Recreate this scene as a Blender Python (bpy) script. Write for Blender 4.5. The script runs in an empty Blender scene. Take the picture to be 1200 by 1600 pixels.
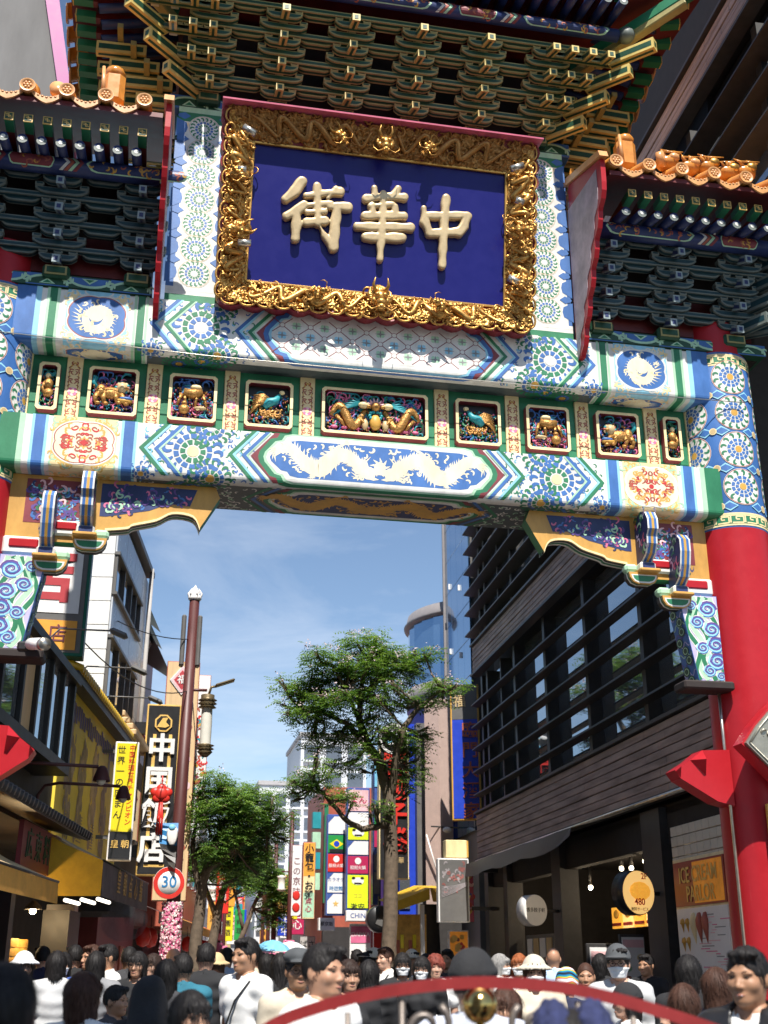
import bpy, bmesh, math, random
import numpy as np
from math import sin, cos, pi, radians, sqrt, atan2
from mathutils import Vector, Matrix

# ------------------------------------------------------------------ camera, sky, sun, exposure
SC = bpy.context.scene
COL = SC.collection
cam = bpy.data.objects.new('camera', bpy.data.cameras.new('camera'))
COL.objects.link(cam)
YAW, PITCH, ROLL = 0.18873, 0.36979, -0.0011
cam.location = (-2.21, -12.13, 1.65)
cam.rotation_euler = (Matrix.Rotation(-YAW, 4, 'Z') @ Matrix.Rotation(pi/2 + PITCH, 4, 'X') @ Matrix.Rotation(-ROLL, 4, 'Z')).to_euler()
cam.data.sensor_fit = 'VERTICAL'
cam.data.sensor_height = 36.0
cam.data.lens = 36.0 * 1820.0 / 1600.0
cam.data.clip_start = 0.05
cam.data.clip_end = 3000
cam.data.dof.use_dof = True
cam.data.dof.focus_distance = 14.5
cam.data.dof.aperture_fstop = 2.6
SC.camera = cam

SUN_EL, SUN_AZ = radians(57), radians(4)          # azimuth: from -Y towards -X
W = bpy.data.worlds.new('World'); SC.world = W; W.use_nodes = True
wn, wl = W.node_tree.nodes, W.node_tree.links
wn.clear()
sky = wn.new('ShaderNodeTexSky'); sky.sky_type = 'NISHITA'; sky.sun_disc = False
sky.sun_elevation = SUN_EL; sky.sun_rotation = pi + SUN_AZ
sky.altitude = 20; sky.air_density = 1.0; sky.dust_density = 0.25; sky.ozone_density = 1.7
bg = wn.new('ShaderNodeBackground'); bg.inputs[1].default_value = 0.098
tc = wn.new('ShaderNodeTexCoord'); mp = wn.new('ShaderNodeMapping')
mp.inputs['Scale'].default_value = (1.3, 1.3, 5.0); mp.inputs['Rotation'].default_value = (0.05, 0.25, 0.5)
nz = wn.new('ShaderNodeTexNoise'); nz.inputs['Scale'].default_value = 1.6; nz.inputs['Detail'].default_value = 8
nz.inputs['Roughness'].default_value = 0.62; nz.inputs['Distortion'].default_value = 0.5
rp = wn.new('ShaderNodeValToRGB'); rp.color_ramp.elements[0].position = 0.50; rp.color_ramp.elements[1].position = 0.86
rp.color_ramp.elements[1].color = (0.65, 0.65, 0.65, 1)
mx = wn.new('ShaderNodeMixRGB'); mx.inputs[2].default_value = (7.2, 7.6, 8.2, 1)
ou = wn.new('ShaderNodeOutputWorld')
wl.new(tc.outputs['Generated'], mp.inputs[0]); wl.new(mp.outputs[0], nz.inputs['Vector']); wl.new(nz.outputs['Fac'], rp.inputs[0])
wl.new(rp.outputs[0], mx.inputs[0]); wl.new(sky.outputs[0], mx.inputs[1]); wl.new(mx.outputs[0], bg.inputs[0]); wl.new(bg.outputs[0], ou.inputs[0])

sl = bpy.data.lights.new('sun', 'SUN'); sl.energy = 5.0; sl.angle = radians(0.53); sl.color = (1.0, 0.955, 0.88)
so = bpy.data.objects.new('sun', sl); COL.objects.link(so)
sd = Vector((-sin(SUN_AZ)*cos(SUN_EL), -cos(SUN_AZ)*cos(SUN_EL), sin(SUN_EL)))
so.rotation_euler = sd.to_track_quat('Z', 'Y').to_euler(); so.location = sd*60
vs = SC.view_settings
vs.view_transform = 'Standard'; vs.look = 'None'; vs.gamma = 1.0; vs.use_curve_mapping = False
vs.exposure = 0.62
SC.cycles.max_bounces = 6; SC.cycles.diffuse_bounces = 3; SC.cycles.glossy_bounces = 3; SC.cycles.transmission_bounces = 4
SC.cycles.sample_clamp_indirect = 6.0

# ------------------------------------------------------------------ materials
MATS = {}
def M(name, col=None, rough=0.55, metal=0.0, var=0.12, scale=6.0, bump=0.0, bscale=40.0, spec=0.5, emit=0.0, streak=None, coat=0.0):
    """procedural principled material: base colour broken up by two noises, optional relief, optional vertical weathering"""
    if name in MATS: return MATS[name]
    m = bpy.data.materials.new(name); MATS[name] = m; m.use_nodes = True
    n, l = m.node_tree.nodes, m.node_tree.links
    b = n['Principled BSDF']
    b.inputs['Roughness'].default_value = rough; b.inputs['Metallic'].default_value = metal
    b.inputs['Specular IOR Level'].default_value = spec
    if coat: b.inputs['Coat Weight'].default_value = coat; b.inputs['Coat Roughness'].default_value = 0.12
    c = tuple(col)
    b.inputs['Base Color'].default_value = c + (1,)
    t = n.new('ShaderNodeTexCoord')
    if var > 0:
        z = n.new('ShaderNodeTexNoise'); z.inputs['Scale'].default_value = scale; z.inputs['Detail'].default_value = 6; z.inputs['Roughness'].default_value = 0.65
        if streak:
            mp = n.new('ShaderNodeMapping'); mp.inputs['Scale'].default_value = streak
            l.new(t.outputs['Object'], mp.inputs[0]); l.new(mp.outputs[0], z.inputs['Vector'])
        else: l.new(t.outputs['Object'], z.inputs['Vector'])
        r = n.new('ShaderNodeValToRGB')
        r.color_ramp.elements[0].position = 0.32; r.color_ramp.elements[1].position = 0.68
        r.color_ramp.elements[0].color = tuple(x*(1-var) for x in c) + (1,)
        r.color_ramp.elements[1].color = tuple(min(1, x*(1+var)+0.02*var) for x in c) + (1,)
        l.new(z.outputs['Fac'], r.inputs[0]); l.new(r.outputs[0], b.inputs['Base Color'])
        rr = n.new('ShaderNodeMapRange'); rr.inputs['To Min'].default_value = max(0, rough-0.08); rr.inputs['To Max'].default_value = min(1, rough+0.1)
        l.new(z.outputs['Fac'], rr.inputs[0]); l.new(rr.outputs[0], b.inputs['Roughness'])
    if bump > 0:
        z2 = n.new('ShaderNodeTexNoise'); z2.inputs['Scale'].default_value = bscale; z2.inputs['Detail'].default_value = 4
        l.new(t.outputs['Object'], z2.inputs['Vector'])
        bp = n.new('ShaderNodeBump'); bp.inputs['Strength'].default_value = bump; bp.inputs['Distance'].default_value = 0.01
        l.new(z2.outputs['Fac'], bp.inputs['Height']); l.new(bp.outputs[0], b.inputs['Normal'])
    if emit > 0:
        b.inputs['Emission Color'].default_value = c + (1,); b.inputs['Emission Strength'].default_value = emit
    return m
def S(r, g, b):                                   # sRGB 0..255 -> linear
    f = lambda v: (v/255/12.92) if v/255 <= 0.04045 else ((v/255+0.055)/1.055)**2.4
    return (f(r), f(g), f(b))
PAL = dict(
 white=(0.74,0.73,0.68), cream=(0.80,0.66,0.40), blue=(0.045,0.15,0.42), lblue=(0.18,0.50,0.72), sky=(0.30,0.62,0.78), navy=(0.02,0.035,0.13),
 green=(0.02,0.19,0.085), pgreen=(0.42,0.66,0.45), dgreen=(0.012,0.07,0.035), maroon=(0.22,0.035,0.045), rust=(0.40,0.10,0.06),
 amber=(0.74,0.40,0.09), ivory=(0.86,0.76,0.54), gold=(0.74,0.47,0.13), ochre=(0.62,0.34,0.06), lgold=(0.86,0.68,0.36), pink=(0.70,0.16,0.30), lpink=(0.82,0.5,0.52), red=(0.55,0.03,0.03),
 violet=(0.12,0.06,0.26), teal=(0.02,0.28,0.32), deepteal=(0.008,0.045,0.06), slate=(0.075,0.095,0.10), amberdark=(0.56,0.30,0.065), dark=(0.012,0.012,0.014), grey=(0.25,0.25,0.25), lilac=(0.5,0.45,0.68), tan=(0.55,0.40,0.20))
def PM(k):
    return M('paint_'+k, PAL[k], rough=0.45, var=0.17, scale=3.2, bump=0.06, bscale=30, streak=(1.6,1.6,.7))

# ------------------------------------------------------------------ mesh building
class MB:
    def __init__(s): s.v=[]; s.f=[]; s.m=[]; s.sm=[]; s.mats=[]
    def mi(s, mat):
        if isinstance(mat, str): mat = PM(mat) if mat in PAL else MATS[mat]
        if mat not in s.mats: s.mats.append(mat)
        return s.mats.index(mat)
    def add(s, vs, fs, mat, smooth=False):
        o=len(s.v); s.v.extend([tuple(map(float,p)) for p in vs]); i=s.mi(mat)
        for f in fs: s.f.append(tuple(o+k for k in f)); s.m.append(i); s.sm.append(smooth)
        return s
    def box(s, c, d, mat, rot=None, bev=0.0):
        x,y,z=[q/2 for q in d]
        if bev>0:
            b=min(bev,x*.9,y*.9,z*.9); P=[]
            for sx in(-1,1):
                for sy in(-1,1):
                    for sz in(-1,1):
                        P+= [(sx*x,sy*(y-b),sz*(z-b)),(sx*(x-b),sy*y,sz*(z-b)),(sx*(x-b),sy*(y-b),sz*z)]
            me=bmesh.new()
            for p in P: me.verts.new(p)
            r=bmesh.ops.convex_hull(me,input=me.verts)
            bmesh.ops.dissolve_limit(me,angle_limit=0.02,verts=me.verts,edges=me.edges)
            me.verts.index_update(); P=[v.co.copy() for v in me.verts]; F=[[v.index for v in f.verts] for f in me.faces]; me.free()
        else:
            P=[(-x,-y,-z),(x,-y,-z),(x,y,-z),(-x,y,-z),(-x,-y,z),(x,-y,z),(x,y,z),(-x,y,z)]
            F=[(0,3,2,1),(4,5,6,7),(0,1,5,4),(1,2,6,5),(2,3,7,6),(3,0,4,7)]
        R=Matrix.Identity(3) if rot is None else rot.to_3x3()
        c=Vector(c); return s.add([R@Vector(p)+c for p in P],F,mat)
    def bar(s,p0,p1,w,h,mat,up=(0,0,1),bev=0.0):
        p0,p1=Vector(p0),Vector(p1); d=p1-p0; L=d.length; y=d.normalized(); u=Vector(up)
        x=y.cross(u)
        if x.length<1e-5: x=y.cross(Vector((1,0,0)))
        x.normalize(); z=x.cross(y)
        R=Matrix((x,y,z)).transposed()
        return s.box((p0+p1)/2,(w,L,h),mat,R,bev)
    def tube(s,pts,rad,mat,n=8,cap=True,flat=1.0,up=None):
        pts=[Vector(p) for p in pts]; N=len(pts)
        if not hasattr(rad,'__len__'): rad=[rad]*N
        V=[];F=[]; ref=Vector(up) if up else None
        pu=None
        for i,p in enumerate(pts):
            t=(pts[min(i+1,N-1)]-pts[max(i-1,0)])
            if t.length<1e-9: t=Vector((0,0,1))
            t.normalize()
            if pu is None:
                a=ref if ref is not None else (Vector((0,0,1)) if abs(t.z)<.9 else Vector((1,0,0)))
                pu=(a-t*a.dot(t)); 
                if pu.length<1e-6: pu=t.orthogonal()
                pu.normalize()
            else:
                q=pu-t*pu.dot(t)
                pu=q.normalized() if q.length>1e-6 else t.orthogonal().normalized()
            w=t.cross(pu)
            for k in range(n):
                a=2*pi*k/n; V.append(p+pu*(sin(a)*rad[i]*flat)+w*(cos(a)*rad[i]))
        for i in range(N-1):
            for k in range(n):
                a=i*n+k; b=i*n+(k+1)%n; F.append((a,b,b+n,a+n))
        if cap: F.append(tuple(range(n-1,-1,-1))); F.append(tuple((N-1)*n+k for k in range(n)))
        return s.add(V,F,mat,True)
    def ball(s,c,r,mat,n=8,m=6,rot=None):
        if not hasattr(r,'__len__'): r=(r,r,r)
        V=[];F=[];R=Matrix.Identity(3) if rot is None else rot.to_3x3(); c=Vector(c)
        V.append(R@Vector((0,0,-r[2]))+c)
        for i in range(1,m):
            a=-pi/2+pi*i/m
            for k in range(n):
                b=2*pi*k/n; V.append(R@Vector((cos(a)*cos(b)*r[0],cos(a)*sin(b)*r[1],sin(a)*r[2]))+c)
        V.append(R@Vector((0,0,r[2]))+c)
        for k in range(n): F.append((0,1+(k+1)%n,1+k))
        for i in range(m-2):
            for k in range(n):
                a=1+i*n+k;b=1+i*n+(k+1)%n;F.append((a,b,b+n,a+n))
        t=len(V)-1
        for k in range(n): F.append((t,1+(m-2)*n+k,1+(m-2)*n+(k+1)%n))
        return s.add(V,F,mat,True)
    def lathe(s,prof,mat,c=(0,0,0),n=24,axis='Z',smooth=True,a0=0,a1=2*pi):
        V=[];F=[];full=abs(a1-a0-2*pi)<1e-6; c=Vector(c); N=n if full else n+1
        for (r,h) in prof:
            for k in range(N):
                a=a0+(a1-a0)*k/n
                p=(r*cos(a),r*sin(a),h)
                if axis=='Y': p=(p[0],p[2],p[1])
                elif axis=='X': p=(p[2],p[0],p[1])
                V.append(Vector(p)+c)
        for i in range(len(prof)-1):
            for k in range(n):
                a=i*N+k;b=i*N+(k+1)%N; F.append((a,b,b+N,a+N) if axis!='Y' else (a,a+N,b+N,b))
        return s.add(V,F,mat,smooth)
    def prism(s,poly,d0,d1,mat,fn,side=None,smooth=False):
        """poly (u,v) extruded from depth d0 to d1; fn(u,v,d)->xyz"""
        n=len(poly)
        V=[fn(u,v,d0) for u,v in poly]+[fn(u,v,d1) for u,v in poly]
        s.add(V,[tuple(range(n-1,-1,-1)),tuple(range(n,2*n))],mat)
        s.add(V,[(i,(i+1)%n,n+(i+1)%n,n+i) for i in range(n)],side or mat,smooth)
        return s
    def text(s,txt,size,mat,fn,extrude=0.01,offset=0.0,align='CENTER',vert=False,space=1.0,lead=1.0,sx=1.0,bevel=0.0):
        c=bpy.data.curves.new('t','FONT'); c.body='\n'.join(txt) if vert else txt; c.size=1.0; c.align_x=align; c.align_y='CENTER'
        c.extrude=extrude/size; c.offset=offset; c.space_character=space; c.space_line=lead; c.resolution_u=3
        c.bevel_depth=bevel/size
        o=bpy.data.objects.new('t',c); me=bpy.data.meshes.new_from_object(o)
        V=[fn(v.co.x*size*sx,v.co.y*size,v.co.z*size) for v in me.vertices]
        s.add(V,[tuple(p.vertices) for p in me.polygons],mat)
        bpy.data.objects.remove(o); bpy.data.curves.remove(c); bpy.data.meshes.remove(me); return s
    def mesh(s,name):
        me=bpy.data.meshes.new(name); me.from_pydata(s.v,[],s.f)
        for m in s.mats: me.materials.append(m)
        me.polygons.foreach_set('material_index',s.m); me.polygons.foreach_set('use_smooth',s.sm)
        me.update(); return me
    def build(s,name,parent=None,loc=(0,0,0),rot=(0,0,0),world=False,**tags):
        if world and parent is not None:
            q=parent; off=Vector((0,0,0))
            while q is not None: off+=q.location; q=q.parent
            s.v=[(a-off.x,b-off.y,c-off.z) for a,b,c in s.v]
        return link(name,s.mesh(name),parent,loc,rot,**tags)
def link(name,data,parent=None,loc=(0,0,0),rot=(0,0,0),**tags):
    o=bpy.data.objects.new(name,data); COL.objects.link(o); o.parent=parent; o.location=loc; o.rotation_euler=rot
    for k,v in tags.items():
        if v: o[k]=v
    return o
def thing(name,label,category,loc=(0,0,0),rz=0.0,group=None):
    return link(name,None,None,loc,(0,0,rz),label=label,category=category,group=group)
def copy_tree(o,parent=None):
    c=o.copy(); COL.objects.link(c); c.parent=parent
    for ch in [x for x in o.children]: copy_tree(ch,c)
    return c
def structure(name,mb): return mb.build(name,kind='structure')
def XZ(x,y,z):                                     # local sheet facing the camera (-Y): u->X, v->Z, depth towards -Y
    return lambda u,v,d=0: (x+u, y-d, z+v)
def sheet(o,right,up):                             # arbitrary sheet
    o,r,u=Vector(o),Vector(right).normalized(),Vector(up).normalized(); n=r.cross(u)
    return lambda a,b,d=0: o+r*a+u*b+n*d

class Paint:
    """flat painted ornament: polygons in (u,v), each colour layer a hair proud of the one below"""
    def __init__(s): s.p=[]; s.M=(1,0,0,0,1,0)
    def xf(s,x=0,y=0,sx=1,sy=1,a=0):
        s.M=(sx*cos(a),-sy*sin(a),x,sx*sin(a),sy*cos(a),y); return s
    def poly(s,pts,col,l=0):
        a,b,c,d,e,f=s.M; s.p.append(([(a*x+b*y+c,d*x+e*y+f) for x,y in pts],col,l)); return s
    def rect(s,x0,y0,x1,y1,col,l=0): return s.poly([(x0,y0),(x1,y0),(x1,y1),(x0,y1)],col,l)
    def disc(s,x,y,r,col,l=0,n=16,sy=1.0): return s.poly([(x+r*cos(2*pi*k/n),y+sy*r*sin(2*pi*k/n)) for k in range(n)],col,l)
    def arcseg(s,x,y,r0,r1,a0,a1,col,l=0,n=3):
        P=[(x+r0*cos(a0+(a1-a0)*k/n),y+r0*sin(a0+(a1-a0)*k/n)) for k in range(n+1)]
        P+=[(x+r1*cos(a1-(a1-a0)*k/n),y+r1*sin(a1-(a1-a0)*k/n)) for k in range(n+1)]
        return s.poly(P,col,l)
    def ringband(s,x,y,r0,r1,col,l=0,n=28):
        for k in range(n): s.arcseg(x,y,r0,r1,2*pi*k/n,2*pi*(k+1)/n,col,l,1)
        return s
    def stroke(s,pts,w,col,l=0):
        n=len(pts)
        if n<2: return s
        if not hasattr(w,'__len__'): w=[w]*n
        L=[];R=[]
        for i,(x,y) in enumerate(pts):
            x0,y0=pts[max(0,i-1)];x1,y1=pts[min(n-1,i+1)]
            dx,dy=x1-x0,y1-y0; q=sqrt(dx*dx+dy*dy) or 1e-9
            L.append((x-dy/q*w[i]/2,y+dx/q*w[i]/2)); R.append((x+dy/q*w[i]/2,y-dx/q*w[i]/2))
        for i in range(n-1): s.poly([L[i],R[i],R[i+1],L[i+1]],col,l)
        return s
    def curl(s,x,y,r,a,turn,w,col,l=0,n=9,grow=2.4):
        """spiral hook that starts at (x,y) heading a and winds inwards"""
        P=[];W=[]; h=a; px,py=x,y; st=r*grow*1.5/n
        for i in range(n+1):
            t=i/n; P.append((px,py)); W.append(w*(0.55+0.75*sin(pi*min(1,t*1.05+.05))))
            px+=cos(h)*st*(1-.72*t); py+=sin(h)*st*(1-.72*t); h+=turn*(4.6/n)*(0.55+.9*t)
        s.stroke(P,W,col,l); return s
    def bm(s,step):
        bm=bmesh.new(); ly=bm.faces.layers.int.new('c'); lz=bm.faces.layers.int.new('z'); cols=[]
        for pts,c,l in s.p:
            if c not in cols: cols.append(c)
            Q=[]
            for p in pts:
                if not Q or abs(p[0]-Q[-1][0])+abs(p[1]-Q[-1][1])>1e-6: Q.append(p)
            if len(Q)<3: continue
            ar=sum(Q[i][0]*Q[(i+1)%len(Q)][1]-Q[(i+1)%len(Q)][0]*Q[i][1] for i in range(len(Q)))
            if ar<0: Q=Q[::-1]
            zz=l*step+step+step*.8*((len(bm.faces)*37)%1009)/1009
            try: f=bm.faces.new([bm.verts.new((x,y,zz)) for x,y in Q])
            except ValueError: continue
            f[ly]=cols.index(c)
        return bm,ly,cols
    def build(s,name,fn,parent,step=0.0016,cutv=(),cutu=(),world=False,clip=None,**tags):
        bm,ly,cols=s.bm(step)
        if clip:
            for co,no in (((0,clip[1],0),(0,1,0)),((0,clip[0],0),(0,-1,0))): bmesh.ops.bisect_plane(bm,geom=bm.verts[:]+bm.edges[:]+bm.faces[:],plane_co=co,plane_no=no,dist=1e-6,clear_outer=True)
        for v in cutv: bmesh.ops.bisect_plane(bm,geom=bm.verts[:]+bm.edges[:]+bm.faces[:],plane_co=(0,v,0),plane_no=(0,1,0),dist=1e-6)
        for u in cutu: bmesh.ops.bisect_plane(bm,geom=bm.verts[:]+bm.edges[:]+bm.faces[:],plane_co=(u,0,0),plane_no=(1,0,0),dist=1e-6)
        mb=MB(); bm.verts.index_update()
        mb.v=[tuple(fn(v.co.x,v.co.y,v.co.z)) for v in bm.verts]
        ids=[mb.mi(c) for c in cols]
        for f in bm.faces: mb.f.append(tuple(v.index for v in f.verts)); mb.m.append(ids[f[ly]]); mb.sm.append(False)
        bm.free(); return mb.build(name,parent,world=world,**tags)

def surfnets(f,lo,hi,h):
    """naive surface nets of the implicit function f(X,Y,Z)<0 -> verts, quads"""
    lo=np.array(lo,float); hi=np.array(hi,float); n=np.ceil((hi-lo)/h).astype(int)+1
    g=[lo[i]+h*np.arange(n[i]) for i in range(3)]
    X,Y,Z=np.meshgrid(*g,indexing='ij',sparse=True); D=f(X,Y,Z)+np.zeros(n)
    s=D<0; nc=n-1
    acc=np.zeros(tuple(nc)+(3,)); cnt=np.zeros(tuple(nc))
    for ax in range(3):
        o=[a for a in range(3) if a!=ax]
        for i in (0,1):
            for j in (0,1):
                sl0=[slice(None)]*3; sl0[ax]=slice(0,nc[ax]); sl0[o[0]]=slice(i,nc[o[0]]+i); sl0[o[1]]=slice(j,nc[o[1]]+j)
                sl1=list(sl0); sl1[ax]=slice(1,nc[ax]+1)
                a=D[tuple(sl0)];b=D[tuple(sl1)]; c=(a<0)!=(b<0)
                t=np.where(c,a/np.where(c,a-b,1),0)
                acc[...,ax]+=np.where(c,t,0); acc[...,o[0]]+=np.where(c,i,0); acc[...,o[1]]+=np.where(c,j,0); cnt+=c
    use=cnt>0; idx=-np.ones(tuple(nc),int); ii=np.argwhere(use); idx[use]=np.arange(len(ii))
    V=lo+h*(ii+acc[use]/cnt[use][:,None]); F=[]
    for ax in range(3):
        o=[a for a in range(3) if a!=ax]
        sl0=[slice(1,-1)]*3; sl1=[slice(1,-1)]*3; sl0[ax]=slice(0,-1); sl1[ax]=slice(1,None)
        c=s[tuple(sl0)]!=s[tuple(sl1)]; p=np.argwhere(c); 
        if len(p)==0: continue
        q=p.copy(); q[:,o[0]]+=1; q[:,o[1]]+=1
        ins=s[q[:,0],q[:,1],q[:,2]]
        e0=np.zeros(3,int);e0[o[0]]=1;e1=np.zeros(3,int);e1[o[1]]=1
        g4=[q,q-e0,q-e0-e1,q-e1]
        Q=np.stack([idx[k[:,0],k[:,1],k[:,2]] for k in g4],1)
        fl=ins if ax!=1 else ~ins
        Q[~fl]=Q[~fl][:,::-1]; F.append(Q)
    return V,np.concatenate(F)
def smin(a,b,k):
    h=np.clip(.5+.5*(b-a)/k,0,1); return b*(1-h)+a*h-k*h*(1-h)
def s_cap(X,Y,Z,a,b,ra,rb,sx=1,sy=1):
    a=np.array(a,float);b=np.array(b,float);d=b-a; L=d@d+1e-12
    px,py,pz=X-a[0],Y-a[1],Z-a[2]; t=np.clip((px*d[0]+py*d[1]+pz*d[2])/L,0,1)
    return np.sqrt(((px-t*d[0])/sx)**2+((py-t*d[1])/sy)**2+(pz-t*d[2])**2)-(ra+(rb-ra)*t)
def s_ell(X,Y,Z,c,r):
    q=np.sqrt(((X-c[0])/r[0])**2+((Y-c[1])/r[1])**2+((Z-c[2])/r[2])**2)
    return (q-1)*min(r)
RND=random.Random(7)
# ================================================================== STREET
M('asphalt',(0.055,0.055,0.055),rough=.85,var=.2,bump=.3,bscale=60); M('paving',(0.34,0.31,0.28),rough=.8,var=.2,bump=.2); M('kerb_stone',(0.3,0.29,0.27),rough=.8,var=.15,bump=.2)
mb=MB(); mb.add([(-500,-400,0),(500,-400,0),(500,900,0),(-500,900,0)],[(0,1,2,3)],'asphalt'); structure('ground',mb)
LA=-0.1224                                          # the street beyond the gate runs a little to the right
def LFW(s,d,z): return (-4.5+s*sin(-LA)+d*cos(LA), s*cos(LA)+d*sin(LA), z)
mb=MB()
for (a,b) in ((-14,.0),(.05,40),(40.05,90)):
    mb.add([LFW(a,-.5,.004),LFW(b,-.5,.004),LFW(b,3.0,.004),LFW(a,3.0,.004),LFW(a,-.5,.13),LFW(b,-.5,.13),LFW(b,2.9,.13),LFW(a,2.9,.13),LFW(a,3.0,.12),LFW(b,3.0,.12)],[(4,7,6,5),(7,8,9,6),(8,3,2,9),(0,3,8,7,4)],'paving')
structure('pavement',mb)
mb=MB(); mb.box((5.9,2,.066),(3.6,24,.124),'paving',bev=.02); structure('pavement',mb)
mb=MB(); mb.box((6.3,60,.066),(5.0,90,.124),'paving',rot=Matrix.Rotation(-.06,3,'Z'),bev=.02); structure('pavement',mb)
# ================================================================== THE GATE
for k,(c,r,mt) in dict(red_lacquer=((0.41,0.016,0.024),0.34,0),gold_leaf=((0.66,0.36,0.09),0.36,0.8),carve_gold=((0.42,0.20,0.05),0.40,0.55),glaze_tile=((0.62,0.25,0.045),0.22,0.0),
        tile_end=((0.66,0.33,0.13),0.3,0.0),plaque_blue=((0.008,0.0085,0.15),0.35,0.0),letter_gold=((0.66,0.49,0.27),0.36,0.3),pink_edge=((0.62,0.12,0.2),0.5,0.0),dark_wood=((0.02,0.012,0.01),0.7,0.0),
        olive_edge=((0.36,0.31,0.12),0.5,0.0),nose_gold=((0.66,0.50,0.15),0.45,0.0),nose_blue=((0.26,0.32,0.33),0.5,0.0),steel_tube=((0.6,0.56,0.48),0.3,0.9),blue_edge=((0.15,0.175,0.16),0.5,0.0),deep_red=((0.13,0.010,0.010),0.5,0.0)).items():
    M(k,c,rough=r,metal=mt,var=0.16 if k not in('red_lacquer','plaque_blue') else .05,scale=7,bump=0.06,bscale=18,coat=0.3 if k in('glaze_tile',) else 0,spec=.5 if k not in('plaque_blue','red_lacquer') else .25)
M('panel_gold',(0.46,0.23,0.06),rough=.38,metal=.55,var=.35,scale=30,bump=.9,bscale=55)
nt=MATS['red_lacquer'].node_tree; bs=nt.nodes['Principled BSDF']; src=bs.inputs['Base Color'].links[0].from_socket     # scuffs and chalky wear
n1=nt.nodes.new('ShaderNodeTexNoise'); n1.inputs['Scale'].default_value=9; n1.inputs['Detail'].default_value=10; n1.inputs['Roughness'].default_value=.75
tcr=nt.nodes.new('ShaderNodeTexCoord'); mpr=nt.nodes.new('ShaderNodeMapping'); mpr.inputs['Scale'].default_value=(2.2,2.2,.5); nt.links.new(tcr.outputs['Object'],mpr.inputs[0]); nt.links.new(mpr.outputs[0],n1.inputs['Vector'])
r1=nt.nodes.new('ShaderNodeValToRGB'); r1.color_ramp.elements[0].position=.60; r1.color_ramp.elements[1].position=.80; r1.color_ramp.elements[1].color=(.35,.35,.35,1); m1=nt.nodes.new('ShaderNodeMixRGB'); m1.inputs[2].default_value=(.42,.12,.11,1)
nt.links.new(n1.outputs['Fac'],r1.inputs[0]); nt.links.new(r1.outputs[0],m1.inputs[0]); nt.links.new(src,m1.inputs[1]); nt.links.new(m1.outputs[0],bs.inputs['Base Color'])
gate=thing('ceremonial_gate','tall red-columned Chinese gate with painted beams, carved panels and tiled roofs spanning the street','gate')
YF=-0.31

def rosette(P,x,y,r,c1,c2,c3,ctr,l=1,n1=10,n2=14,n3=18,hook=True):
    P.disc(x,y,r*.20,ctr,l)
    for k in range(n1):
        a=2*pi*k/n1; P.arcseg(x,y,r*.25,r*.42,a-pi/n1*.74,a+pi/n1*.74,c1,l,2)
    for k in range(n2):
        a=2*pi*(k+.5)/n2; P.arcseg(x,y,r*.47,r*.64,a-pi/n2*.76,a+pi/n2*.76,c2,l,2)
    for k in range(n3):
        a=2*pi*k/n3
        if hook: P.curl(x+r*.69*cos(a),y+r*.69*sin(a),r*.17,a-.5,1.0,r*.105,c3,l,n=7)
        else: P.disc(x+r*.78*cos(a),y+r*.78*sin(a),r*.06,c3,l,n=6)
def chevron(P,xa,k,v0,v1,bands,sg=1,l=1):
    """V bands; apex at xa, vm in the middle; bands list (offset0, offset1, colour) going away from the apex centre"""
    vm=(v0+v1)/2; h=(v1-v0)/2
    for o0,o1,c in bands:
        pts=[(xa-sg*(k*h)+o0*sg,v0),(xa+o0*sg,vm),(xa-sg*(k*h)+o0*sg,v1),(xa-sg*(k*h)+o1*sg,v1),(xa+o1*sg,vm),(xa-sg*(k*h)+o1*sg,v0)]
        P.poly(pts[:2]+[pts[4],pts[5]],c,l); P.poly([pts[1],pts[2],pts[3],pts[4]],c,l)
def lobed(hx,hy,n=7,e=0.16):
    """cartouche outline: long box whose ends are stepped lobes"""
    pts=[]
    end=[(hx-hy*1.0,hy),(hx-hy*.72,hy*.92),(hx-hy*.62,hy*.72),(hx-hy*.40,hy*.66),(hx-hy*.22,hy*.42),(hx-hy*.05,hy*.2),(hx,0)]
    r=end+[(x,-y) for x,y in end[-2::-1]]
    return r+[(-x,y) for x,y in r[::-1]]
def quatre(rx,ry,n=48):
    P=[]
    for k in range(n):
        a=2*pi*k/n; m=1+0.07*abs(sin(2*a))**.6*1.0-.05*abs(cos(2*a))**6
        P.append((rx*m*cos(a),ry*m*sin(a)))
    return P
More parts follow.
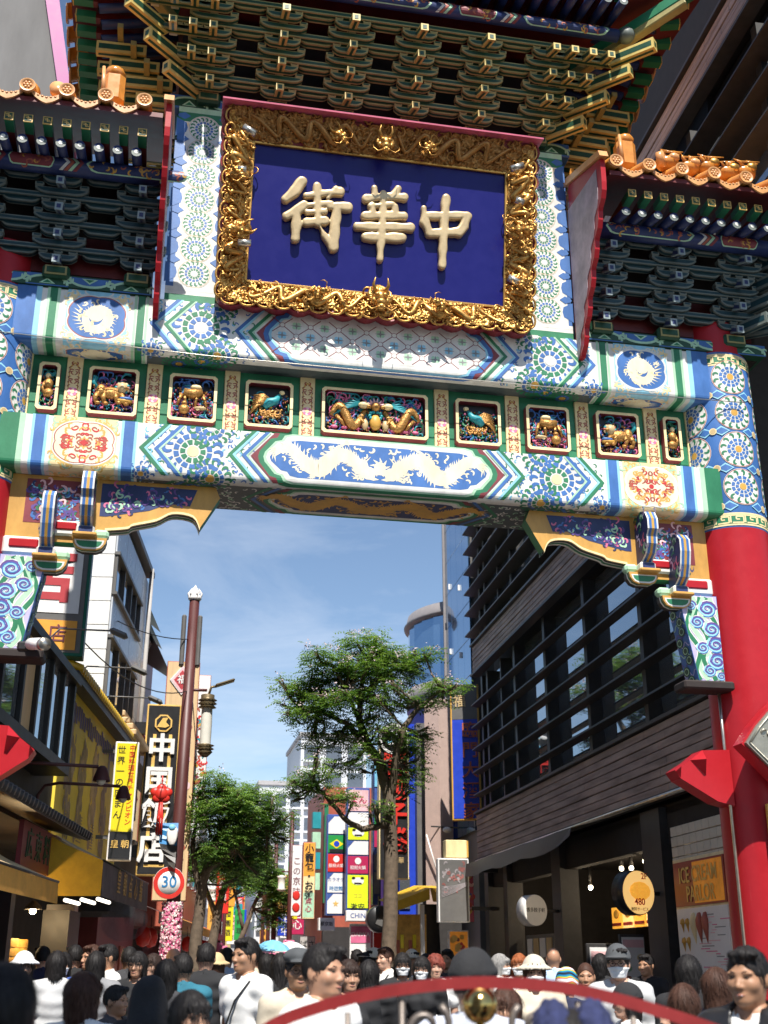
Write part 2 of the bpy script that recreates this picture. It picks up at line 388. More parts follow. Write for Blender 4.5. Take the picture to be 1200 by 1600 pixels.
def dragon(P,x,y,s,sg,col,l,rng):
    """sinuous gold dragon: tapered body, dorsal fins, legs with claws, maned head, flame wisps"""
    body=[]; W=[]
    N=44
    for i in range(N+1):
        t=i/N; bx=-1.0+1.86*t; by=.27*sin(t*10.2+.6)*(1-.25*t)+.04*sin(t*23)
        body.append((x+sg*s*bx,y+s*by*.85)); W.append(s*(.06+.25*sin(pi*min(1,t*.86+.08))**.7))
    P.stroke(body,W,col,l)
    for i in range(2,N-2,1):
        (x0,y0),(x1,y1)=body[i],body[i+1]; dx,dy=x1-x0,y1-y0; q=sqrt(dx*dx+dy*dy) or 1; nx,ny=-dy/q,dx/q
        for e in (1,-1):
            if rng.random()<.75:
                L=W[i]*.5+s*(.05+.05*rng.random()); P.poly([(x0+nx*e*W[i]*.45,y0+ny*e*W[i]*.45),(x1+nx*e*W[i]*.45,y1+ny*e*W[i]*.45),(x0+nx*e*L-dx*.8,y0+ny*e*L-dy*.8)],col,l)
    hx,hy=body[-1]
    P.disc(hx,hy,s*.15,col,l,n=10); P.poly([(hx,hy+s*.11),(hx+sg*s*.30,hy+s*.08),(hx+sg*s*.26,hy-s*.02),(hx,hy-s*.05)],col,l); P.poly([(hx,hy-s*.04),(hx+sg*s*.22,hy-s*.13),(hx+sg*s*.1,hy-s*.16),(hx-sg*s*.05,hy-s*.12)],col,l)
    for k in range(9):
        a=pi*.55+k*.24; c=(hx+sg*s*.1*cos(a),hy+s*.1*sin(a)); P.stroke([c,(c[0]+sg*s*.17*cos(a+.1),c[1]+s*.17*sin(a+.1)),(c[0]+sg*s*.28*cos(a-.35),c[1]+s*.28*sin(a-.35))],[s*.05,s*.04,s*.008],col,l)
    for t in (.24,.42,.60,.80):
        bx,by=body[int(t*N)]; e=1 if rng.random()<.5 else -1
        k1=(bx+sg*s*.10,by+e*s*.24); k2=(bx+sg*s*.24,by+e*s*.33); P.stroke([(bx,by),k1,k2],[s*.12,s*.08,s*.05],col,l)
        for q in range(4):
            a=e*(.2+q*.45)-.3; P.stroke([k2,(k2[0]+sg*s*.08*cos(a),k2[1]+s*.08*sin(a)),(k2[0]+sg*s*.12*cos(a-.5),k2[1]+s*.12*sin(a-.5))],[s*.035,s*.03,s*.006],col,l)
    for k in range(5):
        a=pi+(.7-k*.35); c=body[0]; P.stroke([c,(c[0]+sg*s*.15*cos(a),c[1]+s*.15*sin(a)),(c[0]+sg*s*.24*cos(a+.5),c[1]+s*.24*sin(a+.5))],[s*.05,s*.04,s*.006],col,l)
    for k in range(46):
        a=rng.random(); fx=x+sg*s*(-.98+1.95*a); fy=y+s*rng.uniform(-.38,.38); P.curl(fx,fy,s*.06,rng.random()*6,rng.choice((-1,1)),s*.032,col,l,n=5)
def scrolls(P,x0,y0,x1,y1,n,r,w,cols,l,rng,inside=None):
    for k in range(n):
        for _ in range(12):
            x,y=rng.uniform(x0,x1),rng.uniform(y0,y1)
            if inside is None or inside(x,y): break
        P.curl(x,y,r*rng.uniform(.7,1.2),rng.random()*6.28,rng.choice((-1,1)),w,rng.choice(cols),l,n=7)

def scrolls4(P,cx,cy,hx,hy,n,r,w,cols,l,rng,inside=None):
    """mirror-symmetric scrollwork about (cx,cy)"""
    i0=len(P.p); scrolls(P,cx,cy,cx+hx,cy+hy,n,r,w,cols,l,rng,inside)
    a,b,c,d,e,f=P.M; X=a*cx+b*cy+c; Y=d*cx+e*cy+f; new=P.p[i0:]
    for mx_,my_ in ((-1,1),(1,-1),(-1,-1)): P.p+= [([(X+mx_*(x-X),Y+my_*(y-Y)) for x,y in pts],cc,ll) for pts,cc,ll in new]
def profile(ztop,zbot,yback,rad=0.075):
    fl=ztop-zbot-rad; ar=rad*pi/2
    def fn(u,v,d):
        s=-v
        if s<=fl: return (u,YF-d,ztop-s)
        if s<=fl+ar:
            a=(s-fl)/rad; return (u,YF+rad-(rad+d)*cos(a),zbot+rad-(rad+d)*sin(a))
        return (u,YF+rad+(s-fl-ar),zbot-d)
    return fn,fl,ar
def beam(name,ztop,zbot,yback,kind,rng):
    fn,fl,ar=profile(ztop,zbot,yback); V=fl+ar+(yback-YF-.075)
    mb=MB(); n=6; pr=[(YF+.02,ztop),(YF,ztop-.02)]+[(YF+.075-.075*cos(a*pi/2/n),zbot+.075-.075*sin(a*pi/2/n)) for a in range(n+1)]+[(yback,zbot),(yback,ztop)]
    mb.prism([(y,z) for y,z in pr],-4.12,4.12,'white',lambda y,z,x:(x,y,z))
    b=mb.build(name,gate)
    P=Paint(); H=-V; vm=-(fl+ar*.3)*.52
    Ft=-(fl+ar)
    for sg in (1,-1):
        P.xf(sx=sg)
        if kind=='up':
            for x0,x1,c in ((4.13,3.92,'blue'),(3.92,3.86,'sky'),(3.80,3.77,'pgreen'),(3.77,3.69,'green'),(3.69,3.66,'pgreen'),(2.84,2.81,'pgreen'),(2.80,2.72,'green'),(2.71,2.68,'pgreen')): P.rect(x1,H,x0,0,c,1)
            P.rect(2.90,H,3.58,0,'sky',1); bgc,sc='blue',('white','lgold')
        else:
            for x0,x1,c in ((4.13,3.93,'green'),(3.93,3.87,'pgreen'),(3.80,3.77,'sky'),(3.77,3.66,'blue'),(3.66,3.63,'sky'),(2.86,2.83,'sky'),(2.83,2.72,'blue'),(2.72,2.69,'sky')): P.rect(x1,H,x0,0,c,1)
            P.rect(2.90,H,3.58,0,'lgold',1); bgc,sc='ivory',('gold','pgreen','gold')
        # end panel with its medallion, repeated on the underside
        for cy,hh in ((vm,.5*fl),(-(fl+ar)-(V-fl-ar)*.5,(V-fl-ar)*.46)):
            ry=min(.28,hh*.93)
            ins=lambda x,y,cy=cy,ry=ry: ((x-3.24)/.33)**2+((y-cy)/ry)**2>1.12
            scrolls4(P,3.24,cy,.31,hh*.95,24,.045,.015,sc,2,rng,ins)
            P.poly([(3.24+x,cy+y) for x,y in quatre(.335,ry*1.03)],'white',3)
            P.poly([(3.24+x,cy+y) for x,y in quatre(.322,ry*.975)],'rust',3); P.poly([(3.24+x,cy+y) for x,y in quatre(.31,ry*.935)],bgc,4)
            if kind=='up':
                P.xf(sx=sg); 
                ang=[.3+6.4*k/30 for k in range(31)]
                P.stroke([(3.24+.19*(1-.012*i)*cos(a)*(.62+.38*i/30),cy+ry*.62*sin(a)*(.6+.4*i/30)) for i,a in enumerate(ang)],[.04+.075*sin(pi*i/33) for i in range(31)],'ivory',5)
                for i,a in enumerate(ang):
                    rr=.62+.38*i/30
                    for e in (1.0,): P.poly([(3.24+.19*cos(a)*rr,cy+ry*.62*sin(a)*rr),(3.24+.19*cos(a+.14)*rr,cy+ry*.62*sin(a+.14)*rr),(3.24+.29*cos(a+.2)*rr,cy+ry*.95*sin(a+.2)*rr)],'ivory',5)
                P.disc(3.24+.01,cy+.03,.085,'ivory',5); scrolls(P,3.02,cy-ry*.7,3.46,cy+ry*.7,34,.036,.016,('ivory','lgold'),5,rng,lambda x,y:((x-3.24)/.25)**2+((y-cy)/ry/.8)**2<1)
            else:
                scrolls4(P,3.24,cy,.27,ry*.82,26,.040,.016,('red','rust','rust','amber'),5,rng,lambda x,y:((x-3.24)/.25)**2+((y-cy)/ry/.78)**2<1); P.disc(3.24,cy,.03,'red',6)
        # lozenge field with rosettes
        c1,c2=('green','blue') if kind=='up' else ('blue','green')
        rosette(P,2.08,vm,.33,'blue' if kind=='up' else 'green',c1,'blue',('white' if kind=='up' else 'lgold'),2)
        for q,cy in ((1,0.0),(2,-(fl+ar*.55))):
            rosette(P,1.88 if q==2 else 1.9,cy,.24,'green','blue','green','ochre' if q==2 else 'white',2)
            if q==2: rosette(P,2.62,cy,.15,'blue','blue','blue','ochre',2,n1=6,n2=8,n3=8)
        for j in range(3):
            cyy=-(fl+ar)-(j+.6)*(V-fl-ar)/3 if V-fl-ar>.4 else -(fl+ar)-.1*j-.08
            rosette(P,2.05+.25*(j%2),cyy,.2,'blue','green','green','ochre',2)
        k=.86
        chevron(P,2.66,k,Ft+.06,0,[(0,-.055,c2),(-.055,-.085,'sky'),(-.16,-.21,c1),(-.21,-.235,'pgreen')],1,3)
        chevron(P,1.70,k,Ft+.06,0,[(0,-.05,c2 if kind=='up' else 'green'),(-.05,-.085,'sky'),(-.15,-.20,c1),(-.20,-.22,'pgreen'),(-.25,-.36,'maroon')],1,4)
        if V-fl-ar>.3:
            chevron(P,1.5,.7,-V,Ft-.02,[(0,-.05,c2),(-.1,-.15,c1),(-.2,-.27,'maroon')],1,3)
            chevron(P,2.55,.7,-V,Ft-.02,[(0,-.05,c2),(-.1,-.15,c1)],1,3)
    P.xf()
    # dark belly ground with its shade painted in, and small hooks filling the pale fields
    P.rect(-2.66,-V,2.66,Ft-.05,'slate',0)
    for sg in (1,-1):
        P.xf(sx=sg)
        scrolls(P,1.45,Ft+.02,2.62,-.02,90,.030,.012,('green','blue','blue','green','lblue'),1,rng,lambda x,y:((x-2.08)**2+(y-vm)**2)>.34**2)
        if V-fl-ar>.4: scrolls(P,1.3,-V+.03,2.62,Ft-.08,120,.045,.014,('white','pgreen','white'),1,rng)
    P.xf()
    # centre cartouche
    oc,ic=('blue','sky') if kind=='up' else ('green','pgreen')
    for cy,hh,dk in ((vm,-Ft/2*1.0,0),)+(((-(fl+ar)-(V-fl-ar)*.5,(V-fl-ar)*.48,1),) if V-fl-ar>.4 else ()):
        hx=1.36 if not dk else 1.25
        for sc_,c,l in ((1.02,oc,5),(.90,ic,6),(.84,'white',7)): P.poly([(x*(hx*sc_**.35)/hx,cy+y*sc_) for x,y in lobed(hx,hh)],c,l)
        inn=[(x*.955,cy+y*.68) for x,y in lobed(hx*.955,hh)]
        if kind=='up':
            # lattice of octagons, flowers and white knots
            P.poly(inn,'white',8)
            dx,dy=.165,.135
            mxv=lambda x,y:abs(y-cy)<hh*.66 and abs(x)<hx*.90-max(0,(abs(y-cy)-hh*.2))*.55
            for i in range(-8,9):
                for j in (-2,-1,0,1,2):
                    x,y=i*dx,cy+j*dy
                    if not mxv(x,y): continue
                    if (i+j)%2==0:
                        P.disc(x,y,.028,'white',11,n=10); P.disc(x,y,.034,'maroon',10,n=10)
                        for a in (pi/4,3*pi/4,5*pi/4,7*pi/4):
                            ex,ey=x+dx*cos(a)*1.0,y+dy*sin(a)*1.0; P.stroke([(x,y),(ex,ey)],.010,'maroon',9)
                    else:
                        c=('sky','pgreen','white')[(i*2+j)%3]
                        for q in range(4):
                            a=pi/2*q+pi/4; P.disc(x+.034*cos(a),y+.03*sin(a),.026,('sky' if j==0 else 'pgreen'),9,n=8)
                            a=pi/2*q; P.poly([(x+.012*cos(a+1.5),y+.012*sin(a+1.5)),(x+.07*cos(a),y+.055*sin(a)),(x+.012*cos(a-1.5),y+.012*sin(a-1.5))],'grey',10)
        else:
            P.poly(inn,'blue' if not dk else 'navy',8)
            g='ivory' if not dk else 'ochre'
            for sg in (1,-1): dragon(P,-sg*.59,cy,hh*1.62,sg,g,9,random.Random(3))
            P.disc(0,cy-hh*.08,hh*.2,g,9)
            for k in range(9): a=2*pi*k/9; P.stroke([(hh*.2*cos(a),cy-hh*.08+hh*.2*sin(a)),(hh*.36*cos(a+.2),cy-hh*.08+hh*.36*sin(a+.2))],[hh*.09,.004],g,9)
    cuts=[-(fl+ar*q/5) for q in range(6)]
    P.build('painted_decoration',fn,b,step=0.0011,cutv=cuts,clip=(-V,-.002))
    return b
rng=random.Random(11)
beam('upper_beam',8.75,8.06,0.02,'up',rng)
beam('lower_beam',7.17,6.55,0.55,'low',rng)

# frieze: green boards, flowered strips, carved panels
fr=MB()
for z0,z1 in ((7.10,7.628),(7.634,8.07)): fr.box((0,.075,(z0+z1)/2),(8.1,.09,z1-z0),'green')
frieze=fr.build('frieze_board',gate)
SX=[.804,1.679,2.562,3.450,4.0]
sp=Paint()
def strip_ornament():
    P=Paint(); c='rust'
    P.poly([(-.055,-.30),(-.03,-.35),(0,-.37),(.03,-.35),(.055,-.30),(.055,.30),(.03,.35),(0,.37),(-.03,.35),(-.055,.30)],'ochre',0)
    P.poly([(-.045,-.29),(0,-.355),(.045,-.29),(.045,.29),(0,.355),(-.045,.29)],'lgold',1)
    for sy in (1,-1):
        for sx in (1,-1):
            for y,tr in ((.33,1),(.27,-1),(.21,1),(.15,-1),(.10,1)):
                P.curl(sx*.006,sy*y,.028,pi/2-sx*1.1 if sy>0 else -pi/2+sx*1.1,sx*sy*tr,.012,'rust',2,n=6); P.curl(sx*.03,sy*(y-.02),.02,0 if sx>0 else pi,-sx*sy,.008,'maroon',2,n=5)
    for k in range(8):
        a=2*pi*k/8; P.disc(.036*cos(a),.036*sin(a),.022,'pink' if k%2 else 'lpink',3,n=8)
    P.disc(0,0,.022,'lgold',4,n=8)
    return P
so_mesh=None
for sx in SX:
    for sg in (1,-1):
        mb=MB(); mb.box((0,0,0),(.176,.05,1.0),'lgold',bev=.006)
        o=mb.build('flowered_strip',gate,loc=(sg*sx,.026,7.60))
        if so_mesh is None:
            q=strip_ornament().build('painted_flower',lambda u,v,d:(u,-.0255-d,v+.02),o); so_mesh=q.data
        else: link('painted_flower',so_mesh,o)
# carved panels
def frame_poly(hx,hz,c): return [(-hx+c,-hz),(hx-c,-hz),(hx,-hz+c),(hx,hz-c),(hx-c,hz),(-hx+c,hz),(-hx,hz-c),(-hx,-hz+c)]
def relief(mb,hx,hz,kind,sg,rg):
    G='panel_gold'; B=lambda x,z,y=0:(sg*x,y,z)
    swc=('teal','blue','pink','maroon','green','violet')
    def sw(n,cols,z0,z1):
        for _ in range(int(n*2.2)):
            x,z=rg.uniform(-hx*.9,hx*.9),rg.uniform(z0,z1); a=rg.random()*6.3; tr=rg.choice((-1,1)); pts=[];st=rg.uniform(.018,.034)
            for i in range(8):
                pts.append(B(max(-hx*.95,min(hx*.95,x)),max(-hz*.95,min(hz*.95,z)),-.01-.03*sin(i*.4))); x+=st*cos(a);z+=st*sin(a);a+=tr*.55
            mb.tube(pts,[.004+.0065*sin(pi*(i+1)/9) for i in range(8)],rg.choice(cols),n=5)
    if kind=='lion':
        sw(26,('blue','teal','pink','violet'),-hz*.95,hz*.9)
        mb.ball(B(.02,-.02,-.05),(.13,.05,.075),G); mb.ball(B(.13,.0,-.05),(.06,.05,.085),G); mb.ball(B(-.10,.05,-.06),(.065,.06,.07),'tan')
        for k in range(14): a=k*.45; mb.ball(B(-.10+.065*cos(a),.055+.06*sin(a),-.055),.024,('teal','rust','lgold')[k%3],6,4)
        mb.ball(B(-.145,.035,-.085),(.03,.03,.022),G); mb.ball(B(-.11,.075,-.10),.012,'dark',6,4)
        for x,z in ((-.12,-.14),(-.04,-.13),(.10,-.15),(.19,-.15)): mb.tube([B(x*.8,-.03,-.05),B(x,z*.6,-.065),B(x-.02,z,-.06)],[.04,.03,.024],G,n=7); mb.ball(B(x-.035,z-.01,-.07),(.035,.03,.02),G,7,5)
        mb.tube([B(.17,.03,-.04),B(.22,.10,-.05),B(.20,.17,-.05)],[.02,.03,.035],'teal',n=6); mb.ball(B(-.13,-.11,-.06),(.10,.04,.03),'ochre'); mb.ball(B(-.15,-.085,-.075),(.08,.03,.022),'blue')
    elif kind=='beast':
        sw(40,('pink','maroon','blue','teal'),-hz*.95,hz*.2); sw(8,('blue',),hz*.2,hz*.9)
        mb.tube([B(-.10,.08,-.05),B(0,.05,-.06),B(.10,.07,-.05)],[.05,.062,.055],G,n=8)
        mb.ball(B(-.03,.13,-.075),(.07,.04,.035),'lgold'); 
        for k in range(7): mb.tube([B(.0,.14,-.07),B(.05+.012*k,.17-.02*k,-.07),B(.10+.01*k,.185-.035*k,-.06)],[.012,.01,.003],('blue','teal')[k%2],n=5)
        for x,e in ((-.11,-.05),(-.05,.02),(.09,-.01),(.12,.05)): mb.tube([B(x,.05,-.05),B(x+e*.6,-.03,-.07),B(x+e,-.10,-.06)],[.028,.018,.014],G,n=6); 
        mb.ball(B(.09,-.15,-.07),(.065,.05,.06),G); mb.ball(B(.09,-.075,-.07),(.035,.035,.03),G); mb.ball(B(-.09,-.12,-.06),(.08,.03,.022),'tan'); mb.tube([B(-.13,-.10,-.06),B(-.05,-.15,-.07)],.012,'lgold',n=6)
    elif kind=='phoenix':
        sw(18,('blue','teal','green'),-hz*.95,hz*.3)
        mb.tube([B(.12,.14,-.05),B(.08,.06,-.06),B(.0,.03,-.06),B(-.06,-.03,-.05)],[.02,.045,.06,.04],'teal',n=8); mb.ball(B(.145,.165,-.06),(.035,.03,.025),'lgold')
        for k in range(9): mb.tube([B(.03,.05,-.07),B(-.07-.008*k,.11-.018*k,-.085),B(-.18-.004*k,.10-.03*k,-.07)],[.014,.016,.005],G,n=5)
        for k in range(8):
            a=k*.5; cx,cz=.02+.055*(k%4)-.08,-.12+.04*(k//4); pts=[B(cx+.05*cos(a+t*.7)*(1-.09*t),cz+.05*sin(a+t*.7)*(1-.09*t),-.05-.01*(t%2)) for t in range(8)]; mb.tube(pts,[.014]*6+[.009,.004],G,n=5)
        for k in range(24): mb.ball(B(rg.uniform(-.17,.17),rg.uniform(-.19,-.02),-.045),rg.uniform(.01,.02),(G,'ochre')[k%2],5,4)
    elif kind=='dragons':
        sw(110,('teal','green','pink','pink','blue'),-hz*.95,hz*.8)
        for e in (1,-1):
            pts=[B(e*(.52-.42*t),-.06+.12*sin(t*7.5),-.05-.02*sin(t*5)) for t in [i/24 for i in range(25)]]; mb.tube(pts,[.02+.035*sin(pi*(i+2)/28) for i in range(25)],G,n=8)
            mb.ball(B(e*.14,.085,-.09),(.07,.045,.04),'lgold'); mb.ball(B(e*.085,.065,-.10),(.035,.03,.022),G)
            for k in range(6): mb.tube([B(e*.17,.10,-.08),B(e*(.24+.03*k),.16-.03*k,-.09),B(e*(.30+.04*k),.19-.05*k,-.07)],[.013,.012,.004],'teal',n=5)
            for x in (.2,.33,.46): mb.tube([B(e*x,-.06,-.05),B(e*(x-.06),-.13,-.075),B(e*(x-.10),-.19,-.06)],[.028,.02,.014],G,n=6)
            for x in (.22,.36,.48): mb.ball(B(e*x,-.20,-.045),(.045,.025,.024),'pink',6,4)
        mb.ball(B(0,.07,-.09),.055,G)
        for k in range(8): a=pi*k/7; mb.tube([B(.06*cos(a),.07+.06*sin(a),-.08),B(.11*cos(a),.07+.12*sin(a),-.09)],[.02,.004],'lpink',n=5)
        mb.ball(B(0,-.12,-.07),(.07,.05,.10),'ochre'); mb.ball(B(.12,-.15,-.06),(.04,.035,.07),'tan'); mb.ball(B(-.12,-.15,-.06),(.04,.035,.07),'tan')
        for k in range(10): a=k*.63; mb.ball(B(.07*cos(a),-.04+.05*sin(a),-.08),.022,'teal',6,4)
    else:
        sw(12,('teal','green'),-hz*.95,hz*.9)
        mb.ball(B(0,.03,-.05),(.055,.045,.07),G); mb.ball(B(.01,.13,-.05),(.032,.03,.035),'lgold'); mb.ball(B(-.01,-.08,-.055),(.06,.045,.055),G); mb.tube([B(.03,.05,-.05),B(.06,-.02,-.06),B(.02,-.13,-.06)],[.025,.02,.015],G,n=6)
def panel(x,hx,kind,sg):
    hz=.292; w=.034
    mb=MB(); O=frame_poly(hx,hz,.03); I=frame_poly(hx-w,hz-w,.025)
    yb,yf=.03,-.075
    V=[(a,yf,b) for a,b in O]+[(a,yf,b) for a,b in I]; n=8
    mb.add(V,[(i,(i+1)%n,n+(i+1)%n,n+i) for i in range(n)],'lgold')
    mb.add([(a,yf,b) for a,b in O]+[(a,yb,b) for a,b in O],[(i,n+i,n+(i+1)%n,(i+1)%n) for i in range(n)],'maroon')
    mb.add([(a,yf,b) for a,b in I]+[(a,yb-.01,b) for a,b in I],[(i,(i+1)%n,n+(i+1)%n,n+i) for i in range(n)],'maroon')
    mb.add([(a,yb-.012,b) for a,b in I],[tuple(range(n))],'dark')
    o=mb.build('carved_panel',gate,loc=(x,0,7.635))
    r=MB(); rgq=random.Random(int(x*100)+5); relief(r,hx-w,hz-w,kind,sg,rgq)
    for _ in range(int(150*hx/.27)):
        q=(rgq.uniform(-1,1)*(hx-w)*.93,-.02-.045*rgq.random(),rgq.uniform(-.97,.55)*(hz-w)*.95); r.ball(q,(rgq.uniform(.006,.016),.014,rgq.uniform(.006,.016)),rgq.choice(('carve_gold','carve_gold','teal','navy','maroon','pink','tan')),6,4)
    r.build('carving',o)
panel(-.01,.63,'dragons',1)
for sg in (1,-1):
    panel(sg*1.242-.01,.275,'phoenix',-sg); panel(sg*2.108-.01,.27,'beast',sg); panel(sg*2.995-.01,.275,'lion',sg); panel(sg*3.70-.01,.115,'figure',sg)
# thin wire and clip strung along the frieze
wr=MB(); wr.tube([(-4.6,-.37,8.10),(-2,-.36,8.035),(0,-.36,8.03),(2,-.36,8.035),(4.5,-.44,8.02)],.006,'steel_tube',n=5); wr.build('strung_wire',gate)

# columns
def cyl(cx,cy,r,z0): return lambda u,v,d: (cx+(r+d)*sin(u/r), cy-(r+d)*cos(u/r), z0+v)
RC=.43; CY=.06
for sg in (1,-1):
    cx=sg*4.37
    mb=MB(); mb.lathe([(.455,0),(.45,1.5),(.435,6.5),(.43,9.3)],'red_lacquer',(cx,CY,0),n=40); c=mb.build('column',gate)
    sl_=MB(); sl_.lathe([(.436,6.42),(.441,6.44),(.441,8.72),(.436,8.74)],'blue',(cx,CY,0),n=40); s_=sl_.build('painted_sleeve',c)
    P=Paint(); r=.442; F=cyl(cx,CY,r,0)
    # key-fret bands
    for zb in (6.44,8.55):
        hb=.16; P.rect(-1.05,zb,1.05,zb+hb,'lgold',0); P.rect(-1.05,zb+.022,1.05,zb+hb-.022,'green',1)
        for k in range(-6,7):
            x=k*.17; a=hb-.06; y0=zb+.034; wd=.016
            for q in ([(x,y0),(x+.13,y0),(x+.13,y0+.075),(x+.045,y0+.075),(x+.045,y0+.04),(x+.085,y0+.04)],[(x-.02,y0+.092),(x-.02,y0+.0)],[(x-.02,y0+.092),(x+.15,y0+.092)]):
                for i in range(len(q)-1): P.stroke([q[i],q[i+1]],wd,'lgold',2)
    # medallion stacks with blue tear-drops between
    for row in range(4):
        zc=6.93+row*.487
        for u in (-1.12,-.56,.0,.56,1.12):
            for rr0,rr1,cc in ((.0,.10,'white'),(.10,.19,'white'),(.19,.235,'white')): P.ringband(u,zc,rr0+.001,rr1,cc,1,n=24)
            P.ringband(u,zc,.222,.230,'rust',2,n=24)
            rosette(P,u,zc,.215,'blue','blue','green','ochre',3,n1=10,n2=12,n3=13)
        for u in (-.84,-.28,.28,.84):
            for e in (-.2435,.2435):
                if (row==3 and e>0): continue
                P.poly([(u-.20,zc+e),(u-.1,zc+e+.065),(u,zc+e),(u-.1,zc+e-.065)],'sky',4); P.poly([(u-.18,zc+e),(u-.1,zc+e+.045),(u-.02,zc+e),(u-.1,zc+e-.045)],'blue',5)
                P.poly([(u+.20,zc+e),(u+.1,zc+e+.065),(u,zc+e),(u+.1,zc+e-.065)],'sky',4); P.poly([(u+.18,zc+e),(u+.1,zc+e+.045),(u+.02,zc+e),(u+.1,zc+e-.045)],'blue',5)
                P.disc(u,zc+e,.045,'lgold',6,n=10); P.disc(u,zc+e,.034,'tan',7,n=10)
    P.build('painted_medallions',F,c,step=.0014,cutu=[k*.055 for k in range(-19,20)])

# posts either side of the plaque
for sg in (1,-1):
    xc=sg*2.08-.05; mb=MB(); mb.box((xc,.05,10.13),(.78,.6,2.80),'blue',bev=.004); p=mb.build('plaque_post',gate)
    P=Paint()
    P.rect(-.39,-1.40,.39,-1.27,'green',1); P.rect(-.39,-1.27,.39,-1.22,'white',1); P.rect(-.39,-1.22,.39,-1.17,'white',2)
    P.rect(-.30,-1.2,.34,1.13,'white',0)
    P.rect(-.39,1.10,.39,1.16,'lgold',1); P.rect(-.39,1.16,.39,1.18,'white',1); P.rect(-.39,1.18,.39,1.32,'green',1); P.rect(-.39,1.32,.39,1.40,'pgreen',1)
    for row in range(7):
        zc=-.98+row*.345; u=sg*.07
        P.disc(u,zc,.195,'white',2,n=26); P.ringband(u,zc,.180,.186,'tan',3,n=26)
        rosette(P,u,zc,.172,'green','blue','green','white',3,n1=12,n2=14,n3=18)
        for e in (1,-1):
            P.poly([(u+e*.17,zc+.172),(u+e*.24,zc+.225),(u+e*.31,zc+.20),(u+e*.33,zc+.172),(u+e*.31,zc+.145),(u+e*.24,zc+.12)],'blue',3)
            P.poly([(u+e*.34,zc-.14),(u+e*.215,zc-.07),(u+e*.20,zc),(u+e*.215,zc+.07),(u+e*.34,zc+.14)],'blue',1)
    P.build('painted_medallions',lambda u,v,d,xc=xc:(xc+u,-.25-d,10.13+v),p,step=.0012)
# architrave with wavy crest over the posts, seen behind and beside the plaque
mb=MB(); mb.box((-.05,.1,11.64),(5.2,.62,.2),'blue',bev=.01); mb.box((-.05,.16,11.36),(5.0,.5,.34),'green',bev=.01); ar=mb.build('architrave',gate)
def crest(x0,x1,zc,y,h,rng,name,parent):
    P=Paint(); n=max(2,int((x1-x0)/.46)); w=(x1-x0)/n
    for k in range(n):
        cx=x0+(k+.5)*w; flip=1 if k%2==0 else -1; c1,c2=('blue','dgreen') if k%2 else ('dgreen','blue')
        P.rect(cx-w/2,zc-h/2,cx+w/2,zc+h/2,c2,0)
        arch=[(cx-w*.48,zc-flip*h*.4)]+[(cx+w*.48*cos(a),zc-flip*h*.4+flip*h*.75*sin(a)**.8) for a in [pi-pi*i/10 for i in range(1,10)]]+[(cx+w*.48,zc-flip*h*.4)]
        P.stroke(arch,.03,'pgreen',2); P.poly(arch,c1,1)
        for e in (1,-1): P.curl(cx+e*w*.40,zc-flip*h*.28,.05,pi/2*flip,-e*flip,.022,'pgreen',3,n=7)
        P.poly([(cx-.09,zc-flip*h*.34),(cx,zc+flip*h*.12),(cx+.09,zc-flip*h*.34)],'pgreen',3); P.poly([(cx-.05,zc-flip*h*.28),(cx,zc-flip*h*.02),(cx+.05,zc-flip*h*.28)],'green',4)
    return P.build(name,lambda u,v,d:(u,y-d,v),parent)
crest(-2.64,2.54,11.64,-.21,.19,rng,'painted_crest',ar)

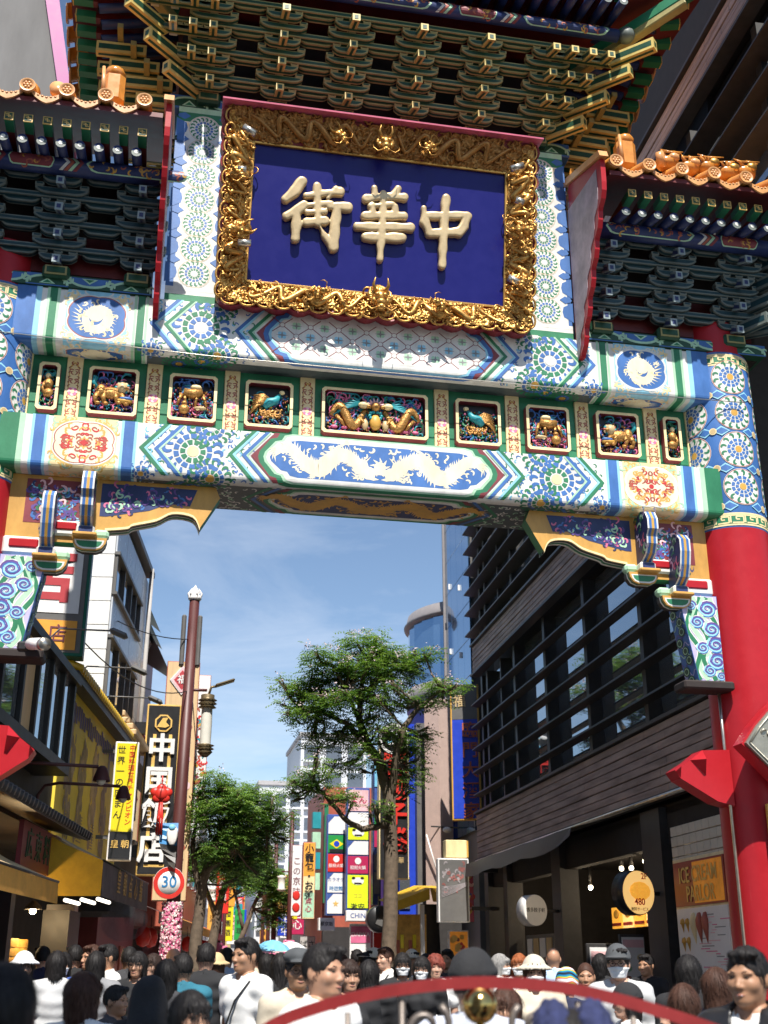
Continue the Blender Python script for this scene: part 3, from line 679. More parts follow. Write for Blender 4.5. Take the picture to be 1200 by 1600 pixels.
# corner brackets under the lower beam (carved spandrels)
def curve(pts,n=6):
    out=[]
    for i in range(len(pts)-1):
        p0=pts[max(0,i-1)];p1=pts[i];p2=pts[i+1];p3=pts[min(len(pts)-1,i+2)]
        for k in range(n):
            t=k/n; out.append(tuple(.5*((2*b)+(-a+c)*t+(2*a-5*b+4*c-d)*t*t+(-a+3*b-3*c+d)*t**3) for a,b,c,d in zip(p0,p1,p2,p3)))
    return out+[pts[-1]]
for sg in (1,-1):
    T=lambda u,v,d,sg=sg:(sg*u,-.04-d,v)
    mb=MB()
    low=curve([(1.95,6.06),(2.03,6.20),(2.25,6.225),(2.42,6.13),(2.66,6.06),(2.72,6.02),(2.95,5.985)],4)
    out=[(1.75,6.42),(1.80,6.545),(3.99,6.545),(3.99,5.80),(3.0,5.80)]+low[::-1]
    mb.prism(out,-.10,.06,'amberdark',T,side='green')
    mb.prism([(x,z) for x,z in out],.062,.075,'ochre',T,side='white') if False else None
    sp_=mb.build('carved_spandrel',gate)
    # striped lower edge
    e=MB()
    for off,c,y0,y1 in ((.0,'white',-.11,-.07),(.0,'green',-.07,-.02),(.0,'white',-.02,.0),(.0,'dark',.0,.05),(0,'lgold',.05,.075)):
        for i in range(len(low)-1):
            (x0,z0),(x1,z1)=low[i],low[i+1]; e.add([T(x0,z0-.004,y0),T(x1,z1-.004,y0),T(x1,z1-.004,y1),T(x0,z0-.004,y1),T(x0,z0-.03,y0),T(x1,z1-.03,y0),T(x1,z1-.03,y1),T(x0,z0-.03,y1)],[(0,1,2,3),(4,5,6,7),(0,1,5,4),(3,2,6,7)],c)
    e.build('striped_edge',sp_)
    P=Paint(); rg=random.Random(21)
    pan=[(2.0,6.50),(2.07,6.30),(2.3,6.315),(2.5,6.22),(2.95,6.12),(3.02,6.12),(3.02,6.50)]
    P.poly(pan,'navy',0); P.rect(3.16,6.0,3.80,6.50,'maroon',0)
    def inp(x,z): return x<3.0 and z<6.48 and z>6.32-.24*max(0,(x-2.25)) and x>2.08
    for k in range(120):
        c=('blue','navy','pgreen','pink','navy','violet')[k%6]
        scrolls(P,2.10,6.16,2.96,6.46,1,.042,.018,(c,),1+k%3,rg,inp); scrolls(P,3.22,6.05,3.74,6.44,1,.045,.019,(('sky','green','lpink','navy','blue','violet')[k%6],),1+k%3,rg)
    P.build('painted_scrolls',lambda u,v,d,sg=sg:(sg*u,-.101-d,v),sp_,step=.0016)
    # red slots under white rims
    q=MB()
    q.box((sg*3.78,-.115,5.73),(.40,.05,.20),'white',bev=.05); q.box((sg*3.76,-.14,5.75),(.30,.03,.10),'red_lacquer',bev=.02)
    q.box((sg*3.33,-.115,5.95),(.42,.05,.17),'white',bev=.05); q.box((sg*3.35,-.14,5.97),(.22,.03,.09),'red_lacquer',bev=.02); q.build('red_slot',sp_)
    # lower hanging wave board against the column
    w=MB(); wp=[(3.50,5.60),(3.97,5.60),(3.97,4.60),(3.66,4.60)]; w.prism(wp,-.16,.16,'blue',T); wv=w.build('wave_board',gate)
    P=Paint(); rg=random.Random(4)
    P.poly(wp,'lilac',0)
    for k in range(6):
        ph=k*.9; x0=3.56+.075*k
        pts=[(x0+.05*sin(i*.55+ph)+(.14-.02*k)*(i/22) ,5.58-.97*i/22) for i in range(23)]
        P.stroke(pts,[.075]*23,'white',1); P.stroke(pts,[.052]*23,('green','pgreen')[k%2],2)
    for (x,z,r) in ((3.84,5.44,.10),(3.70,5.28,.075),(3.87,5.20,.09),(3.90,5.02,.10),(3.74,4.98,.07),(3.90,4.83,.10),(3.80,4.72,.07),(3.93,4.66,.05),(3.64,5.48,.06)):
        P.poly([(x+r*1.25*cos(a)*(1+.10*sin(5*a)),z+r*1.0*sin(a)*(1+.10*cos(4*a))) for a in [2*pi*i/24 for i in range(24)]],'white',3)
        for ph_,c,wd,l_ in ((0,'violet',.030,4),(2.2,'sky',.022,5),(4.2,'blue',.016,5)):
            P.stroke([(x+r*(1.12-.046*i)*cos(ph_+i*.52)*(1+.06*sin(4*i)),z+r*.85*(1.12-.046*i)*sin(ph_+i*.52)) for i in range(23)],[wd*r/.09*(1-.03*i) for i in range(23)],c,l_)
    keep=[]
    for pts,c,l in P.p:
        pts=[(max(3.505+.16*(5.6-v),min(3.965,u)),max(4.605,min(5.595,v))) for u,v in pts]; keep.append((pts,c,l))
    P.p=keep
    P.build('painted_waves',lambda u,v,d,sg=sg:(sg*u,-.2-d,v),wv,step=.0014)
    P=Paint()
    for k in range(9):
        P.stroke([(-.10+.20*(i/10),-.5+.11*k+.03*sin(i*1.2+k)) for i in range(11)],.012,('pgreen','lilac','violet')[k%3],1)
        for rr,c,l in ((.055,'dgreen',2),(.04,'pgreen',3),(.03,'dgreen',4)): P.disc(.05*sin(k*2),-.46+.11*k,rr,c,l,n=12)
    P.build('painted_edge',lambda u,v,d,sg=sg:(sg*(3.58-.16*v-.002-d),-.04+u*1.5,5.1+v),wv,step=.0015)
    # projecting bracket arms with scrolled cloud heads
    for (x,z,hh,kk) in ((3.14,6.10,.42,3),(3.52,5.84,.40,1)):
        a=MB()
        prof=[(-.02,-.14),(-.16,-.15),(-.30,-.08),(-.36,.02),(-.37,.12),(-.42,.18),(-.42,.30),(-.36,.40),(-.24,.44),(-.12,.40),(-.08,.30),(-.02,.28)] if kk==3 else [(-.02,-.14),(-.16,-.16),(-.30,-.08),(-.36,.05),(-.40,.2),(-.40,.34),(-.32,.42),(-.2,.42),(-.12,.34),(-.08,.18),(-.02,.14)]
        a.prism(prof,-.065,.065,'navy',lambda y,zz,d,x=x,z=z,sg=sg:(sg*x+d,-.06+y,z+zz),side='white'); am=a.build('bracket_arm',gate)
        st=MB()
        for i in range(1,len(prof)-2):
            (y0,z0),(y1,z1)=prof[i],prof[i+1]; dy,dz=y1-y0,z1-z0; q=sqrt(dy*dy+dz*dz); ny,nz_=-dz/q,dy/q
            for (d0,d1,c,h) in ((-.046,-.016,'blue',.003),(.016,.046,'blue',.003),(-.014,.014,'ochre',.005)):
                st.add([(sg*x+d,-.06+yy+ny*s*-h,z+zz+nz_*s*-h) for (yy,zz) in ((y0,z0),(y1,z1)) for d in (d0,d1) for s in (-1,)],[(0,1,3,2)],c)
        st.build('painted_stripes',am)
        P=Paint(); rg=random.Random(9); cz=.2
        scrolls(P,-.34,-.05,-.1,.38,16,.06,.022,('pgreen','lilac','pink','green'),1,rg)
        for e in (1,-1): P.build('painted_side',lambda u,v,d,e=e,x=x,z=z,sg=sg:(sg*x+e*(.065+d),-.06+u,z+v),am,step=.002)
        b=MB(); bt=[(-.30,.06),(-.28,-.01),(-.22,-.07),(-.12,-.10),(.12,-.10),(.22,-.07),(.28,-.01),(.30,.06)]
        for (y0_,y1_,c_,k_) in ((-.235,-.20,'amberdark',1.0),(-.20,-.165,'green',.99),(-.165,-.135,'white',.985),(-.135,-.06,'dark',.98)): b.prism([(u_*k_,v_*k_) for u_,v_ in bt],y0_,y1_,c_,lambda u,v,d,x=x,z=z,sg=sg:(sg*x-sg*.05+u*.6,d,z-.325+v*.85))
        b.box((sg*x,-.16,z-.20),(.19,.22,.10),'white',bev=.02); b.box((sg*x,-.275,z-.20),(.14,.02,.07),'navy',bev=.005); b.box((sg*x,-.20,z-.262),(.25,.26,.04),'amberdark',bev=.012)
        b.box((sg*x-.16*sg,-.10,z-.20),(.16,.14,.10),'pgreen',bev=.03)
        b.prism([(u_*.86*.6,v_*.62-.004) for u_,v_ in bt],-.2385,-.2355,'white',lambda u,v,d,x=x,z=z,sg=sg:(sg*x-sg*.05+u,d,z-.335+v)); b.prism([(u_*.74*.6,v_*.43-.006) for u_,v_ in bt],-.2415,-.2386,'green',lambda u,v,d,x=x,z=z,sg=sg:(sg*x-sg*.05+u,d,z-.335+v)); b.build('bracket_block',am)
# ------------------------------------------------------------------ eaves: bracket sets, rafters, tiles
def boat(L,h,c=.32):
    return [(-L/2,h*.45),(-L/2+.0,h*.2),(-L/2+L*.06,-h*.12),(-L/2+L*.13,-h*.38),(-L/2+L*.22,-h*.5),(L/2-L*.22,-h*.5),(L/2-L*.13,-h*.38),(L/2-L*.06,-h*.12),(L/2,h*.2),(L/2,h*.45)]
def arm_mesh(L,h,t,edge,fill):
    mb=MB(); p=boat(L,h)
    mb.prism(p,-t/2,t/2,edge,lambda u,v,d:(u,-d,v))
    ins=[(x*.9,z*.62+.004) for x,z in p]; mb.add([(x,-t/2-.003,z) for x,z in ins],[tuple(range(len(ins)))],fill)
    for i in range(len(p)-1):
        (x0,z0),(x1,z1)=p[i],p[i+1]; mb.add([(x0,-t*.2,z0-.003),(x1,-t*.2,z1-.003),(x1,t*.2,z1-.003),(x0,t*.2,z0-.003)],[(0,1,2,3)],fill)
    for e in (-1,0,1):                               # bearing blocks on top of the arm
        x=e*(L/2-.045); mb.add([(x+sx*w,sy*w*.95,z) for z,w in ((h*.45,.034),(h*.72,.05),(h*1.15,.05)) for sx,sy in ((-1,-1),(1,-1),(1,1),(-1,1))],[(0,1,5,4),(1,2,6,5),(2,3,7,6),(3,0,4,7),(4,5,9,8),(5,6,10,9),(6,7,11,10),(7,4,8,11),(8,9,10,11),(3,2,1,0)],edge)
        mb.add([(x-.032,-.05,h*.80),(x+.032,-.05,h*.80),(x+.032,-.05,h*1.06),(x-.032,-.05,h*1.06)],[(0,1,2,3)],fill)
    return mb.mesh('bracket_arm')
def nose_mesh(L,w,h,edge,fill,drop=.0):
    """projecting arm along -Y; square end painted with a frame, stripe along its belly"""
    mb=MB(); mb.add([(sx*w/2,y,z+zz) for y,zz in ((0,0),(-L,-drop)) for sx,z in ((-1,-h/2),(1,-h/2),(1,h/2),(-1,h/2))],[(0,1,5,4),(1,2,6,5),(2,3,7,6),(3,0,4,7),(4,5,6,7),(3,2,1,0)],edge)
    q=w*.26; mb.add([(-q,-L-.004,-drop-q*1.2),(q,-L-.004,-drop-q*1.2),(q,-L-.004,-drop+q*1.2),(-q,-L-.004,-drop+q*1.2)],[(0,1,2,3)],fill)
    mb.add([(-w*.16,-.02,-h/2-.003),(w*.16,-.02,-h/2-.003),(w*.16,-L+.03,-h/2-drop-.003),(-w*.16,-L+.03,-h/2-drop-.003)],[(0,1,2,3)],fill)
    for e in (-1,1): mb.add([(e*(w/2+.002),-.04,-h*.25),(e*(w/2+.002),-L+.03,-h*.25-drop),(e*(w/2+.002),-L+.03,h*.25-drop),(e*(w/2+.002),-.04,h*.25)],[(0,1,2,3)],fill)
    return mb.mesh('bracket_nose')
AE=('olive_edge','dgreen'); BE=('blue_edge','deepteal')
am_l,am_s,am_n=arm_mesh(.58,.082,.085,*AE),arm_mesh(.44,.082,.085,*AE),nose_mesh(.46,.095,.10,'nose_gold','dgreen',drop=.21)
am_w=nose_mesh(.62,.115,.16,'nose_gold','dgreen',drop=.02)
bm_l,bm_s,bm_n=arm_mesh(.58,.082,.085,*BE),arm_mesh(.42,.082,.085,*BE),nose_mesh(.38,.085,.10,'nose_blue','navy',drop=.17)
bm_w=nose_mesh(.62,.10,.15,*BE,drop=.02)
# main roof deck (top surface), its edges and the dark boarding behind the brackets
XO=-.05
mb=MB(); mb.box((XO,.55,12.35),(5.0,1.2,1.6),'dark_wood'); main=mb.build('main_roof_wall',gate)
def tie(y,z,w,h,x0,x1,edge,fill,parent):
    t=MB(); t.box(((x0+x1)/2,y,z),(x1-x0,w,h),edge); t.box(((x0+x1)/2,y-w/2-.001,z),(x1-x0-.02,.004,h*.5),fill); t.box(((x0+x1)/2,y,z-h/2-.001),(x1-x0-.02,w*.4,.004),fill); t.build('tie_beam',parent)
NX=[XO+.425+.85*k for k in (-3,-2,-1,0,1,2)]
for k in range(1,5):
    Y,Z=-.25-.18*k,11.475+.245*k
    ext=2.16+.24*(k-1)+.15
    tie(Y,Z+.155,.07,.07,XO-ext,XO+ext,*AE,main)
    xs=[(x,1) for x in NX]
    for e in (1,-1):
        for j in range(1,k): xs.append((XO+e*(2.125+.24*j),0))
    for x,full in xs:
        link('bracket_nose',am_n,main,(x,Y+.19,Z+.13))
        if full:
            link('bracket_arm',am_s,main,(x,Y+.03,Z+.045)); 
            if k<4: link('bracket_arm',am_l,main,(x,Y-.06,Z+.20))
            link('bracket_arm',am_s,main,(x+.425,Y+.06,Z+.13))
        else: link('bracket_arm',am_s,main,(x,Y+.03,Z+.045))
    for e in (1,-1):                                  # diagonal corner arms and side-facing arms
        link('corner_arm',am_w,main,(XO+e*(2.22+.24*(k-1)),-.22-.24*(k-1),Z+.06),(0,0,e*pi/4))
        for j in range(5):
            link('side_arm',am_w,main,(XO+e*(2.32+.18*k-.1),-.02+.36*j+(.0 if k%2 else .0),Z+.02),(0,0,e*pi/2))
    for e in (1,-1): t=MB(); t.box((XO+e*(2.55+.18*k),.8,Z+.155),(.07,2.2,.07),'olive_edge'); t.build('tie_beam',main)
# base blocks on the architrave
bb=MB(); bb.box((0,0,0),(.30,.20,.16),'dgreen',bev=.03); bb.box((0,-.105,0),(.24,.01,.11),'olive_edge'); bb.box((0,-.112,0),(.20,.01,.07),'dgreen'); bbm=bb.mesh('base_block')
for x in NX: link('base_block',bbm,main,(x,-.22,11.68))
# painted purlin, round blue rafters, square red-green flying rafters, tiles
def purlin(y,z,x0,x1,parent,rg,r=.085):
    mb=MB(); mb.tube([(x0,y,z),(x1,y,z)],r,'navy',n=14); p=mb.build('painted_purlin',parent)
    P=Paint(); x=x0+.05; k=0
    while x<x1-.3:
        w=(1.15,.28,.5,.28)[k%4]
        if k%4 in (0,2):
            P.poly([(x+a*w/2+w/2,b*.09) for a,b in ((-1,0),(-.9,.8),(-.8,1),(.8,1),(.9,.8),(1,0),(.9,-.8),(.8,-1),(-.8,-1),(-.9,-.8))],'pgreen',0)
            P.poly([(x+a*w/2*.95+w/2,b*.075) for a,b in ((-1,0),(-.9,.8),(-.8,1),(.8,1),(.9,.8),(1,0),(.9,-.8),(.8,-1),(-.8,-1),(-.9,-.8))],'navy' if k%4==0 else 'maroon',1)
            scrolls(P,x+.08,-.05,x+w-.08,.05,int(w*22),.04,.016,('ochre','rust'),2,rg)
        else:
            for q,c in enumerate(('white','rust','pgreen','maroon')): P.poly([(x+.02+q*.05,-.10),(x+.10+q*.05,0),(x+.02+q*.05,.10),(x+.06+q*.05,.10),(x+.14+q*.05,0),(x+.06+q*.05,-.10)],c,q)
        x+=w+.03; k+=1
    P.build('painted_cartouches',lambda u,v,d:(u,y-(r+d)*cos(v/r),z+(r+d)*sin(v/r)),p,step=.0015,cutv=(-.06,-.03,0,.03,.06))
purlin(-1.12,12.80,XO-3.0,XO+3.0,main,random.Random(3))
rf=MB(); rf.tube([(0,.35,.16),(0,-.42,-.04)],.055,'navy',n=12); rf.add([(.056*cos(a),-.424,-.041+.056*sin(a)) for a in [2*pi*k/12 for k in range(12)]],[tuple(range(11,-1,-1))],'blue_edge'); rf.add([(.026*cos(a),-.427,-.036+.026*sin(a)) for a in [2*pi*k/10 for k in range(10)]],[tuple(range(9,-1,-1))],'white'); rfm=rf.mesh('round_rafter')
fq=MB(); fq.box((0,-.12,0),(.09,.62,.085),'deep_red'); fq.box((0,-.335,0),(.092,.22,.087),'green'); fq.box((0,-.441,0),(.098,.012,.098),'gold'); fq.box((0,-.449,0),(.074,.006,.074),'dgreen')
for d in ((0,0,.05,.010),(0,0,.010,.05),(-.02,.02,.03,.008),(.02,-.02,.03,.008)): fq.box((d[0],-.453,d[1]),(d[2],.004,d[3]),'gold')
fqm=fq.mesh('flying_rafter')
for k in range(29):
    x=XO-2.94+.21*k
    link('round_rafter',rfm,main,(x,-1.10,13.02)); link('flying_rafter',fqm,main,(x,-1.12,13.17))
for e in (1,-1):
    for k in range(13):
        y=1.55-.21*k; a=max(0,(k-8))*.10
        zz=12.70+.004*k*k; xx=XO+e*(3.02+.03*max(0,k-7))
        r1=link('round_rafter',rfm,main,(xx,y,zz+.08),(0,0,e*(pi/2-a))); r1.scale=(1.15,1.25,1.15); r2=link('flying_rafter',fqm,main,(xx+e*.34,y-.02*max(0,k-8),zz+.14),(0,0,e*(pi/2-a))); r2.scale=(1.2,1.15,1.2)
    # upturned corner beams
    c=MB()
    for (x0,z0,x1,z1,w,m1) in ((2.5,12.62,3.75,13.05,.13,'olive_edge'),(2.6,12.78,4.0,13.22,.15,'green')):
        c.bar((XO+e*x0,-.35-(x0-2.5),z0),(XO+e*x1,-.35-(x1-2.5),z1),w,w*1.1,m1,bev=.015)
    c.ball((XO+e*3.12,-1.13,12.82),.11,'blue_edge',12,8); c.build('corner_beam',main)
# roof deck and tile edge of the main roof
mb=MB(); o=3.9; 
ring=lambda x,yf,yb,z,zc:[(XO-x-.3,yf-.25,z+zc),(XO-x+.7,yf,z),(XO+x-.7,yf,z),(XO+x+.3,yf-.25,z+zc),(XO+x,yf+1.0,z-.05),(XO+x,yb,z-.05),(XO-x,yb,z-.05),(XO-x,yf+1.0,z-.05)]
A=ring(3.95,-1.50,2.9,13.30,.30); B=[(p[0],p[1],p[2]+.09) for p in A]; T=[(XO-2.6,.45,15.0),(XO-2,.3,15.0),(XO+2,.3,15.0),(XO+2.6,.45,15.0),(XO+2.6,.5,15.0),(XO+2.6,.7,15.0),(XO-2.6,.7,15.0),(XO-2.6,.5,15.0)]
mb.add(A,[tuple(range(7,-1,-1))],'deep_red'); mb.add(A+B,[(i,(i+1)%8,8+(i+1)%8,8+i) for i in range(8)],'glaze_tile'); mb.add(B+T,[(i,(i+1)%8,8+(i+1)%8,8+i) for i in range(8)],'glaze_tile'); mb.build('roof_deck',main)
def tile_meshes():
    a=MB(); a.lathe([(.085,0),(.085,-.035)],'tile_end',(0,0,0),n=20,axis='Y'); a.lathe([(.0,-.030),(.058,-.030),(.062,-.038),(.085,-.038)],'tile_end',n=20,axis='Y'); 
    for k in range(6): a.ball((.034*cos(k*1.047),-.033,.034*sin(k*1.047)),(.017,.012,.017),'tile_end',7,5)
    a.ball((0,-.033,0),(.02,.012,.02),'tile_end',8,5)
    a.tube([(0,0,0),(0,1.6,.75)],.078,'glaze_tile',n=12)
    d=MB(); n=10; top=[(-.16+.32*i/n,-.075*(1-((i/n-.5)*2)**2)) for i in range(n+1)]; bot=[(x,z-.05-.035*(1-abs(x)/.16)) for x,z in top]
    d.prism(top+bot[::-1],-.012,.012,'tile_end',lambda u,v,q:(u,-q,v)); 
    for k in range(5): d.ball((-.09+.045*k,-.013,-.085-.0+.02*abs(k-2)/2),(.016,.008,.014),'tile_end',6,4)
    d.add([(x,0,z) for x,z in top]+[(x,1.6,z+.75) for x,z in top],[(i,i+1,n+2+i,n+1+i) for i in range(n)],'glaze_tile')
    return a.mesh('round_tile'),d.mesh('drip_tile')
tA,tB=tile_meshes()
for k in range(18):
    x=XO-3.5+.41*k; link('round_tile',tA,main,(x,-1.54,13.46)); link('drip_tile',tB,main,(x+.205,-1.52,13.43))
for e in (1,-1):
    for k in range(9): link('drip_tile',tB,main,(XO+e*4.02,1.7-.33*k,13.15+.012*k*k),(0,0,e*pi/2))

# side roofs
for sg in (1,-1):
    cx=sg*4.9-.05; x0,x1=(2.55,4.92) if sg>0 else (-5.9,-2.66)
    X=lambda q: q
    w=MB(); w.box(((x0+x1)/2,.35,9.6),(x1-x0-.1,1.1,1.7),'dark_wood'); side=w.build('side_roof_wall',gate)
    # crest band standing on the upper beam
    t=MB(); t.box(((x0+x1)/2,.0,8.83),(x1-x0,.66,.15),'dgreen',bev=.01); ab=t.build('architrave',gate); crest(x0,x1,8.83,-.332,.15,rng,'painted_crest',ab)
    cxs=[-2.83,-3.73,-4.63,-5.53] if sg<0 else [2.75,3.62,4.50]
    for k in range(1,5):
        Y,Z=-.26-.13*k,8.80+.255*k
        tie(Y,Z+.15,.07,.06,x0+.05,x1,*BE,side)
        for x in cxs:
            link('bracket_nose',bm_n,side,(x,Y+.22,Z+.10)); link('bracket_arm',bm_s,side,(x,Y+.03,Z+.04))
            if k<4: link('bracket_arm',bm_l,side,(x,Y-.03,Z+.19))
            link('bracket_arm',bm_s,side,(x+sg*.44,Y+.06,Z+.11))
        if sg>0:
            for j in (1,2): link('corner_arm',bm_w,side,(4.42+.10*k,-.33-.13*k+.3,Z+.05),(0,0,sg*pi/4*.9*j/1.5))
    for x in cxs: link('base_block',bbm,side,(x,-.30,8.92))
    # red wall patches glimpsed between the brackets
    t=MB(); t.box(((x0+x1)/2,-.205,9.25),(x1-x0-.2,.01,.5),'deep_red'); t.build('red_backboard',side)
    purlin(-.86,9.98,x0+.05,x1,side,random.Random(5 if sg>0 else 6),r=.10)
    n=int((x1-x0-.2)/.203)
    for k in range(n):
        x=(x0+.26+.203*k) if sg>0 else (x1-.26-.203*k)
        link('round_rafter',rfm,side,(x,-.80,10.06)); link('flying_rafter',fqm,side,(x+.05,-.88,10.215))
    d=MB(); d.add([(x0,-1.43,10.36),(x1,-1.43,10.36),(x1,.2,11.0),(x0,.2,11.0),(x0,-1.43,10.42),(x1,-1.43,10.42),(x1,.2,11.1),(x0,.2,11.1)],[(3,2,1,0),(4,5,6,7),(0,1,5,4),(1,2,6,5),(2,3,7,6),(3,0,4,7)],'deep_red'); d.build('roof_deck',side)
    n=int((x1-x0)/.41)+1
    for k in range(n):
        x=(2.62+.415*k) if sg>0 else (-2.87-.415*k)
        link('round_tile',tA,side,(x,-1.46,10.525))
        if k<n-1: link('drip_tile',tB,side,(x+sg*.2075,-1.44,10.505))
    # gable board: scalloped front edge stepping back with the bracket tiers
    gx=2.47 if sg>0 else -2.60
    edge=[(-1.43,10.56),(-1.43,10.25)]
    for k in range(6):
        y=-1.43+.17*(k); z=10.25-.30*k
        edge+= [(y+.015,z-.11),(y+.06,z-.20),(y+.15,z-.265),(y+.17,z-.30)]
    poly=edge+[(-.28,8.46),(-.28,10.85),(-.40,10.96)]
    g=MB(); g.prism(poly,-.03,.03,'red_lacquer',lambda y,z,d:(gx+d,y,z)); gb=g.build('gable_board',side)
    ip=[(y+.13 if y<-.4 else y-.02,z-.05) for y,z in edge]+[(-.31,8.6),(-.31,10.62)]
    g2=MB(); M('faded_mural',(0.42,0.34,0.38),rough=.55,var=.35,scale=3,bump=.1); g2.prism(ip,-.003,.003,'faded_mural',lambda y,z,d:(gx-sg*.034+d,y,z)); g2.build('faded_painting',gb)
    c=MB(); c.prism([(-1.50,10.56),(-1.46,10.66),(-.35,11.08),(-.28,11.0)],-.06,.05,'tile_end',lambda y,z,d:(gx+d,y,z)); c.build('gable_coping',gb)
    # glazed ridge ornaments on the hip
    rd=MB(); bx=sg*2.95 if sg>0 else -3.25
    rd.box((bx,-1.02,10.98),(.25,.22,.44),'glaze_tile',bev=.06); rd.ball((bx,-1.04,11.20),(.12,.12,.09),'glaze_tile',10,6); rd.tube([(bx-.1,-1.15,10.8),(bx-.12,-1.17,11.18)],[.03,.02],'tile_end',n=6)
    rd.build('glazed_ridge_post',side)
    if sg>0:
        rd=MB(); rg=random.Random(8)
        for x,z in ((3.45,10.88),(3.72,10.84),(3.98,10.88),(4.24,10.84),(4.48,10.88)):
            rd.ball((x,-1.12,z),(.16,.12,.10),'glaze_tile',9,6); rd.ball((x+.06,-1.20,z+.04),(.08,.06,.06),'gold_leaf' if x>3.9 else 'tile_end',8,5)
            for q in range(4): rd.tube([(x,-1.17,z),(x+rg.uniform(-.14,.14),-1.23,z+.08),(x+rg.uniform(-.2,.2),-1.21,z+.13)],[.03,.02,.006],'glaze_tile',n=5)
        rd.tube([(3.28,-1.23,10.82),(3.34,-1.28,10.82)],.1,'tile_end',n=16); rd.build('ridge_dragon',side)
        rd=MB(); rd.box((2.62,-.25,10.55),(.36,.3,.75),'glaze_tile',bev=.05); rd.tube([(2.5,-.3,10.9),(2.52,-.34,11.25)],[.06,.03],'glaze_tile',n=7); rd.tube([(2.72,-.38,10.85),(2.86,-.4,11.08),(2.98,-.4,11.0),(2.9,-.4,10.9)],[.1,.08,.06,.03],'glaze_tile',n=8); rd.build('ridge_end_ornament',side)
    else:
        rd=MB(); rd.tube([(-3.83,-1.2,10.72),(-3.83,-1.27,10.72)],.09,'tile_end',n=16); rd.ball((-4.15,-1.1,10.75),(.12,.1,.14),'glaze_tile'); rd.build('ridge_dragon',side)
# ------------------------------------------------------------------ the name plaque hung on the gate
plaque=thing('name_plaque','dark blue name plaque with raised gold characters in a carved gilt dragon frame','plaque',(-.06,-.42,8.97))
TT=radians(10)
def PF(u,h,d=0.0): return (u,-h*sin(TT)-d*cos(TT),h*cos(TT)-d*sin(TT))
mb=MB(); mb.prism([(-1.62,-.02),(1.62,-.02),(1.62,1.86),(-1.62,1.86)],-.06,0,'plaque_blue',PF); mb.build('board',plaque)
CH={'jie':[[(-0.954,1.338,.068),(-1.05,1.209,.068),(-1.14,1.089,.057)],[(-0.916,1.054,.057),(-1.001,.971,.062),(-1.117,.876,.057)],[(-1.02,.955,.057),(-1.005,.795,.065),(-1.009,.612,.057)],[(-.782,1.305,.052),(-.754,.825,.047)],[(-.896,1.165,.044),(-.631,1.233,.044)],[(-.89,1.046,.036),(-.601,1.109,.036)],[(-.874,.956,.040),(-.672,.991,.040)],[(-.876,.837,.056),(-.672,.875,.058)],[(-.631,1.233,.047),(-.499,1.263,.057)],[(-.557,1.297,.036),(-.641,1.164,.031)],[(-.612,1.064,.052),(-.39,1.08,.062)],[(-.535,1.068,.062),(-.542,.796,.068),(-.548,.566,.068)],[(-.553,.552,.052),(-.665,.687,.034),(-.728,.801,.013)]],
'hua':[[(-.09,1.364,.047),(-.076,1.247,.047)],[(-.181,1.22,.055),(.037,1.27,.048),(.272,1.287,.057)],[(.195,1.399,.052),(.141,1.288,.052)],[(-.126,1.128,.042),(.144,1.19,.036)],[(-.101,1.148,.040),(-.096,1.012,.040)],[(.171,1.167,.040),(.18,1.045,.045)],[(-.191,.995,.055),(.278,1.05,.060)],[(.015,1.313,.042),(.02,.78,.060),(.012,.468,.036)],[(-.279,.859,.057),(.361,.907,.062)],[(-.182,.725,.058),(.265,.777,.063)]],
'zhong':[[(.518,1.182,.036),(.536,1.005,.06),(.602,.867,.057)],[(.539,1.093,.052),(1.053,1.155,.052)],[(1.062,1.136,.062),(1.021,1.007,.062),(.965,.917,.057)],[(.597,.869,.055),(.965,.928,.06)],[(.786,1.353,.057),(.78,.923,.062),(.764,.47,.044)]]}
for nm,ST in CH.items():
    pts=[p for s in ST for p in s]; lo=(min(p[0] for p in pts)-.1,min(p[1] for p in pts)-.1,-.03); hi=(max(p[0] for p in pts)+.1,max(p[1] for p in pts)+.1,.14)
    def f(X,Y,Z,ST=ST):
        D=None
        for s in ST:
            for a,b in zip(s[:-1],s[1:]):
                ax,ay,ar_=a;bx,by,br=b; dx,dy=bx-ax,by-ay; L=dx*dx+dy*dy; t=np.clip(((X-ax)*dx+(Y-ay)*dy)/L,0,1)
                wob=.006*np.sin(23*X+5*Y)+.005*np.sin(31*Y-9*X)
                q=np.sqrt((X-ax-t*dx)**2+(Y-ay-t*dy)**2)-(ar_+(br-ar_)*t)*.94-wob
                D=q if D is None else smin(D,q,.012)
        top=Z-.082+.55*np.clip(D+.022,0,1)
        return np.maximum(np.maximum(D,top),-Z)+0*X
    V,F=surfnets(f,lo,hi,.0105)
    mb=MB(); mb.add([PF(*p) for p in V],[tuple(q) for q in F],'letter_gold',True); mb.build('raised_character',plaque)
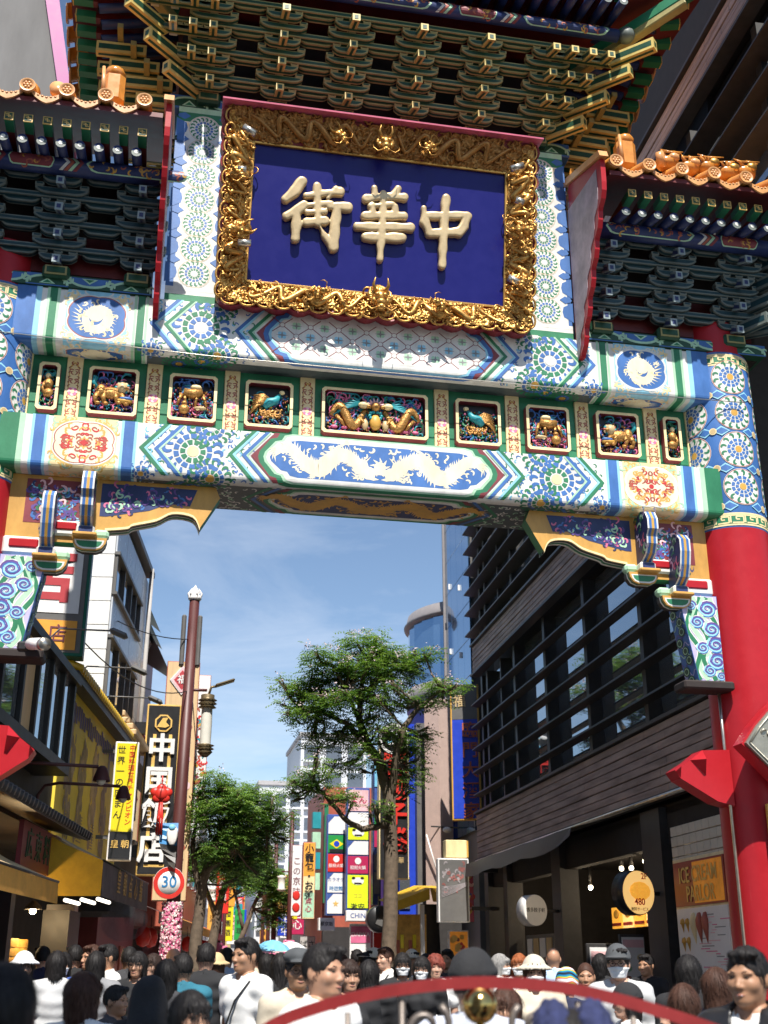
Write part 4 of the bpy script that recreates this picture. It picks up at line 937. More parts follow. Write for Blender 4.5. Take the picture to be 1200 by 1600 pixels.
# frame: red scalloped backing, gilt inner fillet, carved band
def outer(scal=.02,n=28):
    P=[]; hx0,hx1,h0,h1=1.84,1.91,-.27,2.16
    def seg(a,b,nx,nh,n,w):
        for i in range(n):
            for q in (0,.25,.5,.75):
                t=(i+q)/n; s=w*abs(sin(pi*q)); P.append((a[0]+(b[0]-a[0])*t+nx*s,a[1]+(b[1]-a[1])*t+nh*s))
    seg((-hx0,h0),(hx0,h0),0,-1,14,.05); seg((hx0,h0),(hx1,h1),1,0,12,.045); seg((hx1,h1),(-hx1,h1),0,0,14,0); seg((-hx1,h1),(-hx0,h0),-1,0,12,.045); return P
M('frame_red',(0.26,0.02,0.03),rough=.45,var=.15)
ob=outer(); ib=[(-1.545,.03),(1.545,.03),(1.545,1.79),(-1.545,1.79)]
mb=MB()
def ringfn(pts_in,pts_out,d_in,d_out,mat):
    # radial bridging of a rectangle and an outline through perimeter sampling
    n=len(pts_out); V=[];F=[]
    for (x,h) in pts_out:
        ix=max(-1.545,min(1.545,x)); ih=max(.03,min(1.79,h)); V.append(PF(x,h,d_out)); V.append(PF(ix,ih,d_in))
    for i in range(n): j=(i+1)%n; F.append((2*i,2*j,2*j+1,2*i+1))
    mb.add(V,F,mat)
ringfn(ib,ob,.01,.12,'frame_red')
n=len(ob); mb.add([PF(x,h,.12) for x,h in ob]+[PF(x,h,-.05) for x,h in ob],[(i,n+i,n+(i+1)%n,(i+1)%n) for i in range(n)],'frame_red')
mb.add([PF(x,h,-.05) for x,h in ob],[tuple(range(n))],'frame_red')
mb.prism([(-1.95,2.165),(1.95,2.165),(1.95,2.185),(-1.95,2.185)],-.05,.27,'pink_edge',PF)
mb.build('frame_board',plaque)
mb=MB()
for a,b in (((-1.56,.035),(1.56,.035)),((-1.56,1.785),(1.56,1.785)),((-1.55,.02),(-1.55,1.80)),((1.55,.02),(1.55,1.80))): mb.bar(PF(*a,.02),PF(*b,.02),.03,.04,'gold_leaf',up=PF(0,0,1),bev=.006)
mb.build('gilt_fillet',plaque)
def FW(s,w):
    """frame band: s runs round the frame 0..4 (bottom, right, top, left), w 0 inner .. 1 outer -> u,h,d"""
    k=int(s)%4; t=s-int(s)
    if k==0: u=-1.55-.3*w+(3.1+.6*w)*t; h=.03-.30*w
    elif k==1: u=1.55+.31*w; h=.03-.3*w+(1.76+.66*w)*t
    elif k==2: u=1.55+.34*w-(3.1+.68*w)*t; h=1.79+.36*w
    else: u=-1.55-.31*w; h=1.79+.36*w-(1.76+.66*w)*t
    return u,h,.02+.12*w
rg=random.Random(5)
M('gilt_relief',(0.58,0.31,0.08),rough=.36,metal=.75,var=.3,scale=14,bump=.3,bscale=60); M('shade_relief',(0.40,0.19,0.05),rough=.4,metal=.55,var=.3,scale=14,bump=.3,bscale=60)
def relief_band(part):
    """carved scroll relief: a height field of many small spirals over one side of the frame"""
    L=(3.4,2.2,3.4,2.2)[part]; ns=int(L*95); nw=34; rs=random.Random(part+40)
    S_=np.linspace(.0,.9999,ns); Wd=np.linspace(.0,1.0,nw); P=np.array([[FW(part+s,w) for w in Wd] for s in S_]); U,Hh,D=P[...,0],P[...,1],P[...,2]; Z=np.zeros(U.shape)
    for _ in range(int(L*85)):
        s,w=rs.random(),rs.random(); cu,ch_,_d=FW(part+s*.9999,w); R=rs.uniform(.04,.10); du,dh=U-cu,Hh-ch_; r=np.sqrt(du*du+dh*dh); m=r<R
        if not m.any(): continue
        th=np.arctan2(dh,du); v=(.5+.5*np.cos(rs.choice((1,1,2,3))*th+rs.choice((-1,1))*r/R*rs.uniform(6,10)+rs.random()*6.3))**1.3*np.sqrt(np.clip(1-(r/R)**2,0,1))*rs.uniform(.03,.055); Z=np.maximum(Z,np.where(m,v,0))
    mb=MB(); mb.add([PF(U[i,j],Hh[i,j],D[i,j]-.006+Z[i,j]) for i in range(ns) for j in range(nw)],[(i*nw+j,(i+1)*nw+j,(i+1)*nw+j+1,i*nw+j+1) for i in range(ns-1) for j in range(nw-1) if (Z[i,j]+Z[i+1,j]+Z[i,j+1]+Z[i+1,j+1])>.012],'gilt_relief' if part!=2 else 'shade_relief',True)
    mb.build('carved_relief',plaque)
for part in range(4): relief_band(part)
for part in range(4):
    cv=MB(); L=(3.4,2.2,3.4,2.2)[part]
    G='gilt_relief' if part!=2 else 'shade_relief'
    # twin dragon bodies winding along the band
    for half in (0,1):
        pts=[];R=[]
        for i in range(40):
            t=.06+.40*i/39 if half==0 else .94-.40*i/39
            u,h,d=FW(part+t,.5+.30*sin(i*.62+part)); pts.append(PF(u,h,d+.035+.015*sin(i*.9))); R.append(.014+.030*sin(pi*(i+3)/44))
        cv.tube(pts,R,G,n=8)
        for i in range(2,38,2):
            p=Vector(pts[i]); q=Vector(pts[i+1])-p; q.normalize(); sd_=q.cross(Vector(PF(0,0,1))).normalized()
            for e in (1,-1): cv.tube([p+sd_*e*R[i]*.8,p+sd_*e*(R[i]+.05)+q*.03+Vector(PF(0,0,.02)),],[.018,.003],G,n=4)
    # curls, leaves and cloud knobs
    for k in range(int(L*26)):
        s=part+rg.uniform(.01,.99); w=rg.uniform(.08,.98); u,h,d=FW(s,w); a=rg.random()*6.3; tr=rg.choice((-1,1)); st=rg.uniform(.014,.03); pts=[]; x,y=u,h
        m=rg.randint(5,9)
        for i in range(m):
            pts.append(PF(x,y,d+.01+.03*sin(pi*i/(m-1))+.012*rg.random())); x+=st*cos(a); y+=st*sin(a); a+=tr*.55
        r=rg.uniform(.006,.014); cv.tube(pts,[r*(.6+.6*sin(pi*(i+.6)/m)) for i in range(m)],G,n=5)
    for k in range(int(L*10)):
        s=part+rg.uniform(.02,.98); w=rg.uniform(.1,.95); u,h,d=FW(s,w); cv.ball(PF(u,h,d+.03),(rg.uniform(.012,.03),.022,rg.uniform(.010,.02)),G,7,5)
    # rim of overlapping lobes at the outer edge
    m=int(L*5.5)
    for k in range(m):
        u0,h0,d0=FW(part+(k+.5)/m,.93); pts=[]
        for i in range(9):
            a=pi*i/8+(-pi/2 if part in(1,3) else 0); 
            rr=.5*L/m
            du,dh=(cos(a)*rr,(-1 if part==0 else 1)*sin(a)*.06) if part in (0,2) else ((1 if part==1 else -1)*cos(a)*.06,sin(a)*rr)
            pts.append(PF(u0+du,h0+dh,d0+.02))
        cv.tube(pts,.014,G,n=5)
    cv.build('carved_border',plaque)
def dragon_head(u,h,d,sc,ang,name='dragon_head'):
    mb=MB(); G='gilt_relief'; rg=random.Random(int(u*50+h*9))
    ca,sa=cos(ang),sin(ang)
    T=lambda x,y,z:PF(u+sc*(x*ca-y*sa),h+sc*(x*sa+y*ca),d+sc*z)        # local: y = forehead up, z = out
    R=Matrix.Identity(3)
    def ell(x,y,z,r): mb.ball(T(x,y,z),tuple(q*sc for q in r),G,9,7)
    ell(0,.02,.05,(.10,.11,.10)); ell(0,-.08,.14,(.075,.09,.06)); ell(0,-.14,.18,(.06,.05,.04)); ell(0,-.15,.08,(.065,.06,.035))
    for e in (1,-1):
        ell(e*.05,.04,.14,(.035,.03,.03)); ell(e*.035,-.155,.205,(.022,.02,.02)); ell(e*.085,-.03,.09,(.04,.05,.05))
        mb.tube([T(e*.05,.08,.08),T(e*.10,.19,.10),T(e*.08,.27,.14)],[.03*sc,.022*sc,.006*sc],G,n=6)
        mb.tube([T(e*.05,-.15,.19),T(e*.13,-.19,.20),T(e*.19,-.14,.19),T(e*.20,-.08,.17)],[.012*sc,.01*sc,.008*sc,.003*sc],G,n=5)
        for k in range(8):
            a=-.15+k*.24; q=rg.uniform(.7,1.0); mb.tube([T(e*.08*cos(a),.07*sin(a)+.02,.05),T(e*.15*q*cos(a-.1),.15*q*sin(a-.1)+.03,.05),T(e*.19*q*cos(a+.5),.21*q*sin(a+.5)+.02,.0),T(e*.15*q*cos(a+.9),.24*q*sin(a+.9),-.02)],[.03*sc,.026*sc,.018*sc,.005*sc],G,n=5)
    for k in range(6): mb.tube([T(-.05+.02*k,-.18,.10),T(-.06+.024*k,-.25,.12)],[.016*sc,.004*sc],G,n=5)
    mb.build(name,plaque)
dragon_head(-.0,1.88,.13,.8,0); dragon_head(-.0,-.10,.16,.9,0)
dragon_head(-.55,1.93,.12,.62,.6); dragon_head(.55,1.93,.12,.62,-.6); dragon_head(-.72,-.10,.17,.62,1.9); dragon_head(.72,-.10,.17,.62,-1.9)
dragon_head(-1.68,.55,.2,.75,-1.2); dragon_head(1.68,.95,.2,.75,1.2); dragon_head(-1.70,1.25,.2,.6,.4); dragon_head(1.7,.3,.2,.6,-.3)
for (u,h,ax) in ((-1.62,1.80,(.14,-.08)),(-1.60,.40,(.15,0)),(1.62,1.76,(.15,.06)),(1.60,.30,(.14,-.06)),(-1.68,1.30,(.1,0)),(1.66,1.32,(.1,-.03))):
    mb=MB(); mb.tube([PF(u-ax[0]/2,h-ax[1]/2,.25),PF(u+ax[0]/2,h+ax[1]/2,.26)],.042,'steel_tube',n=14); mb.build('spot_lamp',plaque)
# ================================================================== LEFT SIDE OF THE STREET
def GLASS(name,col=(0.38,0.42,0.46),rough=.03,ior=1.9):
    m=M(name,col,rough=rough,var=0,metal=.78); m.node_tree.nodes['Principled BSDF'].inputs['IOR'].default_value=ior; return m
GLASS('window_glass'); GLASS('blue_glass',(0.20,0.33,0.50),.06,2.3)
M('black_frame',(0.012,0.011,0.011),rough=.45,var=.2); M('soot_wall',(0.05,0.045,0.042),rough=.8,var=.3,scale=2,bump=.2); M('mural_yellow',(0.88,0.64,0.06),rough=.6,var=.14,scale=1.2,streak=(1,1,.3)); M('faded_print',(0.42,0.30,0.18),rough=.7,var=.45,scale=4)
M('faded_violet',(0.22,0.17,0.25),rough=.7,var=.4,scale=5); M('yellow_tile',(0.66,0.42,0.02),rough=.3,var=.15,coat=.4); M('black_tile',(0.03,0.03,0.033),rough=.4,var=.2); M('awning_orange',(0.74,0.36,0.06),rough=.75,var=.12,bump=.1,bscale=8); M('awning_tan',(0.68,0.50,0.27),rough=.8,var=.15,bump=.15,bscale=8); M('awning_grey',(0.16,0.12,0.12),rough=.8,var=.3,scale=3); M('awning_yellow',(0.60,0.36,0.02),rough=.7,var=.12)
M('white_panel',(0.80,0.80,0.79),rough=.35,var=.04,scale=1.5); M('shaded_panel',(0.62,0.66,0.72),rough=.25,var=.05,scale=1.5); M('concrete',(0.42,0.40,0.38),rough=.85,var=.15,scale=2,bump=.15); M('sign_white',(0.80,0.78,0.76),rough=.4,var=.03); M('sign_yellow',(0.80,0.66,0.02),rough=.35,var=.03); M('sign_black',(0.02,0.02,0.022),rough=.35,var=.1); M('sign_orange',(0.80,0.36,0.05),rough=.4,var=.05)
M('sign_grey',(0.13,0.125,0.12),rough=.45,var=.08); M('sign_green',(0.01,0.13,0.085),rough=.4,var=.08); M('char_red',(0.45,0.05,0.06),rough=.4,var=.05); M('char_brown',(0.16,0.04,0.05),rough=.5,var=.05); M('ink_red',(0.62,0.03,0.02),rough=.4,var=.05); M('pole_brown',(0.085,0.022,0.02),rough=.45,var=.25,scale=4,streak=(1,1,.2)); M('lamp_glass',(0.72,0.70,0.62),rough=.35,var=.05); M('warm_tube',(1.0,0.93,0.8),rough=.4,var=0,emit=1.6); M('tan_board',(0.66,0.46,0.25),rough=.6,var=.1,scale=3,streak=(6,1,.4)); M('steam_wood',(0.58,0.33,0.07),rough=.6,var=.25); M('bronze',(0.20,0.15,0.08),rough=.4,metal=.6,var=.2)
# ---- corner shop with a dark glazed bay, a yellow mural wall and awnings
shop=thing('corner_shop','low shop with a dark glazed bay, faded yellow mural and sagging awnings','shop',(-4.5,0,0),LA)
mb=MB(); mb.box((-2.0,9.3,4.6),(4.0,6.8,2.4),'soot_wall'); mb.box((-2.0,2.8,4.35),(4.0,6.2,1.9),'soot_wall'); mb.box((-2.6,6.2,1.7),(2.8,13.0,3.4),'soot_wall'); mb.build('wall',shop)
mb=MB(); mb.box((.02,9.3,4.55),(.05,6.2,2.3),'mural_yellow'); mu=mb.build('mural_panel',shop)
P=Paint(); rg=random.Random(2)
for k in range(4):
    y0=-2.2+1.15*k
    for q in range(26):
        yy=y0+rg.uniform(-.3,.3); zz=rg.uniform(-.95,.55); r=rg.uniform(.06,.2); P.poly([(yy+r*cos(a)*rg.uniform(.5,1),zz+r*1.6*sin(a)*rg.uniform(.5,1)) for a in [2*pi*i/9 for i in range(9)]],'faded_print',q%3)
for k in range(30):
    yy=-2.9+5.6*(k/29); P.rect(yy,.72+rg.uniform(-.05,.05),yy+.15,.98+rg.uniform(-.05,.05),'faded_violet',4)
for k in range(3):
    for q in range(9): P.rect(-2.3+1.15*k+rg.uniform(-.1,.1),-1.05+.05*q,-1.9+1.15*k,-1.03+.05*q,'faded_print',4)
P.build('faded_mural_print',lambda u,v,d:(.047+d,9.3+u,4.55+v),mu)
mb=MB(); mb.box((.10,9.3,5.77),(.30,6.5,.14),'black_frame'); mb.box((.06,9.3,3.35),(.16,6.3,.10),'concrete'); mb.build('mural_trim',shop)
tb=MB(); tb.tube([(.22,0,0),(-.5,0,.28)],.062,'yellow_tile',n=10); tb.ball((.225,0,0),(.025,.07,.07),'yellow_tile',10,6); tbm=tb.mesh('eave_tile')
for k in range(36): link('eave_tile',tbm,shop,(.06,6.15+.175*k,5.89))
mb=MB(); mb.box((-.25,9.3,5.96),(.6,6.4,.03),'yellow_tile',rot=Matrix.Rotation(.37,3,'Y')); mb.build('eave_deck',shop)
# glazed bay
bay=MB(); bay.box((.2,2.4,4.14),(.55,5.0,.14),'black_frame'); bay.box((.2,2.4,5.40),(.65,5.1,.12),'black_frame'); bay.box((-.05,2.4,4.77),(.3,4.9,1.2),'black_frame')
for y in (-.05,.9,1.85,2.6,3.35,4.1,4.88): bay.box((.42,y,4.77),(.09,.08,1.2),'black_frame')
bay.box((.2,4.9,4.77),(.5,.05,1.2),'soot_wall'); bay.build('bay_frame',shop)
for i,y in enumerate((.42,1.37,2.22,2.97,3.72,4.49)):
    mb=MB(); mb.box((.40,y,4.77),(.02,.84 if i<2 else .66,1.16),'window_glass' if i!=2 else 'tan_board'); mb.build('window_pane',shop)
mb=MB(); mb.box((-.8,2.6,5.36),(1.6,6.6,.2),'soot_wall'); mb.build('roof_parapet',shop)
# little black-tiled canopy
mb=MB(); mb.box((.3,3.2,3.42),(.7,5.6,.06),'black_tile',rot=Matrix.Rotation(.25,3,'Y')); mb.build('canopy_deck',shop)
cb=MB(); cb.tube([(.30,0,-.02),(-.25,0,.13)],.055,'black_tile',n=8); cbm=cb.mesh('canopy_tile')
for k in range(30): link('canopy_tile',cbm,shop,(.38,.55+.185*k,3.38))
# red fascia with worn characters
mb=MB(); mb.box((.30,4.4,3.02),(.06,2.4,.55),'maroon'); f=mb.build('red_fascia',shop)
mb=MB()
for i,ch in enumerate('広東料理'): mb.text(ch,.40,'dgreen',lambda u,v,d,i=i:(.335+d,3.6+.52*i+u,3.02+v),extrude=.008)
mb.build('fascia_lettering',f)
def awning(s0,s1,z0,z1,d,val,top,face,side,name='awning'):
    n=14; mb=MB(); V=[]
    for i in range(n+1):
        y=s0+(s1-s0)*i/n; sg_=.02*sin(i*1.7)
        V+=[(.05,y,z0),(d*.5,y,(z0+z1)/2-.03+sg_),(d,y,z1+sg_*.5),(d+.01,y,z1-val)]
    F=[];G=[]
    for i in range(n):
        for k in range(2): F.append((4*i+k,4*i+k+1,4*i+5+k,4*i+4+k))
        G.append((4*i+2,4*i+3,4*i+7,4*i+6))
    mb.add(V,F,top); o=len(mb.v)
    mb.add(V,G,face); mb.add([(.05,s0,z0),(d*.5,s0,(z0+z1)/2-.03),(d,s0,z1),(d,s0,z1-val),(.05,s0,z1-val)],[(0,1,2,3,4)],side)
    mb.tube([(d,s0,z1),(d,s1,z1)],.015,'black_frame',n=6)
    return mb.build(name,shop)
awning(-.6,2.5,2.95,2.52,.95,.24,'awning_tan','awning_orange','awning_orange')
aw=awning(4.9,9.9,3.42,2.95,1.05,.46,'awning_tan','awning_grey','awning_yellow')
mb=MB()
for i,ch in enumerate('皇朝点心舗'): mb.text(ch,.36,'ochre',lambda u,v,d,i=i:(1.065+d,6.4+.62*i+u,2.74+v),extrude=.003)
mb.build('awning_lettering',aw)
for k in range(3):
    mb=MB(); mb.box((.5+.18*k,5.9+.25*k,2.46+.02*k),(.05,1.1,.05),'warm_tube',bev=.015); mb.build('fluorescent_tube',shop)
# interior of the bun shop: wooden steamer stacks, pillar, curtain
mb=MB(); mb.box((-1.1,4.5,1.3),(.1,5.6,2.5),'steam_wood'); mb.box((-.2,8.9,1.3),(.45,.35,2.5),'white_panel'); mb.box((.05,7.6,1.2),(.4,.9,2.4),'black_frame'); mb.box((.15,3.2,1.3),(.3,.22,2.6),'black_frame'); mb.build('shopfront',shop)
rg=random.Random(3)
for k in range(6):
    st=MB()
    for j in range(9): st.lathe([(.25,0),(.25,.10),(.24,.115),(.0,.115)],'steam_wood',(0,0,.9+.12*j),n=16)
    st.build('steamer_stack',shop,(-.5,3.7+.62*k,0))
mb=MB(); mb.box((-.6,1.4,1.35),(.06,2.2,2.6),'deep_red'); mb.box((.25,1.2,1.9),(.03,.35,1.0),'sign_white'); mb.box((.27,1.2,1.95),(.03,.33,.42),'pink'); mb.build('red_shopfront',shop)
# gooseneck lamps
for s,z in ((3.3,3.98),(5.2,4.0)):
    g=thing('gooseneck_lamp','dark red gooseneck lamp arm '+('nearer the gate, reaching out' if s<4 else 'farther along, reaching out')+' over the black tiled canopy','lamp',LFW(s,0,z),LA,'gooseneck lamps on the corner shop')
    mb=MB(); mb.tube([(.0,0,-.5),(.02,0,-.15),(.1,0,-.02),(.3,0,.02),(1.15,0,-.02)],.022,'pole_brown',n=8); mb.build('arm',g)
    mb=MB(); mb.lathe([(.03,.09),(.06,.06),(.10,-.05),(.11,-.10)],'pole_brown',(1.2,0,-.10),n=16); mb.ball((1.2,0,-.19),.06,'lamp_glass'); mb.build('lamp_shade',g)
for s in (5.6,8.0,10.4):
    g=thing('floodlight','small grey floodlight on a thin arm above the yellow tiles, '+{5.6:'nearest the big restaurant sign',8.0:'middle one of three',10.4:'farthest of three'}[s],'lamp',LFW(s,0,5.95),LA,'floodlights above the mural')
    mb=MB(); mb.tube([(-.3,0,.1),(0,0,.42),(.75,0,.40)],.014,'sign_grey',n=6); mb.build('arm',g); mb=MB(); mb.box((.88,0,.36),(.30,.16,.09),'sign_grey',rot=Matrix.Rotation(.4,3,'Y'),bev=.04); mb.build('head',g)
# ---- hanging vertical signs
def vsign(name,label,cat,x0,x1,z0,z1,y,depth,frame,face,fw=.05,rz=0.0,group=None):
    w,h=x1-x0,z1-z0; t=thing(name,label,cat,((x0+x1)/2,y,z0),rz,group)
    mb=MB(); mb.box((0,0,h/2),(w,depth,h),frame,bev=.012); mb.build('sign_box',t)
    mb=MB(); mb.box((0,-depth/2-.004,h/2),(w-2*fw,.012,h-2*fw),face); f=mb.build('sign_face',t)
    return t,f,(lambda u,v,d=0:(u,-depth/2-.012-d,h/2+v)),w,h
t,f,F,w,h=vsign('restaurant_sign','tall green-edged sign, white with red characters above an orange panel, beside the left column','sign',-4.78,-3.47,6.02,10.6,6,.34,'sign_green','sign_grey',.05)
mb=MB(); mb.box((-.02,-.18,.30),(1.10,.02,3.85),'sign_white'); mb.build('sign_panel',f,(0,0,h/2)); mb=MB(); mb.box((-.02,-.18,-h/2+.32),(1.10,.02,.46),'sign_orange'); mb.build('sign_panel',f,(0,0,h/2))
mb=MB()
for ch,zz in (('店',-1.08),('飯',-.06),('國',.96)): mb.text(ch,.95,'char_red',lambda u,v,d,zz=zz:F(u-.02,v+zz,d+.012),extrude=.006,offset=.03,sx=1.0)
for ch,xx in (('本',-.28),('店',.27)): mb.text(ch,.30,'char_brown',lambda u,v,d,xx=xx:F(u+xx-.02,v-h/2+.32,d+.012),extrude=.005,offset=.008)
mb.build('lettering',f)
for xx in (-.4,.4): mb=MB(); mb.box((xx,.25,1.6),(.1,.1,3.4),'sign_grey'); mb.build('roof_stand',t)
t,f,F,w,h=vsign('bun_shop_sign','bright yellow vertical sign with red and black lettering above a black foot panel','sign',-3.00,-2.58,3.32,5.39,9.62,.16,'sign_white','sign_yellow',.03)
mb=MB(); mb.box((0,-.09,-h/2+.26),(.37,.02,.46),'sign_black'); mb.build('sign_panel',f,(0,0,h/2))
mb=MB()
for i,ch in enumerate('中国料理世界チャンピオン'): mb.text(ch,.115,'ink_red',lambda u,v,d,i=i:F(u+.10,v+h/2-.12-.118*i,d),extrude=.003,offset=.008)
mb.build('lettering',f); mb=MB()
for i,ch in enumerate('世界一の肉まん'): mb.text(ch,.15,'sign_black',lambda u,v,d,i=i:F(u-.09,v+h/2-.16-.19*i,d),extrude=.003,offset=.006)
mb.build('lettering',f); mb=MB()
for i,ch in enumerate('皇朝'): mb.text(ch,.15,'gold',lambda u,v,d,i=i:F(u-.09+.18*i,v-h/2+.27,d+.012),extrude=.003,offset=.008)
mb.build('lettering',f)
for zz in (.4,1.9): mb=MB(); mb.box((-.3,.0,zz),(.25,.06,.06),'sign_grey'); mb.build('wall_bracket',t)
t,f,F,w,h=vsign('chinese_restaurant_sign','tall black and gold sign with large white characters behind the brown pole','sign',-2.54,-1.80,3.36,6.98,14,.3,'gold','sign_black',.035)
mb=MB()
for x in (-.17,.17): mb.box((x,-.155,-.1),(.07,.012,2.5),'gold')
mb.box((0,-.155,-h/2+.20),(.42,.012,.05),'gold'); mb.build('gold_stripes',f,(0,0,h/2))
mb=MB(); em=[(.20*cos(pi/8+k*pi/4),.20*sin(pi/8+k*pi/4)) for k in range(8)]
mb.prism([(x,z) for x,z in em],.004,.03,'gold',lambda u,v,d:F(u,v+h/2-.42,d)); mb.prism([(x*.82,z*.82) for x,z in em],.031,.036,'sign_black',lambda u,v,d:F(u,v+h/2-.42,d))
mb.prism([(-.14,-.09),(-.02,.11),(.09,.12),(.05,.02),(.13,-.06),(.05,-.1)],.037,.05,'gold',lambda u,v,d:F(u,v+h/2-.42,d)); mb.build('emblem',f)
mb=MB()
for i,ch in enumerate('中国飯店'): mb.text(ch,.62,'sign_white',lambda u,v,d,i=i:F(u-.02*i,v+h/2-1.0-.70*i,d+.02),extrude=.03,offset=.03)
mb.build('lettering',f)
for zz in (.5,3.1): mb=MB(); mb.box((-.5,0,zz),(.4,.2,.25),'sign_black'); mb.build('wall_bracket',t)
t,f,F,w,h=vsign('good_fortune_sign','tall tan sign board with a pink diamond holding a white character, behind the brown pole','sign',-2.17,-1.36,3.0,8.70,17,.25,'rust','tan_board',.02)
mb=MB(); dm=lambda q,d0,d1,c:mb.prism([(-.0,-q*1.25),(q,0),(0,q*1.25),(-q,0)],d0,d1,c,lambda u,v,d:F(u-.02,v+h/2-.48,d))
dm(.30,.002,.03,'sign_white'); dm(.27,.031,.036,'lpink'); dm(.20,.037,.04,'char_red'); mb.text('福',.24,'sign_white',lambda u,v,d:F(u-.02,v+h/2-.48,d+.05),extrude=.006,offset=.012); mb.build('diamond_emblem',f)
P=Paint(); rg=random.Random(12)
for k in range(15):
    zz=h/2-1.25-k*.3
    for q in range(4): P.disc(rg.uniform(-.25,.25),zz+rg.uniform(-.1,.1),rg.uniform(.05,.11),('lpink','rust','maroon')[q%3],q%4,n=10)
P.build('painted_figures',F,f,kind='stuff')
t,f,F,w,h=vsign('dragon_print_sign','narrow white vertical sign with a coloured dragon print, half behind the street lamp','sign',-1.36,-1.03,4.9,8.62,18,.2,'rust','sign_white',.015)
P=Paint(); rg=random.Random(14)
for k in range(60): P.curl(rg.uniform(-.12,.12),-.2+rg.uniform(-1.1,1.1),.06,rg.random()*6,rg.choice((1,-1)),.04,rg.choice(('rust','maroon','red','ochre','teal')),k%4,n=6)
P.build('dragon_print',F,f,kind='stuff')
# ---- white panelled building
wb=thing('white_building','white panel-clad building with strip windows on its street side, above the yellow tiled eave','building',(-4.5,0,0),LA)
mb=MB()
for j in range(9):
    for i in range(3):
        mb.box((-.62-1.22*i,9.8,5.95+.47*j),(1.205,.06,.458),'white_panel',bev=.006)
mb.build('front_cladding',wb)
mb=MB()
for j in range(5):
    for i in range(4):
        z=6.2+.82*j; y=10.45+1.2*i
        if j in (0,1,3) and i<3: continue
        mb.box((-.02,y,z),(.06,1.19,.81),'shaded_panel',bev=.006)  # white cladding again, the street side's bluish shade put into its colour
mb.build('side_cladding',wb)
mb=MB(); mb.box((-2.2,12.25,7.9),(4.2,4.8,4.4),'concrete'); mb.box((-2.1,12.2,10.16),(4.4,5.0,.12),'sign_grey'); mb.build('core',wb)
for z,hh in ((6.6,1.6),(8.65,.8)):
    mb=MB(); mb.box((-.05,11.6,z),(.06,3.5,hh),'window_glass'); wn_=mb.build('window',wb)
    mb=MB()
    for y in (9.88,10.9,11.9,12.6,13.3): mb.box((.0,y,z),(.08,.06,hh),'sign_grey')
    mb.box((.02,11.6,z+hh/2),(.12,3.55,.06),'sign_grey'); mb.box((.02,11.6,z-hh/2),(.12,3.55,.06),'sign_grey'); mb.build('window_frame',wn_)
mb=MB(); mb.tube([(.08,14.3,4.5),(.08,14.3,10.2)],.05,'concrete',n=8); mb.build('downpipe',wb)
# classical cornice at its foot
mb=MB(); 
for k,(d,z) in enumerate(((.25,5.98),(.18,6.1),(.1,6.22),(.0,6.36))): mb.box((d/2-.1,13.2,z),(d+.4,2.6,.12),'tan_board',bev=.02)
mb.build('cornice',wb)
# ---- red building with swept roof
rb=thing('red_temple_building','dark red building with a black upswept tiled gable roof behind the white building','building',(-5.3,.13,0),LA)
mb=MB(); mb.box((-2.0,19.3,5.0),(4.0,6.0,10.0),'maroon'); mb.box((.05,19.3,7.7),(.2,5.8,.5),'red_lacquer'); mb.build('wall',rb)
mb=MB(); pts=[(.35,10.9),(.32,10.5),(.40,10.0),(.55,9.5),(.78,9.1)]
for i in range(4):
    (d0,z0),(d1,z1)=pts[i],pts[i+1]; mb.add([(d0-.9,17.0,z0+.3),(d1,17.0,z1),(d1,21,z1),(d0-.9,21,z0+.3)],[(0,1,2,3)],'black_tile')
mb.prism([(-.6,8.4),(.1,8.4),(.62,9.15),(.42,9.5),(.26,10.0),(.18,10.5),(.2,10.9),(-.05,10.95),(-.6,10.5)],16.9,17.2,'black_tile',lambda u,v,d:(u,d,v)); mb.tube([(.05,16.95,10.95),(.15,16.8,10.6),(.12,16.8,10.2)],[.12,.10,.05],'black_tile',n=8); mb.build('swept_roof',rb)
for k in range(3):
    mb=MB(); mb.box((.02,17.6+1.3*k,6.2),(.06,.8,1.2),'window_glass'); mb.build('window',rb)
# ---- brown pole with finial, speakers, lantern, speed sign and ornaments
pl=thing('lamp_pole','tall brown street pole with white flame finial, two long grey speakers and a lantern','lamp post',(-1.75,12,0))
mb=MB(); mb.tube([(0,0,0),(.005,0,3.5),(.05,0,8.86)],[.135,.13,.105],'pole_brown',n=16); mb.build('pole',pl)
mb=MB(); mb.lathe([(.11,0),(.14,.03),(.14,.09),(.09,.12),(.10,.2),(.05,.27),(.0,.36)],'sign_white',(.05,0,8.84),n=14)
for k in range(6): mb.tube([(.05+.11*cos(k),.11*sin(k),8.9),(.05+.14*cos(k),.14*sin(k),9.0),(.05+.07*cos(k),.07*sin(k),9.12)],[.03,.025,.004],'sign_white',n=5)
mb.build('flame_finial',pl)
for e in (1,-1):
    mb=MB(); mb.box((.02+e*.165,-.02,7.95),(.10,.22,1.1),'sign_grey',bev=.03); mb.build('speaker',pl)
mb=MB(); mb.tube([(0,0,6.92),(.42,0,6.93)],.03,'pole_brown',n=8); mb.lathe([(.02,.3),(.14,.28),(.14,.2),(.20,.17),(.13,.15),(.20,.10),(.13,.07),(.19,.02),(.11,.0)],'bronze',(.44,0,6.55),n=12); mb.lathe([(.11,0),(.19,-.03),(.12,-.06),(.19,-.10),(.12,-.12),(.16,-.16),(.10,-.22),(.06,-.26)],'bronze',(.44,0,5.82),n=12); la=mb.build('lantern_frame',pl)
mb=MB(); mb.lathe([(.11,0),(.115,.4),(.11,.76)],'lamp_glass',(.44,0,5.81),n=12); mb.build('lantern_glass',la)
